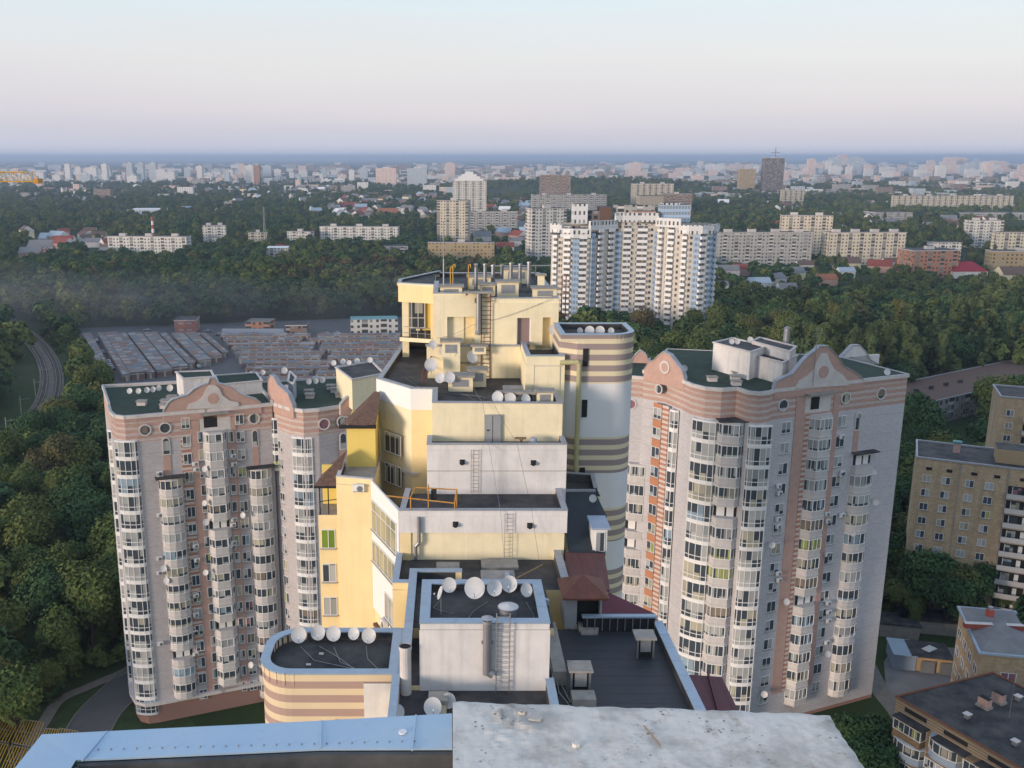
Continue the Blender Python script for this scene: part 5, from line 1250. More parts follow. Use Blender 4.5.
for i, (px, py, tp) in enumerate(((43, 395, 358), (37, 409, 372), (23, 428, 388), (9, 452, 402), (46, 436, 415), (62, 340, 325))):
    x, y = W(px, py, 0); b = MB(); b.tube((x, y, 0), (x, y, 11), .24, 'concrete', 6, r2=.14); b.tube((x, y, 9.8), (x + 3.2, y, 10.2), .07, 'steel', 4); o = b.build('railway_pole', None)
    tag(o, 'concrete pole inside the railway bend, ' + ['topmost of the close row', 'second of the row', 'third of the row', 'nearest of the row', 'close under the near end of the bend', 'standing alone beyond the bend'][i], 'pole', 'poles along the railway')
# road and paths by the left tower
road = smooth_line([W(a, b, 0) for a, b in ((60, 790), (92, 724), (112, 700), (140, 676), (190, 650), (260, 640))])
struct(ribbon(road, 7.0, .012, 'asphalt', 'road')); struct(ribbon(road, .25, .13, 'pavement', 'kerb', .13, 3.6)); struct(ribbon(road, .25, .13, 'pavement', 'kerb', .13, -3.6))
struct(ribbon(smooth_line([W(a, b, 0) for a, b in ((20, 760), (44, 722), (60, 700), (90, 686), (130, 668), (170, 640))]), 2.0, .02, 'pavement', 'path'))
sheet('lawn', [(50, 722), (70, 703), (95, 700), (60, 760), (40, 760)], .006, 'lawn'); sheet('lawn', [(100, 728), (104, 712), (125, 703), (165, 690), (200, 730), (150, 760), (95, 760)], .006, 'lawn'); sheet('lawn', [(70, 702), (100, 688), (135, 668), (140, 675), (100, 698)], .008, 'lawn')
# yard at the lower right with garages
sheet('yard', [(884, 662), (893, 645), (960, 648), (975, 690), (900, 716), (886, 690)], .01, 'yard')
struct(ribbon(smooth_line([W(a, b, 0) for a, b in ((862, 655), (880, 690), (905, 725), (930, 800))]), 3.2, .014, 'pavement', 'path'))
# garage field
sheet('asphalt_apron', [(78, 328), (420, 316), (450, 430), (230, 480), (100, 480), (92, 400)], .01, 'asphalt')

def shed(name, label, cat, c, d, L, Wd, h, wall, roof, pitch=0, group=None, hip=False, over=.4, front=5):
    """low house: walls and a gabled, hipped or flat roof with eaves"""
    T = empty(name, (c[0], c[1], 0), label, cat, group)
    b = MB(); b.obox(c, d, L, Wd, 0, h, wall); b.build('wall', T)
    n = (-d[1], d[0]); r = MB(); l2, w2 = L / 2 + over, Wd / 2 + over
    def P(a, b_, z): return (c[0] + d[0] * a + n[0] * b_, c[1] + d[1] * a + n[1] * b_, z)
    if pitch:
        k = l2 - w2 * .8 if hip else l2
        r.face([P(-l2, -w2, h), P(l2, -w2, h), P(k, 0, h + pitch), P(-k, 0, h + pitch)], roof); r.face([P(l2, w2, h), P(-l2, w2, h), P(-k, 0, h + pitch), P(k, 0, h + pitch)], roof)
        r.face([P(-l2, w2, h), P(-l2, -w2, h), P(-k, 0, h + pitch)], roof if hip else wall); r.face([P(l2, -w2, h), P(l2, w2, h), P(k, 0, h + pitch)], roof if hip else wall)
    else:
        r.obox(c, d, L + over, Wd + over, h, h + .25, roof)
    r.build('roof', T)
    noforest([P(-l2 - 1, -w2 - front, 0)[:2], P(l2 + 1, -w2 - front, 0)[:2], P(l2 + 1, w2 + 1, 0)[:2], P(-l2 - 1, w2 + 1, 0)[:2]])
    return T
# long rows of lock-up garages
gi = 0
def grow(p, q, wd, h, label):
    a, b_ = W(*p, 0), W(*q, 0); L = math.dist(a, b_); d = ((b_[0] - a[0]) / L, (b_[1] - a[1]) / L)
    return shed('garage_row', label, 'garages', ((a[0] + b_[0]) / 2, (a[1] + b_[1]) / 2), d, L, wd, h, 'garage_wall', 'garage_roofs', 0, 'rows of lock-up garages')
for i, (p0, wd, ln_) in enumerate(((87, 3.6, 100), (101, 2.6, 104), (111, 5.6, 100), (122, 3.2, 98), (135, 6, 94), (150, 6, 88), (163, 2.8, 78), (177, 5, 72), (190, 5, 64), (203, 2.6, 52))):
    a = W(p0, 338.5, 0); q = (a[0] + .423 * ln_, a[1] - .906 * ln_)
    shed('garage_row', 'long garage row running towards the camera, number %s from the left in the garage field' % ['one', 'two', 'three', 'four', 'five', 'six', 'seven', 'eight', 'nine', 'ten'][i], 'garages', ((a[0] + q[0]) / 2, (a[1] + q[1]) / 2), (.423, -.906), ln_, wd, 2.6 + .25 * (i % 3), 'garage_wall', 'garage_roofs', 0, 'rows of lock-up garages')
for i in range(13):
    y0 = 340 + i * 4.1 + i * i * .09
    x0 = 222 + i * 3.6; x1 = 408 + rn.uniform(-8, 6)
    ps = ['farthest', 'second farthest', 'third farthest', 'fourth farthest', 'fifth farthest', 'sixth farthest', 'middle', 'sixth nearest', 'fifth nearest', 'fourth nearest', 'third nearest', 'second nearest', 'nearest'][i]
    m_ = x0 + (x1 - x0) * rn.uniform(.4, .6)
    grow((x0, y0), (m_ - 4, y0 - .4), 5.6, 2.3 + rn.uniform(0, .3), 'garage row lying across the view, left half, ' + ps + ' of its field')
    grow((m_ + 3, y0 - .3), (x1, y0 - .8), 5.6, 2.3 + rn.uniform(0, .3), 'garage row lying across the view, right half, ' + ps + ' of its field')

# ================================================================== blocks of flats and houses
def block(name, label, cat, x0, x1, yt, yb, wall, dep=13, yaw=0, roof='bitumen_light', house=2, z0=0, clear=48, pb=None, group=None, attic=True, far=False):
    """x0..x1, yt: pixels of the front's top corners; yb: pixel row where its foot would stand"""
    xm = (x0 + x1) / 2; X, Y = W(xm, yb, z0)
    _, _, zt = XY(xm, yt, Y)
    wd = (x1 - x0) / F * math.hypot(Y, H) / math.cos(rad(yaw)) * .995
    d = (math.cos(rad(yaw)), math.sin(rad(yaw))); n = (-d[1], d[0])
    T = empty(name, (X, Y, 0), label, cat, group)
    c = (X + n[0] * dep / 2, Y + n[1] * dep / 2)
    b = MB(); b.obox(c, d, wd, dep, 0, zt, wall, roof); b.build('wall', T)
    if attic:
        b = MB(); b.obox(c, d, wd + .4, dep + .4, zt, zt + .5, 'trim_white', roof); b.build('roof', T)
        for i in range(house):
            t = (i + .5) / house - .5; q = (c[0] + d[0] * wd * t, c[1] + d[1] * wd * t)
            MB().obox(q, d, min(6, wd * .2), 4.5, zt + .5, zt + 2.9, 'balcony_beige', roof).build('roof_house', T)
    if not far:
        def P(a, b_): return (c[0] + d[0] * a + n[0] * b_, c[1] + d[1] * a + n[1] * b_)
        noforest([P(-wd / 2 - 3, -dep / 2 - clear), P(wd / 2 + 3, -dep / 2 - clear), P(wd / 2 + 3, dep / 2 + 3), P(-wd / 2 - 3, dep / 2 + 3)])
    return T, c, d, wd, zt
B5 = 'five-storey block'
block('apartment_block', 'long pale five-storey block left of centre beneath the red and white chimney', 'apartment block', 108, 188, 237, 257, 'blk_white', 13, -4, house=3)
block('apartment_block', 'small pale block rising from trees right of the long pale one, taller of two', 'apartment block', 204, 226, 226, 245, 'blk_white', 14, 10)
block('annex', 'low white annex at the foot of the small pale block in the woods', 'annex', 207, 224, 238, 248, 'blk_white', 12, 0, house=0)
block('apartment_block', 'cream low block among trees beside the thin lattice mast', 'apartment block', 249, 267, 233, 247, 'blk_cream', 12, 5, house=1)
block('apartment_block', 'white low block half sunk in trees, right of the lattice mast', 'apartment block', 287, 311, 232, 246, 'blk_white', 12, -12, house=1)
block('apartment_block', 'long pale five-storey block left of the grey-beige high-rise', 'apartment block', 320, 398, 227, 245, 'blk_white', 13, -4, house=3)
block('office', 'white two-storey house with a flat teal roof beyond the garages', 'house', 351, 398, 319.5, 335, 'blk_white', 11, 6, 'teal_roof', 0, attic=False)
T_, c_t, d_t, w_t, z_t = block('residential_tower', 'grey and beige sixteen-storey slab behind the roof pipes, left of centre', 'high-rise', 437, 468, 201, 246, 'blk_cream', 18, -8, house=1)
block('residential_tower', 'white high-rise with a stepped pointed crown above the long white slab', 'high-rise', 453, 486, 181, 225, 'blk_white', 16, 0, house=0)
block('apartment_block', 'long white nine-storey slab to the right of the stepped-crown high-rise', 'apartment block', 468, 517, 212, 235, 'blk_grey', 13, 5)
block('apartment_block', 'low yellow-brick block behind the roof pipes of the stepped building', 'apartment block', 428, 494, 243, 262, 'blk_yellow', 13, -3, house=1)
block('residential_tower', 'brown-brick twin tower far behind the white corrugated high-rise', 'high-rise', 540, 570, 175, 206, 'blk_brick', 15, 0, house=2)
block('apartment_block', 'long grey nine-storey slab below the brown-brick twin tower', 'apartment block', 532, 606, 195, 216, 'blk_grey', 13, 3, house=3)
block('residential_tower', 'plain pale slab standing just left of the white corrugated high-rise', 'high-rise', 531, 566, 209, 262, 'blk_white', 16, 16, house=1)
block('residential_tower', 'beige high-rise group behind the top of the white corrugated high-rise', 'high-rise', 632, 672, 184, 214, 'blk_cream', 18, 0, house=2)
block('residential_tower', 'lower beige slab right of the beige high-rise group', 'high-rise', 662, 691, 194, 216, 'blk_brick', 15, 0, house=1)
block('residential_tower', 'sand-coloured tower left of the dark unfinished skyscraper', 'high-rise', 739, 754, 169, 195, 'blk_yellow', 20, 0, house=0, far=True)
Tt, ct, dt, wt_, ztt = block('unfinished_tower', 'dark unfinished skyscraper with a crane mast, highest on the right skyline', 'high-rise', 763, 782, 158, 195, 'blk_dark', 26, 0, house=1, far=True)
b = MB(); b.tube((ct[0] + 4, ct[1], ztt), (ct[0] + 4, ct[1], ztt + 24), 1.0, 'steel', 4); b.obox((ct[0] + 4, ct[1]), (1, 0), 20, 1.4, ztt + 12, ztt + 13.4, 'steel'); b.build('roof_mast', Tt)
block('apartment_block', 'cream nine-storey block behind the two long five-storey blocks on the right', 'apartment block', 781, 828, 216, 256, 'blk_cream', 14, -10, house=2)
block('apartment_block', 'long patchy five-storey block right of the white corrugated high-rise', 'apartment block', 716, 811, 233, 266, 'blk_grey', 13, 2, house=4)
block('apartment_block', 'five-storey block with cream end wall and tall poplars before it', 'apartment block', 826, 904, 233, 265, 'blk_cream', 13, 2, house=4)
block('office', 'orange-brick office building with stepped red balconies and dark windows', 'office', 910, 958, 251, 278, 'blk_orange', 22, 4, house=1)
block('office', 'white roof box on top of the orange-brick office building', 'office', 933, 960, 243, 262, 'blk_white', 14, 2, house=0)
block('apartment_block', 'white block behind trees at the right, above the yellow mansion', 'apartment block', 968, 1000, 221, 248, 'blk_white', 14, -6)
block('apartment_block', 'long cream block row across the right background above the dark tree belt', 'apartment block', 894, 1012, 196, 212, 'blk_cream', 14, 1, house=5)
block('apartment_block', 'pale yellow corner house at the right edge by the hipped grey roof', 'apartment block', 992, 1050, 252, 276, 'blk_yellow', 14, -8, house=1)
block('apartment_block', 'cream low house under dark roof left of the right edge', 'apartment block', 996, 1046, 233, 262, 'blk_cream', 12, -5, 'brown_tile', 0)
block('warehouse', 'flat grey shed roof among trees in the right background', 'shed', 876, 912, 213, 224, 'blk_grey', 40, 2, house=0)
block('warehouse', 'long low grey shed on the far right behind the tree belt', 'shed', 950, 1040, 213, 220, 'blk_grey', 30, 0, house=0)
block('apartment_block', 'small pale block above the cream nine-storey block', 'apartment block', 782, 803, 190, 207, 'blk_cream', 14, 3)
block('warehouse', 'long white-roofed hall in the left background woods', 'hall', 128, 160, 210, 217, 'far_blue', 50, 2, 'frame_white', 0)
block('warehouse', 'white shed with a blue-white roof by the lattice mast', 'shed', 267, 288, 248, 260, 'blk_white', 20, 5, 'frame_white', 0, attic=False)
block('warehouse', 'grey low hall at the left edge of the yellow-brick block', 'shed', 386, 408, 247, 256, 'blk_grey', 20, 8, 'bitumen_light', 0)
block('office', 'small brick house with a flat roof at the far edge of the garages', 'house', 175, 196, 321, 333, 'blk_redwhite', 12, 5, 'bitumen_light', 0)
block('office', 'peach house with a pale roof behind the garage field, centre-left', 'house', 245, 270, 322, 332, 'blk_orange', 12, -5, 'pavement', 0, attic=False)
block('wall', 'long graffiti-green wall at the back of the garage field', 'wall', 222, 284, 329, 334, 'blue_grey', 1.5, 0, 'concrete', 0, attic=False)
block('office', 'grey shed with a brown front beyond the garages, near the centre', 'shed', 286, 307, 326, 336, 'blk_brick', 12, 4, 'bitumen_light', 0)
# red and white chimney, lattice masts
x, y = W(154.5, 252, 0); _, _, zt = XY(154.5, 217, y)
T = empty('smokestack', (x, y, 0), 'thin red and white banded chimney behind the long pale block on the left', 'chimney')
for i in range(9): MB().tube((x, y, zt * i / 9), (x, y, zt * (i + 1) / 9), 1.7 - i * .08, 'smokestack_red' if i % 2 == 0 else 'white_paint', 12, r2=1.62 - i * .08).build('band', T, smooth=False)
for px, yb, yt, lb in ((265.5, 253, 207, 'thin dark lattice mast left of centre, rising from the woods'), (560, 165, 158.5, 'far thin mast on the skyline just right of centre')):
    x, y = W(px, yb + (8 if yb < 200 else 0), 0); _, _, zt = XY(px, yt, y); mb = MB(); wd = zt * .035
    for a, b_ in ((-1, -1), (1, -1), (1, 1), (-1, 1)): mb.tube((x + a * wd, y + b_ * wd, 0), (x + a * .2, y + b_ * .2, zt), zt * .006, 'steel', 4)
    for i in range(9):
        k0_ = 1 - i / 9; k1 = 1 - (i + 1) / 9
        for a, b_, c, d in ((-1, -1, 1, -1), (1, -1, 1, 1), (1, 1, -1, 1), (-1, 1, -1, -1)): mb.tube((x + a * wd * k0_, y + b_ * wd * k0_, zt * i / 9), (x + c * wd * k1, y + d * wd * k1, zt * (i + 1) / 9), zt * .003, 'steel', 4)
    tag(mb.build('lattice_mast', None), lb, 'mast')
# stepped crown of the white high-rise
x, y, z = XY(469, 181, W(469, 225, 0)[1] + 6)
b = MB(); wd = 33 / F * y
for i in range(4): b.box(x - wd * (.42 - .1 * i), x + wd * (.42 - .1 * i), y - 5, y + 6, z + i * 3, z + i * 3 + 3, 'frame_white')
o = b.build('roof_crown', None); tg = [q for q in COL.objects if q.get('label', '').startswith('white high-rise with a stepped')][0]
o.parent = tg; o.location = -tg.location
# end wall of the grey-beige slab: paler strip
# small detached houses
wm = {'w': 'white_plaster', 'c': 'cream', 'b': 'terracotta', 'y': 'yellow'}
paint('roof_red', (.26, .07, .05), var=.3); paint('roof_grey', (.22, .22, .23), var=.3); paint('roof_blue', (.33, .42, .50), var=.2); paint('roof_brown', (.15, .10, .08), var=.3); paint('roof_orange', (.35, .14, .08), var=.3); paint('roof_crimson', (.30, .03, .05), var=.15)
HS = [(727, 277, 24, 'w', 'roof_grey', 0, 'pale house with a dark grey gable roof by the corrugated high-rise'), (741, 275, 20, 'b', 'roof_red', -20, 'brick house with a dull red roof next to the grey-roofed pale house'), (758, 290, 24, 'w', 'roof_blue', 5, 'house with a light blue metal roof at the edge of the woods'),
      (775, 285, 22, 'w', 'roof_grey', 40, 'white gabled house facing left among the trees'), (792, 279, 24, 'c', 'roof_grey', 10, 'house with a rounded pale grey roof in the garden quarter'), (804, 271, 18, 'w', 'roof_brown', 0, 'white house with a maroon-brown roof behind the rounded grey roof'),
      (786, 295, 20, 'w', 'roof_grey', 0, 'low pale shed just above the wood edge'), (825, 286, 22, 'b', 'roof_orange', 5, 'house with an orange roof in the middle of the gardens'), (845, 278, 18, 'w', 'roof_blue', 0, 'small house with a pale turquoise roof right of the orange roof'),
      (846, 269, 26, 'c', 'roof_brown', 0, 'dark purple-brown roofed house by the five-storey block'), (879, 272, 26, 'b', 'roof_red', -25, 'tall brick villa with two red gables'), (890, 268, 18, 'w', 'roof_brown', 0, 'brown-roofed house right of the brick villa'),
      (963, 277, 40, 'w', 'roof_crimson', 3, 'white house with a wide crimson hip roof at the right'), (1012, 281, 34, 'c', 'roof_brown', 0, 'brown-roofed house at the right edge below the cream block'), (720, 292, 16, 'w', 'roof_grey', 0, 'low shed touching the foot of the corrugated high-rise'),
      (283, 253, 16, 'c', 'roof_red', 0, 'low red-roofed house in the left woods'), (110, 258, 22, 'w', 'roof_grey', -15, 'white house with grey roof at the left end of the long pale block'), (94, 247, 18, 'w', 'roof_grey', 0, 'white roof among trees left of the long pale block'),
      (52, 243, 24, 'w', 'roof_blue', 5, 'wide pale roof in the clearing on the left'), (66, 246, 18, 'w', 'roof_grey', 10, 'pale cottage right of the wide roof in the left clearing'), (44, 252, 30, 'w', 'roof_grey', 0, 'long pale shed below the wide roof in the left clearing'),
      (32, 258, 24, 'b', 'roof_grey', 5, 'small grey house near the left edge clearing'), (350, 210, 22, 'w', 'roof_red', 5, 'reddish roof on the wooded slope left of the beige slab'), (388, 217, 24, 'b', 'roof_orange', 0, 'pink-brown house just left of the beige slab'),
      (370, 205, 18, 'w', 'roof_grey', -10, 'white cottage on the wooded slope above the long pale block'), (505, 252, 20, 'w', 'roof_red', 0, 'red-roofed cottage between the beige slab and the plain pale slab'), (516, 246, 16, 'w', 'roof_grey', 0, 'pale cottage between the slabs near the centre'),
      (903, 678 - 420, 20, 'w', 'roof_grey', 0, 'grey-roofed house behind the orange-brick office')]
for px, py, wpx, wl, rf, yaw, lb in HS:
    c = W(px, py, 0); L = wpx / F * math.hypot(c[1], H); shed('detached_house', lb, 'house', c, (math.cos(rad(yaw)), math.sin(rad(yaw))), L * .85, L * .62, 5.2 if L > 8 else 4, wm[wl], rf, L * .22, 'houses in the garden quarters', hip=(rf == 'roof_crimson'), front=48)
rh = random.Random(21)
rl = ['roof_grey', 'roof_brown', 'roof_blue', 'roof_brown', 'roof_red', 'roof_grey', 'frame_white']
proto = {}
def far_house(x, y, i):
    key = rh.randrange(9)
    if key not in proto:
        b = MB(); b.obox((0, 0), (1, 0), 11, 8, 0, 5.5, rh.choice(['white_plaster', 'cream', 'white_paint', 'terracotta'])); m0 = b.mesh('wall')
        r = MB(); rf = rl[key % 7]; r.face([(-6, -4.5, 5.4), (6, -4.5, 5.4), (6, 0, 8.6), (-6, 0, 8.6)], rf); r.face([(-6, 4.5, 5.4), (6, 4.5, 5.4), (6, 0, 8.6), (-6, 0, 8.6)], rf); r.face([(-6, -4.5, 5.4), (-6, 4.5, 5.4), (-6, 0, 8.6)], 'white_plaster'); r.face([(6, -4.5, 5.4), (6, 4.5, 5.4), (6, 0, 8.6)], 'white_plaster')
        proto[key] = (m0, r.mesh('roof'))
    e = empty('detached_house', (x, y, 0), 'tiny house among trees far in the background', 'house', 'tiny far-off houses')
    e.rotation_euler.z = rh.uniform(-1.2, 1.2); s_ = rh.uniform(.9, 1.7); e.scale = (s_, s_, s_)
    for nm_, m_ in zip(('wall', 'roof'), proto[key]): q = bpy.data.objects.new(nm_, m_); link(q); q.parent = e
n_ = 0
while n_ < 230:
    reg = rh.choice([(180, 430, 189, 215), (60, 330, 186, 196), (480, 540, 200, 245), (300, 440, 196, 222), (560, 1024, 182, 200), (700, 1020, 200, 232), (20, 120, 236, 262)])
    px = rh.uniform(reg[0], reg[1]); py = rh.uniform(reg[2], reg[3])
    c = W(px, py, 0)
    if any(inpoly(c[0], c[1], P) for P in FOOT): continue
    far_house(c[0], c[1], n_); noforest([(c[0] - 11, c[1] - 75), (c[0] + 11, c[1] - 75), (c[0] + 11, c[1] + 6), (c[0] - 11, c[1] + 6)]); n_ += 1

# ------------------------------------------------------------------ skyline
SK = [(257, 6, 165, 185, 'blk_orange', 'orange tower standing out of the left skyline'), (386, 20, 168, 187, 'far_pink', 'wide cream tower pair on the skyline left of centre'), (417, 19, 168, 187, 'far_blue', 'blue-white wide tower on the skyline left of centre'), (205 - 5, 5, 166, 184, 'far_white', 'narrow white tower on the left skyline near the orange one'),
      (68, 5, 164, 180, 'far_white', 'white slim tower on the far-left skyline'), (105, 5, 164, 182, 'far_white', 'second white slim tower on the far-left skyline'), (450, 10, 163, 178, 'far_pink', 'pinkish tower on the skyline above the stepped crown'), (130, 6, 163, 180, 'far_blue', 'leftmost of three blue-grey towers on the left skyline'), (141, 6, 163, 180, 'far_blue', 'middle of three blue-grey towers on the left skyline'), (153, 7, 163, 180, 'far_blue', 'rightmost of three blue-grey towers on the left skyline'),
      (635, 11, 162.5, 176, 'far_pink', 'pink tower pair on the skyline above the corrugated high-rise'), (298, 5, 180, 189, 'far_pink', 'small church-like house below the left skyline'), (504, 10, 177, 185, 'far_pink', 'lone cream house on the wooded ridge at the centre'),
      (811, 7, 159, 176, 'far_pink', 'leftmost tall tower right of the unfinished skyscraper'), (836, 8, 159, 174, 'far_blue', 'dark tall tower on the right skyline'), (857, 8, 162, 175, 'far_blue', 'purple-grey tower on the right skyline'), (989, 6, 162.5, 178, 'far_pink', 'pale tall slab near the right end of the skyline'), (994, 20, 161, 171, 'far_pink', 'broad pink stepped building at the right end of the skyline')]
def skyb(px, wpx, yt, yb, wall, lb, grp=None):
    X, Y = W(px, yb, 0); _, _, zt = XY(px, yt, Y); wd = wpx / F * Y
    T = MB(); T.box(-wd / 2, wd / 2, 0, 22, 0, zt, wall, 'bitumen_light'); T.box(-wd * .15, wd * .15, 5, 12, zt, zt + 3.5, 'far_white')
    o = T.build('skyline_building', None, world=False); o.location = (X, Y, 0); tag(o, lb, 'apartment block', grp); return o
for q in SK: skyb(*q)
rs = random.Random(8)
for i in range(250):
    t = rs.random()
    if t < .42: px = rs.uniform(0, 345); yb = rs.uniform(176, 186); h = rs.choice([5, 6, 8, 10, 13]) * rs.uniform(.7, 1.0); wl = rs.choice(['far_white', 'far_blue', 'far_white', 'far_pink']); wp = rs.uniform(3, 11)
    elif t < .52: px = rs.uniform(340, 480); yb = rs.uniform(176, 187); h = rs.choice([5, 7, 10, 12]) * rs.uniform(.6, 1); wl = rs.choice(['far_pink', 'far_white', 'far_blue', 'blk_brick']); wp = rs.uniform(3, 9)
    elif t < .60: px = rs.uniform(500, 700); yb = rs.uniform(170, 182); h = rs.uniform(2, 7); wl = rs.choice(['far_pink', 'far_white']); wp = rs.uniform(4, 12)
    else: px = rs.uniform(690, 1040); yb = rs.uniform(168, 178); h = rs.uniform(4, 9.5); wl = rs.choice(['far_pink', 'far_pink', 'far_white', 'far_white', 'far_blue']); wp = rs.uniform(4, 14)
    h *= .75 + .9 * max(0, noise.noise(Vector((px * .022, 4.4, 0))) + .25)
    lb = 'pale apartment block in the crowd of the left skyline' if px < 345 else ('hazy block in the thin middle stretch of the skyline' if px < 700 else 'sunlit pinkish block in the crowd of the right skyline')
    skyb(px, wp, yb - h, yb, wl, lb, 'blocks of the ' + ('left' if px < 345 else 'middle' if px < 700 else 'right') + ' skyline')
# the rest of the town beyond reads as one mass
b = MB()
for i in range(2300):
    px = rs.uniform(-60, 1100); yb = rs.choice([rs.uniform(164, 176), rs.uniform(170, 186), rs.uniform(182, 200)])
    if px < 420 and rs.random() < (.35 if yb < 178 else .7): continue
    if 480 < px < 640 and yb > 185: continue
    X, Y = W(px, yb, 0); wd = rs.uniform(15, 60) * (1.6 if yb < 172 else .7); zt = rs.choice([7, 9, 15, 15, 27]) * (1.3 if yb < 172 else .85)
    b.obox((X, Y), (1, rs.uniform(-.0, .0)), wd, 16, 0, zt, rs.choice(['far_white', 'far_pink', 'far_blue', 'blk_grey', 'blk_brick']), 'bitumen_light')
o = b.build('distant_town', None); o['kind'] = 'stuff'; tag(o, 'scatter of tiny buildings of the town towards the horizon', 'town')

# ================================================================== white corrugated high-rise
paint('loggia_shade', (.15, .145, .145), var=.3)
WC = empty('residential_tower', (110, 470, 0), 'wide white and beige corrugated high-rise with blue strips and white crown, right of centre', 'high-rise')
YW = 470
segs = [  # px at the roof, depth offset, top row, wall kind
    (552, 6, 223, 'wc_wall'), (562, 2, 226, 'wc_wall'), (574, -1, 229, 'wc_wall'), (590, -1, 229, 'wc_wall'), (600, 3, 221, 'wc_blue'), (616, 9, 219, 'wc_wall'), (622, 10, 213, 'wc_wall'), (640, 10, 213, 'wc_wall'), (658, 9, 215, 'wc_wall'), (664, 5, 217, 'wc_wall'), (681, -1, 219, 'wc_wall'), (690, -4, 224, 'wc_wall'), (702, -5, 225, 'wc_wall'), (712, -2, 224, 'wc_blue'), (718, 6, 223, 'wc_blue')]
ZT = XY(600, 226, YW)[2]
ring = []
for px, dy, yt, m_ in segs:
    x, y, z = XY(px, yt, YW + dy); ring.append((x, y, z, m_))
b = MB()
for (x0, y0, z0, m0), (x1, y1, z1, m1) in zip(ring, ring[1:]):
    zt = min(z0, z1) - 4.4
    b.face([(x0, y0, 0), (x1, y1, 0), (x1, y1, zt), (x0, y0, zt)], m0 if m0 == 'wc_blue' and m1 == 'wc_blue' else 'wc_wall')
back = [(ring[-1][0], YW + 26), (ring[0][0] + 4, YW + 26)]
b.face([(ring[-1][0], ring[-1][1], 0), (back[0][0], back[0][1], 0), (back[0][0], back[0][1], ZT), (ring[-1][0], ring[-1][1], ZT)], 'wc_wall'); b.face([(ring[0][0], ring[0][1], 0), (back[1][0], back[1][1], 0), (back[1][0], back[1][1], ZT), (ring[0][0], ring[0][1], ZT)], 'wc_wall')
b.face([(back[0][0], back[0][1], 0), (back[1][0], back[1][1], 0), (back[1][0], back[1][1], ZT), (back[0][0], back[0][1], ZT)], 'wc_wall')
b.face([(x, y, ZT - 5) for x, y, z, m_ in ring] + [(p[0], p[1], ZT - 5) for p in back], 'bitumen_light'); b.build('wall', WC)
b = MB(); groups = [(0, 1, 224), (1, 3, 228.5), (3, 5, 221), (5, 8, 214), (8, 10, 218.5), (10, 14, 224.5)]
for a, c, yt in groups:
    zt = XY(600, yt, YW)[2]
    for (x0, y0, z0, m0), (x1, y1, z1, m1) in zip(ring[a:c], ring[a + 1:c + 1]):
        L = math.dist((x0, y0), (x1, y1)); d = ((x1 - x0) / L, (y1 - y0) / L)
        b.obox(((x0 + x1) / 2 + d[1] * .2, (y0 + y1) / 2 - d[0] * .2), d, L + .9, 1.6, zt - 4.4, zt, 'wc_crown', 'trim_white')
b.build('crown', WC)
def pbox(x0, x1, yt, yb, dy, wall, nm='roof_house', dep=9):
    a = XY(x0, yt, YW + dy); c = XY(x1, yt, YW + dy); zb = XY(x0, yb, YW + dy)[2]
    b = MB(); b.box(a[0], c[0], a[1], a[1] + dep, zb, a[2], wall, 'bitumen_light'); b.build(nm, WC)
pbox(574, 588, 204, 224, 14, 'wc_crown'); pbox(588, 600, 211, 224, 16, 'blk_dark'); pbox(600, 612, 207, 222, 16, 'brown_tile'); pbox(616, 655, 205, 218, 18, 'blk_grey'); pbox(662, 691, 205, 222, 10, 'wc_blue'); pbox(664, 680, 203, 206, 12, 'wc_crown'); pbox(634, 656, 211.5, 215, 9.2, 'terracotta'); pbox(640, 664, 196, 206, 20, 'concrete')
noforest([(ring[0][0] - 6, YW - 14), (ring[-1][0] + 6, YW - 14), (ring[-1][0] + 8, YW + 30), (ring[0][0] - 6, YW + 30)])
# balconies of every stack: white parapet, dark opening
def wcb(w_, dp=1.3):
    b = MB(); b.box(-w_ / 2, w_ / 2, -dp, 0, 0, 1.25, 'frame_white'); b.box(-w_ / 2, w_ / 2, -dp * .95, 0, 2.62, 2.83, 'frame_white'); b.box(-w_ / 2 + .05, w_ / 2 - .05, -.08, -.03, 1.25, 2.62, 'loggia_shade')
    b.box(-w_ * .05, w_ * .2, -.14, -.09, 1.25, 2.5, 'glass'); return b.mesh('balcony')
Wm = {3.6: wcb(3.6), 2.6: wcb(2.6), 5.0: wcb(5.0)}
stacks = [(568, 230, 3.6, 1, 2), (583.5, 230, 3.6, 2, 3), (600.5, 224, 3.6, 3, 4), (611, 222, 3.6, 4, 5), (628, 217, 3.6, 6, 7), (643, 217, 5.0, 7, 8), (662, 221, 3.6, 8, 9), (672, 223, 3.6, 9, 10), (703, 228, 3.6, 12, 13), (686, 223, 2.6, 10, 11), (715, 227, 2.6, 13, 14), (556.5, 228, 2.6, 0, 1)]
bcount = 0; restb = []
for px, yt, wv, a, c in stacks:
    A0, B0 = ring[a][:2], ring[c][:2]
    s, z, pos, e_ = hit(px, yt + 6, A0, B0)
    for k_ in range(21):
        zz = 58 - 2.85 * (k_ + 2) - (0 if wv > 3 else 0)
        if zz < 2: continue
        restb.append((zz, pos, e_, wv))
restb.sort(key=lambda r: -r[0])
rest = MB()
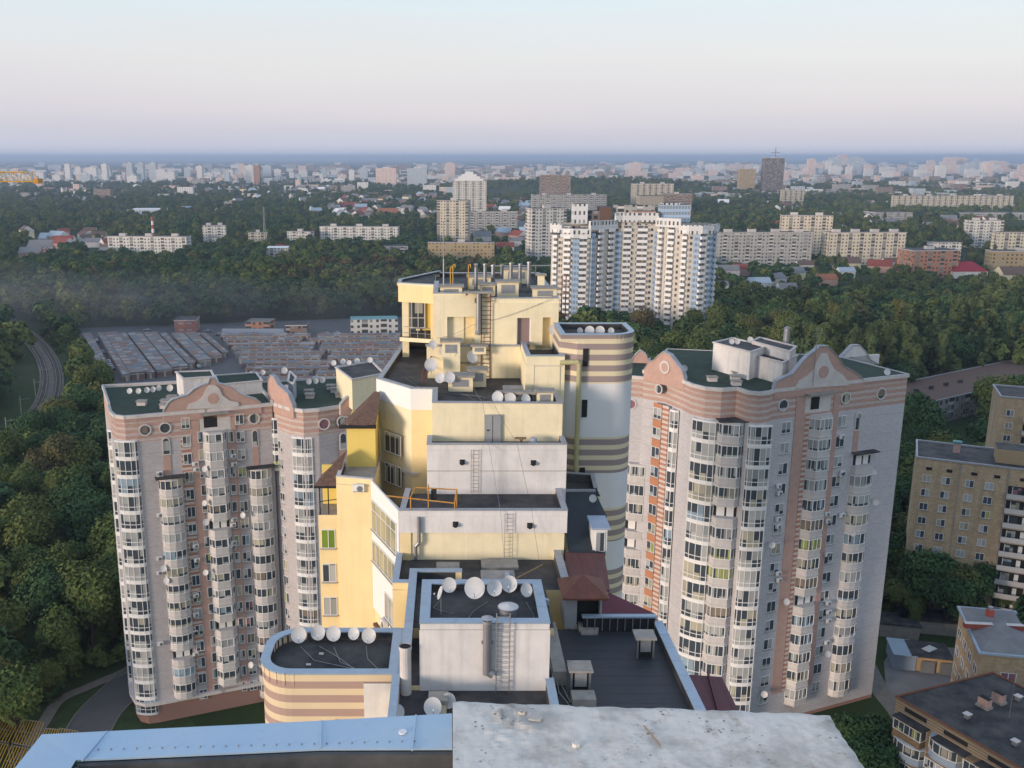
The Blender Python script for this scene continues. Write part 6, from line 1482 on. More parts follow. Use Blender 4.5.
for i, (zz, pos, e_, wv) in enumerate(restb):
    rz = math.atan2(e_[1], e_[0])
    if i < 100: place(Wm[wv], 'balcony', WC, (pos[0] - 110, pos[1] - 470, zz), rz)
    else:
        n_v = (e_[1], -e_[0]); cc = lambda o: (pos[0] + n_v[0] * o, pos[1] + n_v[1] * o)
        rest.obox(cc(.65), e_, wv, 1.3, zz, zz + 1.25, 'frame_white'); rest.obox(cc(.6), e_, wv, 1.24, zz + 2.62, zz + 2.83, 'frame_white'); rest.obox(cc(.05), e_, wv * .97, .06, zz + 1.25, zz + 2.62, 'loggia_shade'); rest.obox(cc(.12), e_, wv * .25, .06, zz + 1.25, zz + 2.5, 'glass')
o = rest.build('balconies', WC); o['kind'] = 'stuff'
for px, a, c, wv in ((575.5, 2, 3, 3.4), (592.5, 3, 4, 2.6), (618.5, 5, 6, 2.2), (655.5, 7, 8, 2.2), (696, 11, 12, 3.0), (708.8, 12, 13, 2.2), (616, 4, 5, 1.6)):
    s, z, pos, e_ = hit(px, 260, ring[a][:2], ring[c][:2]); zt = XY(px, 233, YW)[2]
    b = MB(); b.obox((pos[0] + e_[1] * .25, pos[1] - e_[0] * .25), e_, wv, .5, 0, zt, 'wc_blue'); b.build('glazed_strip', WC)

# ================================================================== brick blocks at the right edge
def real_block(label, A, B, dep, zt, rows, h, wall, cols, lowest, roof='bitumen', balc=(), cop='coping_grey'):
    L = math.dist(A, B); d = ((B[0] - A[0]) / L, (B[1] - A[1]) / L); n = (-d[1], d[0]); rz = math.atan2(d[1], d[0])
    T = empty('apartment_block', ((A[0] + B[0]) / 2, (A[1] + B[1]) / 2, 0), label, 'apartment block')
    P = [A, B, (B[0] + n[0] * dep, B[1] + n[1] * dep), (A[0] + n[0] * dep, A[1] + n[1] * dep)]
    MB().prism(P, 0, zt - .02, wall, roof).build('wall', T); noforest([(A[0] - n[0] * 2, A[1] - n[1] * 2), (B[0] - n[0] * 2, B[1] - n[1] * 2), P[2], P[3]])
    mb = MB()
    for a, b_ in zip(P, P[1:] + P[:1]):
        l = math.dist(a, b_); dd = ((b_[0] - a[0]) / l, (b_[1] - a[1]) / l); mb.obox(((a[0] + b_[0]) / 2, (a[1] + b_[1]) / 2), dd, l + .3, .35, zt - .02, zt + .28 + .002 * (len(mb.f) // 6), cop)
    mb.build('parapet', T)
    return T, P, d, n, rz, L
ZB = 88 - .3207 * 155
# front brown block
A = W(917, 457.6, 38); zb = 38
sc_f = 1
A = W(917, 457.6, 31.5); B = (A[0] + 36 * .905, A[1] - 36 * .425)
T, P, d, n, rz, L = real_block('brown brick nine-storey block at the right edge with a dark felt roof', A, B, 12.5, 31.5, 9, 2.85, 'brick_tan', None, None)
fw = flatwin(1.5, 1.45, 0, 2); UC['Bw'] = fw
bb0 = MB(); bb0.box(-2.6, 2.6, -1.1, 0, -.15, 0, 'concrete'); bb0.box(-2.6, 2.6, -1.12, -1.04, 0, .95, 'balcony_beige'); bb0.box(-2.6, -2.52, -1.1, 0, 0, .95, 'balcony_beige'); bb0.box(2.52, 2.6, -1.1, 0, 0, .95, 'balcony_beige')
bbo = bb0.mesh('balcony')
bb1 = MB(); bb1.box(-2.4, 2.4, -.04, .02, 0, 2.2, 'dark'); bb1.box(-1.6, -.2, -.08, -.05, .5, 2.0, 'glass'); bb1.box(.6, 1.3, -.08, -.05, 0, 2.0, 'frame_white'); bb1.box(-1.7, -1.6, -.1, -.04, .4, 2.1, 'frame_white'); bbi = bb1.mesh('balcony_door')
for r in range(9):
    z = 31.5 - 2.7 - 2.85 * (r + 1)
    for i, s in enumerate((2.1, 5.4, 9.4, 12.7)):
        q = (A[0] + d[0] * s, A[1] + d[1] * s); o = place(fw[0], 'window', T, (q[0] - T.location.x, q[1] - T.location.y, z + .9), rz); place(fw[1], 'pane', o, (0, 0, 0))
    for s in (18.2, 23.8):
        q = (A[0] + d[0] * s, A[1] + d[1] * s); o = place(bbo, 'balcony', T, (q[0] - T.location.x, q[1] - T.location.y, z), rz); place(bbi, 'balcony_door', o, (0, 0, 0))
    for s in (29,): 
        q = (A[0] + d[0] * s, A[1] + d[1] * s); o = place(fw[0], 'window', T, (q[0] - T.location.x, q[1] - T.location.y, z + .9), rz); place(fw[1], 'pane', o, (0, 0, 0))
for s in (2.3, 5.8, 10, 13.8, 18, 22, 26):
    q = (A[0] + d[0] * s, A[1] + d[1] * s); b = MB(); b.obox((q[0] + d[1] * .02, q[1] - d[0] * .02), d, 1.0, .1, 31.5 - 2.2, 31.5 - 1.6, 'dark'); b.build('attic_vent', T)
for s in (7.6, 15.6): 
    q = (A[0] + d[0] * s, A[1] + d[1] * s); b = MB(); b.obox((q[0] + d[1] * .03, q[1] - d[0] * .03), d, .18, .1, 0, 31.3, 'concrete'); b.build('joint', T)
for s, t in ((7, 7), (17.3, 5)):
    q = (A[0] + d[0] * s + n[0] * t, A[1] + d[1] * s + n[1] * t); b = MB(); b.obox(q, d, 1.2, 1.0, 31.5, 33.4, 'terracotta', 'teal_roof'); b.obox(q, d, 1.6, 1.3, 33.4, 33.8, 'teal_roof'); b.build('roof_vent', T)
q = (A[0] + d[0] * 19 + n[0] * 5.5, A[1] + d[1] * 19 + n[1] * 5.5); MB().obox(q, d, 11, 5, 31.5, 34.2, 'brick_yellow', 'bitumen').build('roof_house', T)
# second brown block behind it
A2 = W(1001, 397, 36); B2 = (A2[0] + 30 * .93, A2[1] - 30 * .37)
T, P, d, n, rz, L = real_block('ochre block with white balconies at the right edge, behind the brown brick block', A2, B2, 12, 36, 9, 2.9, 'brick_tan', None, None)
for r in range(9):
    z = 36 - 2.2 - 2.9 * (r + 1)
    for s, k_ in ((2.2, 0), (7.4, 1), (13, 1)):
        q = (A2[0] + d[0] * s, A2[1] + d[1] * s)
        if k_: o = place(bbo, 'balcony', T, (q[0] - T.location.x, q[1] - T.location.y, z), rz); place(bbi, 'balcony_door', o, (0, 0, 0))
        else: o = place(fw[0], 'window', T, (q[0] - T.location.x, q[1] - T.location.y, z + .9), rz); place(fw[1], 'pane', o, (0, 0, 0))
# long low building behind
A3 = W(898, 434, 0); B3 = W(1064, 392, 0)
zt3 = XY(905, 407, A3[1] + 3)[2]
T, P, d, n, rz, L = real_block('long low grey school-like building with a wide brown roof behind the right tower', A3, B3, 22, zt3, 3, 3, 'blk_grey', None, None, roof='roof_brown')
for i in range(int(L / 3.4)):
    for r in range(int(zt3 / 3.1)):
        if i > 30: break
        q = (A3[0] + d[0] * (2 + i * 3.4), A3[1] + d[1] * (2 + i * 3.4)); o = place(fw[0], 'window', T, (q[0] - T.location.x, q[1] - T.location.y, .9 + r * 3.1), rz); place(fw[1], 'pane', o, (0, 0, 0))
for i in range(6):
    q = (A3[0] + d[0] * (8 + i * 9) + n[0] * 11, A3[1] + d[1] * (8 + i * 9) + n[1] * 11); MB().obox(q, d, 1.6, 1.0, zt3, zt3 + 1.2, 'bitumen').build('roof_vent', T)
Mm = ((A3[0] * .6 + B3[0] * .4), (A3[1] * .6 + B3[1] * .4)); noforest([(A3[0] - 4, A3[1] - 50), (Mm[0] - 14, Mm[1] - 42), Mm, A3])
# bottom right block (5 storeys, near)
ZC = 15
c0 = W(896.4, 697, ZC); c1 = W(1020, 768, ZC); c2 = W(992.7, 673, ZC); c3 = W(1060, 702, ZC)
c1 = (c0[0] + (c1[0] - c0[0]) * 1.5, c0[1] + (c1[1] - c0[1]) * 1.5)
T = empty('apartment_block', (c0[0], c0[1], 0), 'low brick block at the bottom right corner, dark felt roof with two brick chimneys', 'apartment block')
Pq = [c0, c1, (c1[0] + c2[0] - c0[0], c1[1] + c2[1] - c0[1]), c2]
k = NT('banded_brick'); uv = k.n('ShaderNodeUVMap', uv_map='UVMap'); s_ = k.n('ShaderNodeSeparateXYZ'); k.l(uv.outputs[0], s_.inputs[0]); tc = k.n('ShaderNodeTexCoord'); nz_ = k.n('ShaderNodeTexNoise', i_Scale=.6, i_Detail=5.0); k.l(tc.outputs['Object'], nz_.inputs['Vector'])
c_a = k.mix(nz_.outputs[0], (.36, .29, .20), (.24, .18, .12)); k.l(k.mix(k.math('LESS_THAN', k.math('FRACT', k.math('DIVIDE', s_.outputs[1], .42)), .25), c_a, (.13, .10, .075)), k.b.inputs['Base Color']); k.b.inputs['Roughness'].default_value = .9; M['banded_brick'] = k.m
MB().prism(Pq, 0, ZC - .02, 'banded_brick', 'bitumen').build('wall', T); noforest(Pq)
mb = MB()
for a, b_ in zip(Pq, Pq[1:] + Pq[:1]):
    l = math.dist(a, b_); dd = ((b_[0] - a[0]) / l, (b_[1] - a[1]) / l); mb.obox(((a[0] + b_[0]) / 2, (a[1] + b_[1]) / 2), dd, l + .3, .3, ZC, ZC + .16 + .002 * (len(mb.f) // 6), 'rust')
mb.build('parapet', T)
L = math.dist(c0, c1); d = ((c1[0] - c0[0]) / L, (c1[1] - c0[1]) / L); rz = math.atan2(d[1], d[0]); nn3 = (d[1], -d[0])
UC['C'] = unit(4.6, 1.4, 2.9, 'round', 1.0, 2.5, .8, 'blue_grey'); UC['C2'] = unit(4.2, 1.2, 2.9, 'box', 1.0, 2.5, .8, 'wood')
for r in range(5):
    for i, s in enumerate((3.0, 8.2, 13.5, 18.6)):
        q = (c0[0] + d[0] * s, c0[1] + d[1] * s); lib = 'C' if (r + i) % 2 else 'C2'
        o = place(UC[lib][0], 'balcony', T, (q[0] - c0[0], q[1] - c0[1], ZC - 2.4 - 2.9 * (r + 1) + .5), rz); place(UC[lib][1], 'glazing', o, (0, 0, 0))
for s in (3.2, 9.2, 15.4):
    q = (c0[0] + d[0] * s + nn3[0] * .7, c0[1] + d[1] * s + nn3[1] * .7); b = MB(); b.obox(q, d, 4.8, 1.8, ZC - 1.95, ZC - 1.8, 'bitumen'); b.build('canopy', T)
    q = (c0[0] + d[0] * s + nn3[0] * .02, c0[1] + d[1] * s + nn3[1] * .02); b = MB(); b.obox(q, d, 3.4, .1, ZC - 1.3, ZC - .7, 'dark'); b.build('attic_vent', T)
for px, py in ((984, 707), (998, 702)):
    q = W(px, py, ZC); b = MB(); b.obox(q, d, 1.5, .9, ZC, ZC + 1.4, 'terracotta', 'dark'); b.obox(q, d, 1.8, 1.2, ZC, ZC + .3, 'concrete'); b.build('chimney', T)
for px, py in ((967, 718), (1015, 745), (1018, 700)):
    q = W(px, py, ZC); b = MB(); b.obox(q, d, .6, .6, ZC, ZC + .6, 'galvanised'); b.obox(q, d, .9, .9, ZC + .6, ZC + .7, 'trim_white'); b.build('roof_vent', T)
x, y = W(1009, 718, ZC); b = MB(); b.tube((x, y, ZC), (x, y, ZC + 7), .05, 'steel', 5); b.build('aerial', T)
# building behind it, brick, hip-ish grey roof with blue gutter edge
q0 = W(960, 609, ZC); q1 = W(980.7, 653.6, ZC); q2 = W(1040, 659, ZC); q3 = (q0[0] + q2[0] - q1[0], q0[1] + q2[1] - q1[1])
T = empty('apartment_block', (q1[0], q1[1], 0), 'brick house with a grey pitched sheet roof behind the bottom right block', 'apartment block')
MB().prism([q0, q1, q2, q3], 0, ZC, 'brick_tan', 'bitumen_light').build('wall', T); noforest([q0, q1, q2, q3])
cx, cy = (q0[0] + q1[0] + q2[0] + q3[0]) / 4, (q0[1] + q1[1] + q2[1] + q3[1]) / 4
mb = MB()
for a, b_ in ((q0, q1), (q1, q2), (q2, q3), (q3, q0)): mb.face([(*a, ZC + .4), (*b_, ZC + .4), (cx, cy, ZC + 2.0)], 'roof_grey')
mb.build('roof', T)
mb = MB()
for a, b_ in ((q0, q1), (q1, q2), (q3, q0)):
    l = math.dist(a, b_); dd = ((b_[0] - a[0]) / l, (b_[1] - a[1]) / l); mb.obox(((a[0] + b_[0]) / 2, (a[1] + b_[1]) / 2), dd, l + .8, .8, ZC + .02, ZC + .36 + .002 * (len(mb.f) // 6), 'coping')
mb.build('gutter', T)
q = W(990, 613, ZC + 2); b = MB(); b.obox(q, (1, 0), .9, .9, ZC + .5, ZC + 2.6, 'smokestack_red'); b.tube((*q, ZC + 2.6), (*q, ZC + 3.1), .4, 'galvanised', 10); b.build('chimney', T)
q = W(994, 625, ZC + 1.4); b = MB(); b.obox(q, (.99, -.1), 9, .9, ZC + .8, ZC + 1.6, 'roof_red', 'trim_white'); b.build('roof_ridge', T)
for (a, b_, n_w) in ((q0, q1, 4), (q1, q2, 2)):
    l = math.dist(a, b_); dd = ((b_[0] - a[0]) / l, (b_[1] - a[1]) / l)
    for i in range(n_w):
        for r in range(4):
            if n_w == 2 and i == 0: continue
            s = l * (i + .5) / n_w if n_w == 4 else 4.2
            q = (a[0] + dd[0] * s, a[1] + dd[1] * s); o = place(fw[0], 'window', T, (q[0] - q1[0], q[1] - q1[1], 1.2 + r * 3.2), math.atan2(dd[1], dd[0]), (1.5, 1, 1)); place(fw[1], 'pane', o, (0, 0, 0))
# sheds in the yard
a = W(906, 668, 0); shed('metal_garage', 'grey sheet-metal garage with a pale roof in the small yard at the right', 'garage', (a[0], a[1] + 2.3), (.97, -.22), 3.6, 6, 2.6, 'blue_grey', 'roof_blue', 0)
a = W(934, 672, 0); T = shed('brick_garage', 'low brick garage with a torn dark roof right of the metal garage', 'garage', (a[0], a[1] + 2.6), (.97, -.22), 6.4, 5.5, 2.7, 'brick_yellow', 'bitumen', 0)
b = MB(); b.obox((a[0] - 1.4, a[1] - .35), (.97, -.22), 2.3, .1, 0, 2.2, 'steel'); b.build('door', T); b = MB(); b.obox((a[0] + 1.6, a[1] - 1.02), (.97, -.22), 2.3, .1, 0, 2.2, 'steel'); b.build('door', T)
b = MB(); b.obox((a[0] + .2, a[1] + 2.8), (.8, .5), 2.6, 1.6, 2.96, 3.0, 'dish'); b.build('tarpaulin', T)
a = W(896, 632, 0); shed('brick_garage', 'dark low shed under the trees above the yard', 'shed', a, (.97, -.22), 7, 5, 2.6, 'concrete', 'bitumen', 0)
a = W(925, 628, 0); shed('brick_garage', 'dim grey shed right of the dark one under the trees', 'shed', a, (.97, -.22), 10, 5, 2.6, 'concrete', 'bitumen', 0)

# cars
def car_meshes():
    b = MB(); prof = [(-2.1, .35), (-2.15, .8), (-1.3, .92), (-.7, 1.42), (.75, 1.45), (1.5, .95), (2.1, .85), (2.15, .35)]
    P3 = [[(x, y * (1.0 if z < 1 else .84), z) for x, z in prof] for y in (-.85, .85)]
    n = len(prof)
    for i in range(n - 1): b.face([P3[0][i], P3[0][i + 1], P3[1][i + 1], P3[1][i]], 'glass' if i in (2, 4) else 'car_paint')
    b.face(P3[0], 'car_paint'); b.face(P3[1][::-1], 'car_paint')
    b.box(-.9, 1.0, -.80, .80, .98, 1.30, 'glass')
    w_ = MB(); w_.tube((0, -.1, .32), (0, .1, .32), .32, 'rubber', 12); return b.mesh('body'), w_.mesh('wheel')
CB, CWh = car_meshes()
for i, (px, py, rz_, lb) in enumerate(((108, 709, 1.0, 'grey car on the bend of the road at the bottom left'), (155, 392, 1.2, 'dark car parked at the near end of the garage lane'), (190, 331, .1, 'pale car by the small brick house behind the garages'), (148, 331, .1, 'white van-like car at the far end of the first garage rows'), (208, 332, .2, 'second pale car by the small brick house behind the garages'), (297, 331, 0, 'white car near the back wall of the garage field'))):
    if i == 0: continue
    x, y = W(px, py, 0); e = empty('parked_car', (x, y, 0), lb, 'car', 'cars around the garage field', rz_)
    place(CB, 'body', e, (0, 0, 0))
    for sx in (-1.3, 1.35):
        for sy in (-.78, .78): place(CWh, 'wheel', e, (sx, sy, 0))
for i in range(26):
    px, py = rn.choice([(95, 0), (116.5, 0), (128.5, 0), (142, 0), (157, 0), (170, 0), (184, 0)])[0], rn.uniform(344, 378)
    a = W(px, 338.5, 0); k_ = rn.uniform(4, 80); x, y = a[0] + .423 * k_, a[1] - .906 * k_
    e = empty('parked_car', (x, y, 0), 'tiny car parked in a lane between the long garage rows', 'car', 'cars in the garage lanes', math.atan2(-.906, .423))
    place(CB, 'body', e, (0, 0, 0))
    for sx in (-1.3, 1.35):
        for sy in (-.78, .78): place(CWh, 'wheel', e, (sx, sy, 0))
for i in range(9):
    x, y = W(rn.uniform(185, 345), rn.uniform(334, 339), 0); e = empty('parked_car', (x, y, 0), 'tiny car in the open strip behind the garage rows', 'car', 'cars behind the garage rows', rn.uniform(-.4, .4)); place(CB, 'body', e, (0, 0, 0))
    for sx in (-1.3, 1.35):
        for sy in (-.78, .78): place(CWh, 'wheel', e, (sx, sy, 0))
# slatted yellow canopy low at the left
T = empty('slatted_canopy', (-68, 124, 0), 'yellow slatted canopy over grey frames at the bottom left corner', 'canopy')
zc = 4.5
for k_, (pa, pb_, pc, pd) in enumerate((((-4, 716), (20, 719), (8, 742), (-20, 738)), ((23, 719), (44, 722), (34, 747), (12, 742)), ((46, 728), (58, 729), (48, 756), (36, 750)), ((60, 728), (78, 731), (66, 760), (50, 756)), ((-20, 740), (8, 744), (-6, 776), (-40, 772)), ((12, 745), (34, 749), (20, 780), (-2, 776)), ((36, 752), (60, 758), (50, 786), (24, 780)))):
    Q = [Vector((*W(*p, zc), zc)) for p in (pa, pb_, pc, pd)]
    b = MB(); nsl = max(5, int((Q[1] - Q[0]).length / .42))
    for i in range(nsl + 1):
        t = i / nsl; a = Q[0].lerp(Q[1], t); c = Q[3].lerp(Q[2], t); b.tube(a, c, .06, 'yellow_slat' if 'yellow_slat' in M else 'yellow_steel', 4)
    b.tube(Q[0] - Vector((0, 0, .1)), Q[1] - Vector((0, 0, .1)), .09, 'steel', 4); b.tube(Q[3] - Vector((0, 0, .1)), Q[2] - Vector((0, 0, .1)), .09, 'steel', 4); m0 = (Q[0] + Q[3]) / 2; m1 = (Q[1] + Q[2]) / 2; b.tube(m0 - Vector((0, 0, .1)), m1 - Vector((0, 0, .1)), .09, 'steel', 4)
    b.build('slat_panel', T)
    b = MB()
    for v_ in Q: b.tube((v_.x, v_.y, 0), (v_.x, v_.y, zc - .1), .08, 'steel', 5)
    b.build('post', T)
# crane jib poking in at the left
T = empty('tower_crane', (-75, 118, 0), 'yellow tip of a crane jib entering at the left skyline', 'crane')
yj = 118; zt0 = XY(0, 171, yj)[2]; zb0 = XY(0, 181.5, yj)[2]; xt = XY(38, 176, yj)[0]
b = MB()
for y_ in (yj - .6, yj + .6): b.tube((-75, y_, zb0), (xt, y_, zb0), .07, 'yellow_steel', 5)
b.tube((-75, yj, zt0), (xt - 1.2, yj, zt0 - .15), .08, 'yellow_steel', 5)
i = 0; x = -75
while x < xt - 1.2:
    for y_ in (yj - .6, yj + .6): b.tube((x, y_, zb0), (x + .6, yj, zt0 - .05), .035, 'yellow_steel', 4); b.tube((x + .6, yj, zt0 - .05), (x + 1.2, y_, zb0), .035, 'yellow_steel', 4)
    x += 1.2
b.box(xt - .4, xt + .2, yj - .6, yj + .6, zb0 - .25, zb0 + .35, 'orange_steel')
b.build('jib', T); b = MB()
for a_, c_ in ((-1, -1), (1, -1), (1, 1), (-1, 1)): b.tube((-75 + a_, yj + c_, 0), (-75 + a_, yj + c_, zb0 + 8), .15, 'orange_steel', 5)
for i in range(30): b.tube((-76, yj - 1, i * 3), (-74, yj - 1, i * 3 + 3), .08, 'orange_steel', 4); b.tube((-76, yj + 1, i * 3), (-74, yj + 1, i * 3 + 3), .08, 'orange_steel', 4)
b.build('mast', T); b = MB(); b.box(-76.5, -73.5, yj - 1.5, yj + 1.5, zb0 - 3, zb0 - .4, 'frame_white'); b.build('cab', T)

# ================================================================== hill at the back
hl = MB(); cx, cy = W(590, 192, 0); nx_ = 40
def hz_(u, v): r = math.hypot(u, v); return 0 if r >= 1 else 26 * (math.cos(math.pi * r) * .5 + .5)
HC = (cx, cy, 620, 420)
def hill(x, y): return hz_((x - HC[0]) / HC[2], (y - HC[1]) / HC[3])
for i in range(nx_):
    for j in range(nx_):
        q = [(HC[0] + HC[2] * (a * 2 / nx_ - 1), HC[1] + HC[3] * (b_ * 2 / nx_ - 1)) for a, b_ in ((i, j), (i + 1, j), (i + 1, j + 1), (i, j + 1))]
        if all(hill(*p) <= 0 for p in q): continue
        hl.face([(p[0], p[1], hill(*p) - .4) for p in q], 'ground_mat')
struct(hl.build('hill', None, smooth=True))

# ================================================================== trees
def crown_mesh(seed, n, rx, rz_, leafsize, mat, lobes=7, tall=False):
    r = random.Random(seed); blobs = []
    for i in range(lobes):
        a = r.uniform(0, 6.28); k_ = r.uniform(.2, .62)
        z = r.uniform(-.45, .65)
        blobs.append((math.cos(a) * rx * k_ * (1 - .4 * max(z, 0)), math.sin(a) * rx * k_ * (1 - .4 * max(z, 0)), rz_ * z, r.uniform(.38, .62) * rx * (1 if not tall else .8)))
    blobs.append((0, 0, rz_ * .35, rx * .6))
    V = []; Fc = []
    for i in range(n):
        bx, by, bz, br = r.choice(blobs)
        u = r.uniform(-1, 1); t = r.uniform(0, 6.28); q = math.sqrt(1 - u * u)
        if u < -.35: u = -u * .6
        rr_ = br * r.uniform(.72, 1.10); s_ = leafsize * r.uniform(.6, 1.5)
        c = Vector((bx + rr_ * q * math.cos(t), by + rr_ * q * math.sin(t), bz + rr_ * u * (rz_ / rx if not tall else 1.5)))
        nrm = (Vector((q * math.cos(t), q * math.sin(t), u)) + Vector((r.uniform(-.7, .7), r.uniform(-.7, .7), r.uniform(-.4, .8)))).normalized()
        a = nrm.orthogonal().normalized(); b_ = nrm.cross(a)
        th = r.uniform(0, 6.28); a, b_ = a * math.cos(th) + b_ * math.sin(th), b_ * math.cos(th) - a * math.sin(th)
        k_ = len(V)
        V += [c + a * s_, c + b_ * s_ * .7 + nrm * s_ * .15, c - a * s_ * .9, c - b_ * s_ * .75 - nrm * s_ * .1]; Fc.append((k_, k_ + 1, k_ + 2, k_ + 3))
    me = bpy.data.meshes.new('crown'); me.from_pydata([tuple(v) for v in V], [], Fc); me.materials.append(M[mat]); me.update(); return me
def trunk_mesh(h, r0):
    b = MB(); b.tube((0, 0, 0), (0, 0, h * .55), r0, 'bark', 7, r2=r0 * .65)
    for i in range(4):
        a = 1.7 * i + .4; b.tube((0, 0, h * (.4 + .04 * i)), (math.cos(a) * h * .22, math.sin(a) * h * .22, h * .75), r0 * .4, 'bark', 5, r2=r0 * .12)
    return b.mesh('trunk')
NL = 4600
CR = [crown_mesh(1, NL, 4.6, 4.4, .24, 'leaf_dark', 8), crown_mesh(2, NL, 4.2, 4.9, .24, 'leaf_mid', 8), crown_mesh(3, NL, 5.2, 4.2, .26, 'leaf_dark', 10), crown_mesh(4, NL, 3.8, 4.0, .22, 'leaf_mid', 7), crown_mesh(5, NL, 4.6, 4.6, .24, 'leaf_rust', 8), crown_mesh(6, NL, 1.7, 8.0, .22, 'leaf_poplar', 16, True)]
TRK = trunk_mesh(8, .28)
TOPS = [6.6, 7.0, 6.4, 6.2, 6.8, 9.0]
rt = random.Random(33)
railP = rail
def free(x, y):
    for P in FOOT:
        if inpoly(x, y, P): return False
    return True
EXC = [[(84, 329), (425, 316), (460, 430), (250, 500), (130, 500), (116, 440), (100, 380)], [(30, 745), (52, 705), (95, 680), (135, 655), (300, 600), (640, 600), (700, 900), (-50, 900)], [(872, 640), (1030, 640), (1030, 800), (905, 800), (872, 720)], [(600, 600), (868, 640), (872, 740), (800, 900), (600, 900)]]
pts = []
def try_add(x, y, step):
    pxx, pyy = proj(x, y, 0)
    if pxx < -90 or pxx > 1110 or pyy > 860: return
    for P in EXC:
        if inpoly(pxx, pyy, P): return
    if y < 520 and x < -60:
        for q in railP[::2]:
            if abs(q[0] - x) < 9 + (q[1] < 420) * 1 and -9 < q[1] - y < (27 if q[1] < 420 else 14): return
        # open slope inside the bend
    if -75 < x < 100 and y < 128: return
    if not free(x, y): return
    pts.append((x, y))
y = 112.0
while y < 3300:
    step = 6.9 if y < 420 else (8.6 if y < 1000 else 11.5 + (y - 1000) / 300)
    x = -y * .58 - 10
    xe = y * .72 + 10
    while x < xe:
        xx = x + rt.uniform(-.42, .42) * step; yy = y + rt.uniform(-.42, .42) * step
        dn = noise.noise(Vector((xx * .004, yy * .004, 3.3)))
        keep = True
        if y > 1000: keep = (dn > -.05 or rt.random() < .25) and rt.random() < 1.1 - (y - 1000) / 4200
        elif y > 600 and xx > 0: keep = dn > -.22 or rt.random() < .5
        if keep: try_add(xx, yy, step)
        x += step
    y += step * .9
for px, py in ((905, 612), (913, 628), (922, 606), (931, 622), (940, 610), (951, 626), (960, 608), (970, 618), (980, 604), (990, 612), (1001, 600), (1012, 606), (1020, 596), (897, 600), (893, 622), (945, 598), (968, 600), (1002, 622), (862, 775), (853, 800), (876, 800), (944, 634), (962, 630)): pts.append(W(px, py, 0))
# size and kind
trees = []
for x, y in pts:
    d = math.hypot(x, y); k_ = rt.random()
    n_r = noise.noise(Vector((x * .01, y * .01, 9))); n2 = noise.noise(Vector((x * .006 + 5, y * .006, 2)))
    px, py = proj(x, y, 0)
    rust = (270 < px < 480 and 268 < py < 288 and k_ < .45) or (n_r > .45 and k_ < .2)
    kind = 4 if rust else (rt.choice([0, 2, 0, 1]) if n2 < (.05 if x < 0 else -.25) else rt.choice([1, 3, 1, 2]))
    if 700 < px < 1024 and 225 < py < 275 and k_ < .12: kind = 5
    if px > 790 and py < 405 and py > 352 and k_ < .55: kind = 5
    s_ = (rt.uniform(.6, 1.2) if rt.random() < .7 else rt.uniform(1.1, 1.55)) * (1.0 if d < 600 else .85 if d < 1000 else .95)
    if x > 60 and 560 < y < 900: s_ *= .8
    if x > 40 and 260 < y < 480: s_ *= 1.15
    if kind == 5: s_ *= 1.15
    if y < 125 and x > 30: s_ = rt.uniform(.85, .95); kind = 2
    trees.append((x, y, s_, kind, rt.uniform(0, 6.28)))
def vis(t):
    px, py = proj(t[0], t[1], 7 * t[2])
    if not (-5 < px < 1030 and py < 775): return False
    # hidden behind the near towers
    if 120 < px < 838 and py > 425: return False
    if (645 < px < 838 and py > 385) or (400 < px < 640 and py > 300): return False
    return True
for i in range(20): x, y = W(822 + i * 10.5 + rt.uniform(-3, 3), 386 - i * .7 + rt.uniform(-2, 2), 0); trees.append((x, y, rt.uniform(.95, 1.25), 5, rt.uniform(0, 6)))
near = sorted([t for t in trees if vis(t) and (t[3] != 5 or free(t[0], t[1]))], key=lambda t: (t[0] ** 2 + t[1] ** 2) / t[2] ** 2)[:290]
nset = set(id(t) for t in near)
col_n = ['dark green', 'mid green', 'broad dark green', 'light green', 'rusty brown', 'slim columnar']
firsts = {}
for t in near:
    x, y, s_, kind, a = t; px, py = proj(x, y, 5)
    if px < 130: side = 'in the wood left of the far-left tower' if py > 440 else 'beside the railway bend on the left'
    elif px > 860 and py > 640: side = 'by the yard between the right tower and the bottom right block'
    elif px > 860 and py > 500: side = 'before the brown brick block on the right'
    elif px > 600: side = 'in the wood behind the right tower'
    else: side = 'behind the garage field'
    e = empty('deciduous_tree', (x, y, 0), '%s tree %s' % (col_n[kind], side), 'tree', '%s trees %s' % (col_n[kind], side), a)
    e.scale = (s_, s_, s_ * rt.uniform(.9, 1.15))
    c = bpy.data.objects.new('crown', CR[kind]); link(c); c.parent = e; c.location = (0, 0, TOPS[kind])
    firsts.setdefault(kind, c)
    c = bpy.data.objects.new('trunk', TRK); link(c); c.parent = e
rest = [t for t in trees if id(t) not in nset and (t[3] != 5 or free(t[0], t[1]))]
# shrubs that close the wood's edge and the space under crowns
y = 118.0
while y < 480:
    x = -y * .58 - 10
    while x < y * .72:
        xx, yy = x + rt.uniform(-2.4, 2.4), y + rt.uniform(-2.4, 2.4); n0 = len(pts); try_add(xx, yy, 5)
        if len(pts) > n0: rest.append((xx, yy, rt.uniform(.38, .62), rt.choice([0, 1, 3, 2]), rt.uniform(0, 6.28)))
        x += 5.2
    y += 5
SHR = set(id(t) for t in rest if t[2] < .63 and t[1] < 485)
me = bpy.data.meshes.new('woodland'); me.from_pydata([(t[0], t[1], (TOPS[t[3]] * t[2] if t[2] > .625 or t[1] > 485 else 1.6) + hill(t[0], t[1])) for t in rest], [], [])
for nm_, typ, vals in (('scl', 'FLOAT', [t[2] for t in rest]), ('rot', 'FLOAT', [t[4] for t in rest]), ('var', 'INT', [t[3] for t in rest])):
    at = me.attributes.new(nm_, typ, 'POINT'); at.data.foreach_set('value', vals)
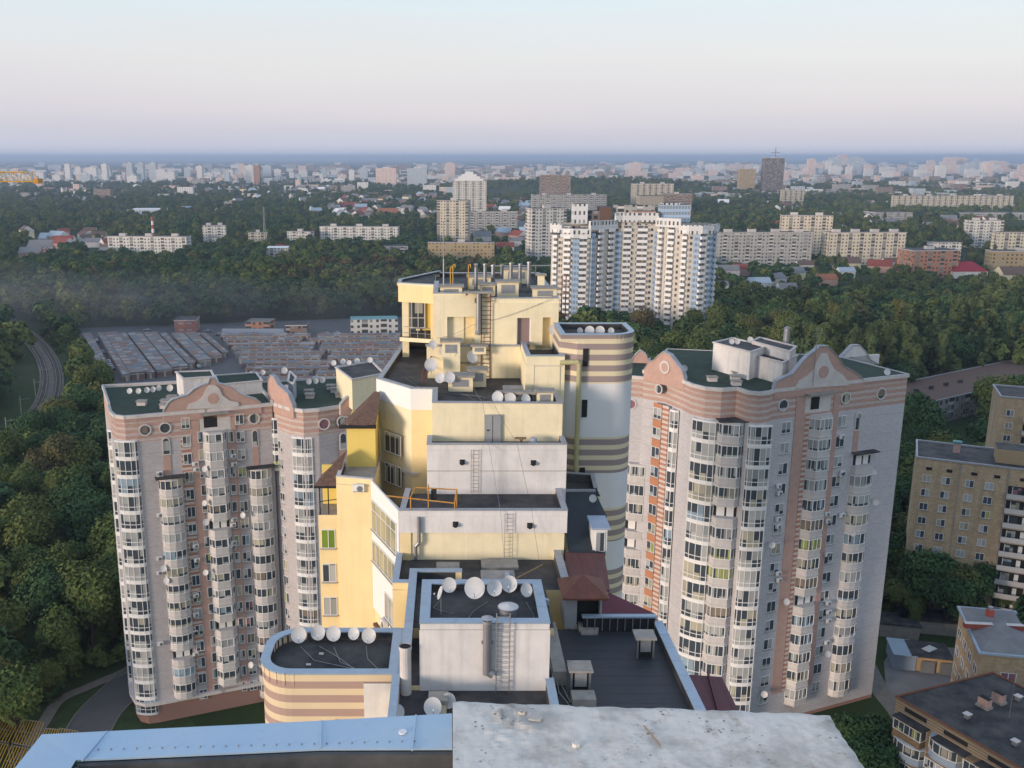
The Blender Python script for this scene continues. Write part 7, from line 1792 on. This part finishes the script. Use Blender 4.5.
wo = link(bpy.data.objects.new('woodland', me)); wo['kind'] = 'stuff'; tag(wo, 'mass of dark green trees covering the middle distance and background', 'woodland')
lod = [crown_mesh(11 + i, 420, *q) for i, q in enumerate(((4.6, 4.4, .78, 'leaf_dark'), (4.2, 4.9, .78, 'leaf_mid'), (5.2, 4.2, .80, 'leaf_dark'), (3.8, 4.0, .72, 'leaf_mid'), (4.6, 4.6, .78, 'leaf_rust')))] + [crown_mesh(16, 420, 1.7, 8.0, .6, 'leaf_poplar', 16, True)]
ng = bpy.data.node_groups.new('woodland', 'GeometryNodeTree')
ng.interface.new_socket('Geometry', in_out='INPUT', socket_type='NodeSocketGeometry'); ng.interface.new_socket('Geometry', in_out='OUTPUT', socket_type='NodeSocketGeometry')
gi_ = ng.nodes.new('NodeGroupInput'); go = ng.nodes.new('NodeGroupOutput'); jn = ng.nodes.new('GeometryNodeJoinGeometry')
def attr(nm_, ty):
    a = ng.nodes.new('GeometryNodeInputNamedAttribute'); a.data_type = ty; a.inputs['Name'].default_value = nm_; return a
aS, aR, aV = attr('scl', 'FLOAT'), attr('rot', 'FLOAT'), attr('var', 'INT')
cx_ = ng.nodes.new('ShaderNodeCombineXYZ'); ng.links.new(aR.outputs[0], cx_.inputs[2])
keepers = []
for i, m_ in enumerate(lod):
    ob = bpy.data.objects.new('woodland_crown', m_); keepers.append(ob)
    oi = ng.nodes.new('GeometryNodeObjectInfo'); oi.inputs['Object'].default_value = ob
    cp = ng.nodes.new('FunctionNodeCompare'); cp.data_type = 'INT'; cp.operation = 'EQUAL'; ng.links.new(aV.outputs[0], cp.inputs['A'] if False else cp.inputs[2]); cp.inputs[3].default_value = i
    ip = ng.nodes.new('GeometryNodeInstanceOnPoints'); ng.links.new(gi_.outputs[0], ip.inputs['Points']); ng.links.new(cp.outputs[0], ip.inputs['Selection']); ng.links.new(oi.outputs['Geometry'], ip.inputs['Instance'])
    ng.links.new(cx_.outputs[0], ip.inputs['Rotation']); ng.links.new(aS.outputs[0], ip.inputs['Scale']); ng.links.new(ip.outputs[0], jn.inputs[0])
ng.links.new(jn.outputs[0], go.inputs[0])
md = wo.modifiers.new('woodland', 'NODES'); md.node_group = ng
print('TREES', len(trees), len(near), len(rest))
# ================================================================== camera, light, air
cam = bpy.data.cameras.new('camera'); co = link(bpy.data.objects.new('camera', cam))
co.location = (0, 0, H); co.rotation_euler = (rad(90) - PITCH, 0, 0)
cam.sensor_width = 36; cam.lens = F / 1024 * 36; cam.shift_x = (512 - PX0) / 1024; cam.clip_start = .1; cam.clip_end = 90000
SC.camera = co
SAZ, SEL = rad(232), rad(5.5)    # compass bearing of the sun (clockwise from +Y), height
sd = Vector((math.sin(SAZ) * math.cos(SEL), math.cos(SAZ) * math.cos(SEL), math.sin(SEL)))
sun = bpy.data.lights.new('sun', 'SUN'); sun.energy = 2.1; sun.angle = rad(14); sun.color = (1, .80, .64)
so = link(bpy.data.objects.new('sun', sun)); so.location = (0, 0, 200); so.rotation_euler = sd.to_track_quat('Z', 'Y').to_euler()
w = bpy.data.worlds.new('World'); SC.world = w; w.use_nodes = True
nt = w.node_tree; bg = nt.nodes['Background']
sky = nt.nodes.new('ShaderNodeTexSky'); sky.sky_type = 'NISHITA'; sky.sun_disc = False; sky.sun_elevation = SEL; sky.sun_rotation = SAZ
sky.air_density = 1.0; sky.dust_density = 1.0; sky.ozone_density = 1.5; sky.altitude = 100
# evening colours near the horizon and thin high veil, by direction only
tc = nt.nodes.new('ShaderNodeTexCoord'); sp = nt.nodes.new('ShaderNodeSeparateXYZ'); nt.links.new(tc.outputs['Generated'], sp.inputs[0])
mp = nt.nodes.new('ShaderNodeMapping'); mp.inputs['Scale'].default_value = (1.2, 1.2, 14); nt.links.new(tc.outputs['Generated'], mp.inputs[0])
nz = nt.nodes.new('ShaderNodeTexNoise'); nz.inputs['Scale'].default_value = 1.3; nz.inputs['Detail'].default_value = 5; nt.links.new(mp.outputs[0], nz.inputs[0])
ad = nt.nodes.new('ShaderNodeMath'); ad.operation = 'MULTIPLY_ADD'; nt.links.new(nz.outputs[0], ad.inputs[0]); ad.inputs[1].default_value = .085; nt.links.new(sp.outputs[2], ad.inputs[2])
ad2 = nt.nodes.new('ShaderNodeMath'); ad2.operation = 'SUBTRACT'; nt.links.new(ad.outputs[0], ad2.inputs[0]); ad2.inputs[1].default_value = .042
cr = nt.nodes.new('ShaderNodeValToRGB'); nt.links.new(ad2.outputs[0], cr.inputs[0])
def lin(c): return tuple((v / 255 / 12.92 if v / 255 <= .04045 else ((v / 255 + .055) / 1.055) ** 2.4) for v in c) + (1,)
RAMP = [(-.02, (178, 186, 202)), (.004, (184, 188, 205)), (.03, (181, 180, 195)), (.062, (192, 187, 196)), (.10, (199, 196, 199)), (.14, (194, 202, 207)), (.20, (186, 201, 212)), (.5, (178, 190, 208)), (1, (156, 174, 202))]
el = cr.color_ramp.elements
el[0].position = 0; el[0].color = lin(RAMP[1][1]); el[1].position = RAMP[2][0]; el[1].color = lin(RAMP[2][1])
for p_, c_ in RAMP[3:]:
    x = el.new(p_); x.color = lin(c_)
SKYMIX = .80
mx = nt.nodes.new('ShaderNodeMix'); mx.data_type = 'RGBA'; mx.inputs[0].default_value = SKYMIX
gain = nt.nodes.new('ShaderNodeMix'); gain.data_type = 'RGBA'; gain.blend_type = 'MULTIPLY'; gain.inputs[0].default_value = 1
bgs = .11
nt.links.new(cr.outputs[0], gain.inputs[6]); gain.inputs[7].default_value = (.93 / bgs, .93 / bgs, .93 / bgs, 1)
nt.links.new(sky.outputs[0], mx.inputs[6]); nt.links.new(gain.outputs[2], mx.inputs[7])
nt.links.new(mx.outputs[2], bg.inputs[0]); bg.inputs[1].default_value = bgs
# haze
def volume(name, mb, dens, col, aniso=.2):
    o = mb.build(name, None); me = o.data
    m_ = bpy.data.materials.new(name); m_.use_nodes = True; t = m_.node_tree; t.nodes.clear()
    out = t.nodes.new('ShaderNodeOutputMaterial'); pv = t.nodes.new('ShaderNodeVolumePrincipled')
    pv.inputs['Density'].default_value = dens; pv.inputs['Color'].default_value = (*col, 1); pv.inputs['Anisotropy'].default_value = aniso
    t.links.new(pv.outputs[0], out.inputs['Volume']); me.materials.clear(); me.materials.append(m_); return struct(o, 'stuff')
hz = MB(); hz.box(-26000, 30000, -300, 42000, -2, 130, 'concrete')
volume('haze', hz, 1.15e-4, (.60, .74, .97))
def ball(cx, cy, cz, rx, ry, rz_, n=16):
    mb = MB(); 
    for i in range(n):
        for j in range(8):
            def p(a, b_): 
                th = 2 * math.pi * a / n; ph = math.pi * b_ / 8
                return (cx + rx * math.sin(ph) * math.cos(th), cy + ry * math.sin(ph) * math.sin(th), cz + rz_ * math.cos(ph))
            if j == 0: mb.face([p(i, 0), p(i, 1), p(i + 1, 1)], 'concrete')
            elif j == 7: mb.face([p(i, 7), p(i, 8), p(i + 1, 7)], 'concrete')
            else: mb.face([p(i, j), p(i, j + 1), p(i + 1, j + 1), p(i + 1, j)], 'concrete')
    return mb
if not globals().get('NOSMOKE'):
    rq = random.Random(9)
    for i in range(9):
        t = i / 8; volume('smoke', ball(-260 + 240 * t, 505 + rq.uniform(-20, 25), rq.uniform(6, 14), rq.uniform(34, 60), rq.uniform(26, 45), rq.uniform(16, 26)), .0011 if i < 5 else .0006, (.84, .82, .94))
SC.render.engine = 'CYCLES'
SC.view_settings.view_transform = 'Standard'; SC.view_settings.look = 'None'; SC.view_settings.gamma = 1; SC.view_settings.exposure = .80
SC.view_settings.use_curve_mapping = False
c_ = SC.cycles; c_.max_bounces = 5; c_.diffuse_bounces = 3; c_.glossy_bounces = 2; c_.transmission_bounces = 1; c_.volume_bounces = 0; c_.transparent_max_bounces = 4
c_.use_denoising = True; c_.caustics_reflective = False; c_.caustics_refractive = False; c_.sample_clamp_indirect = 4
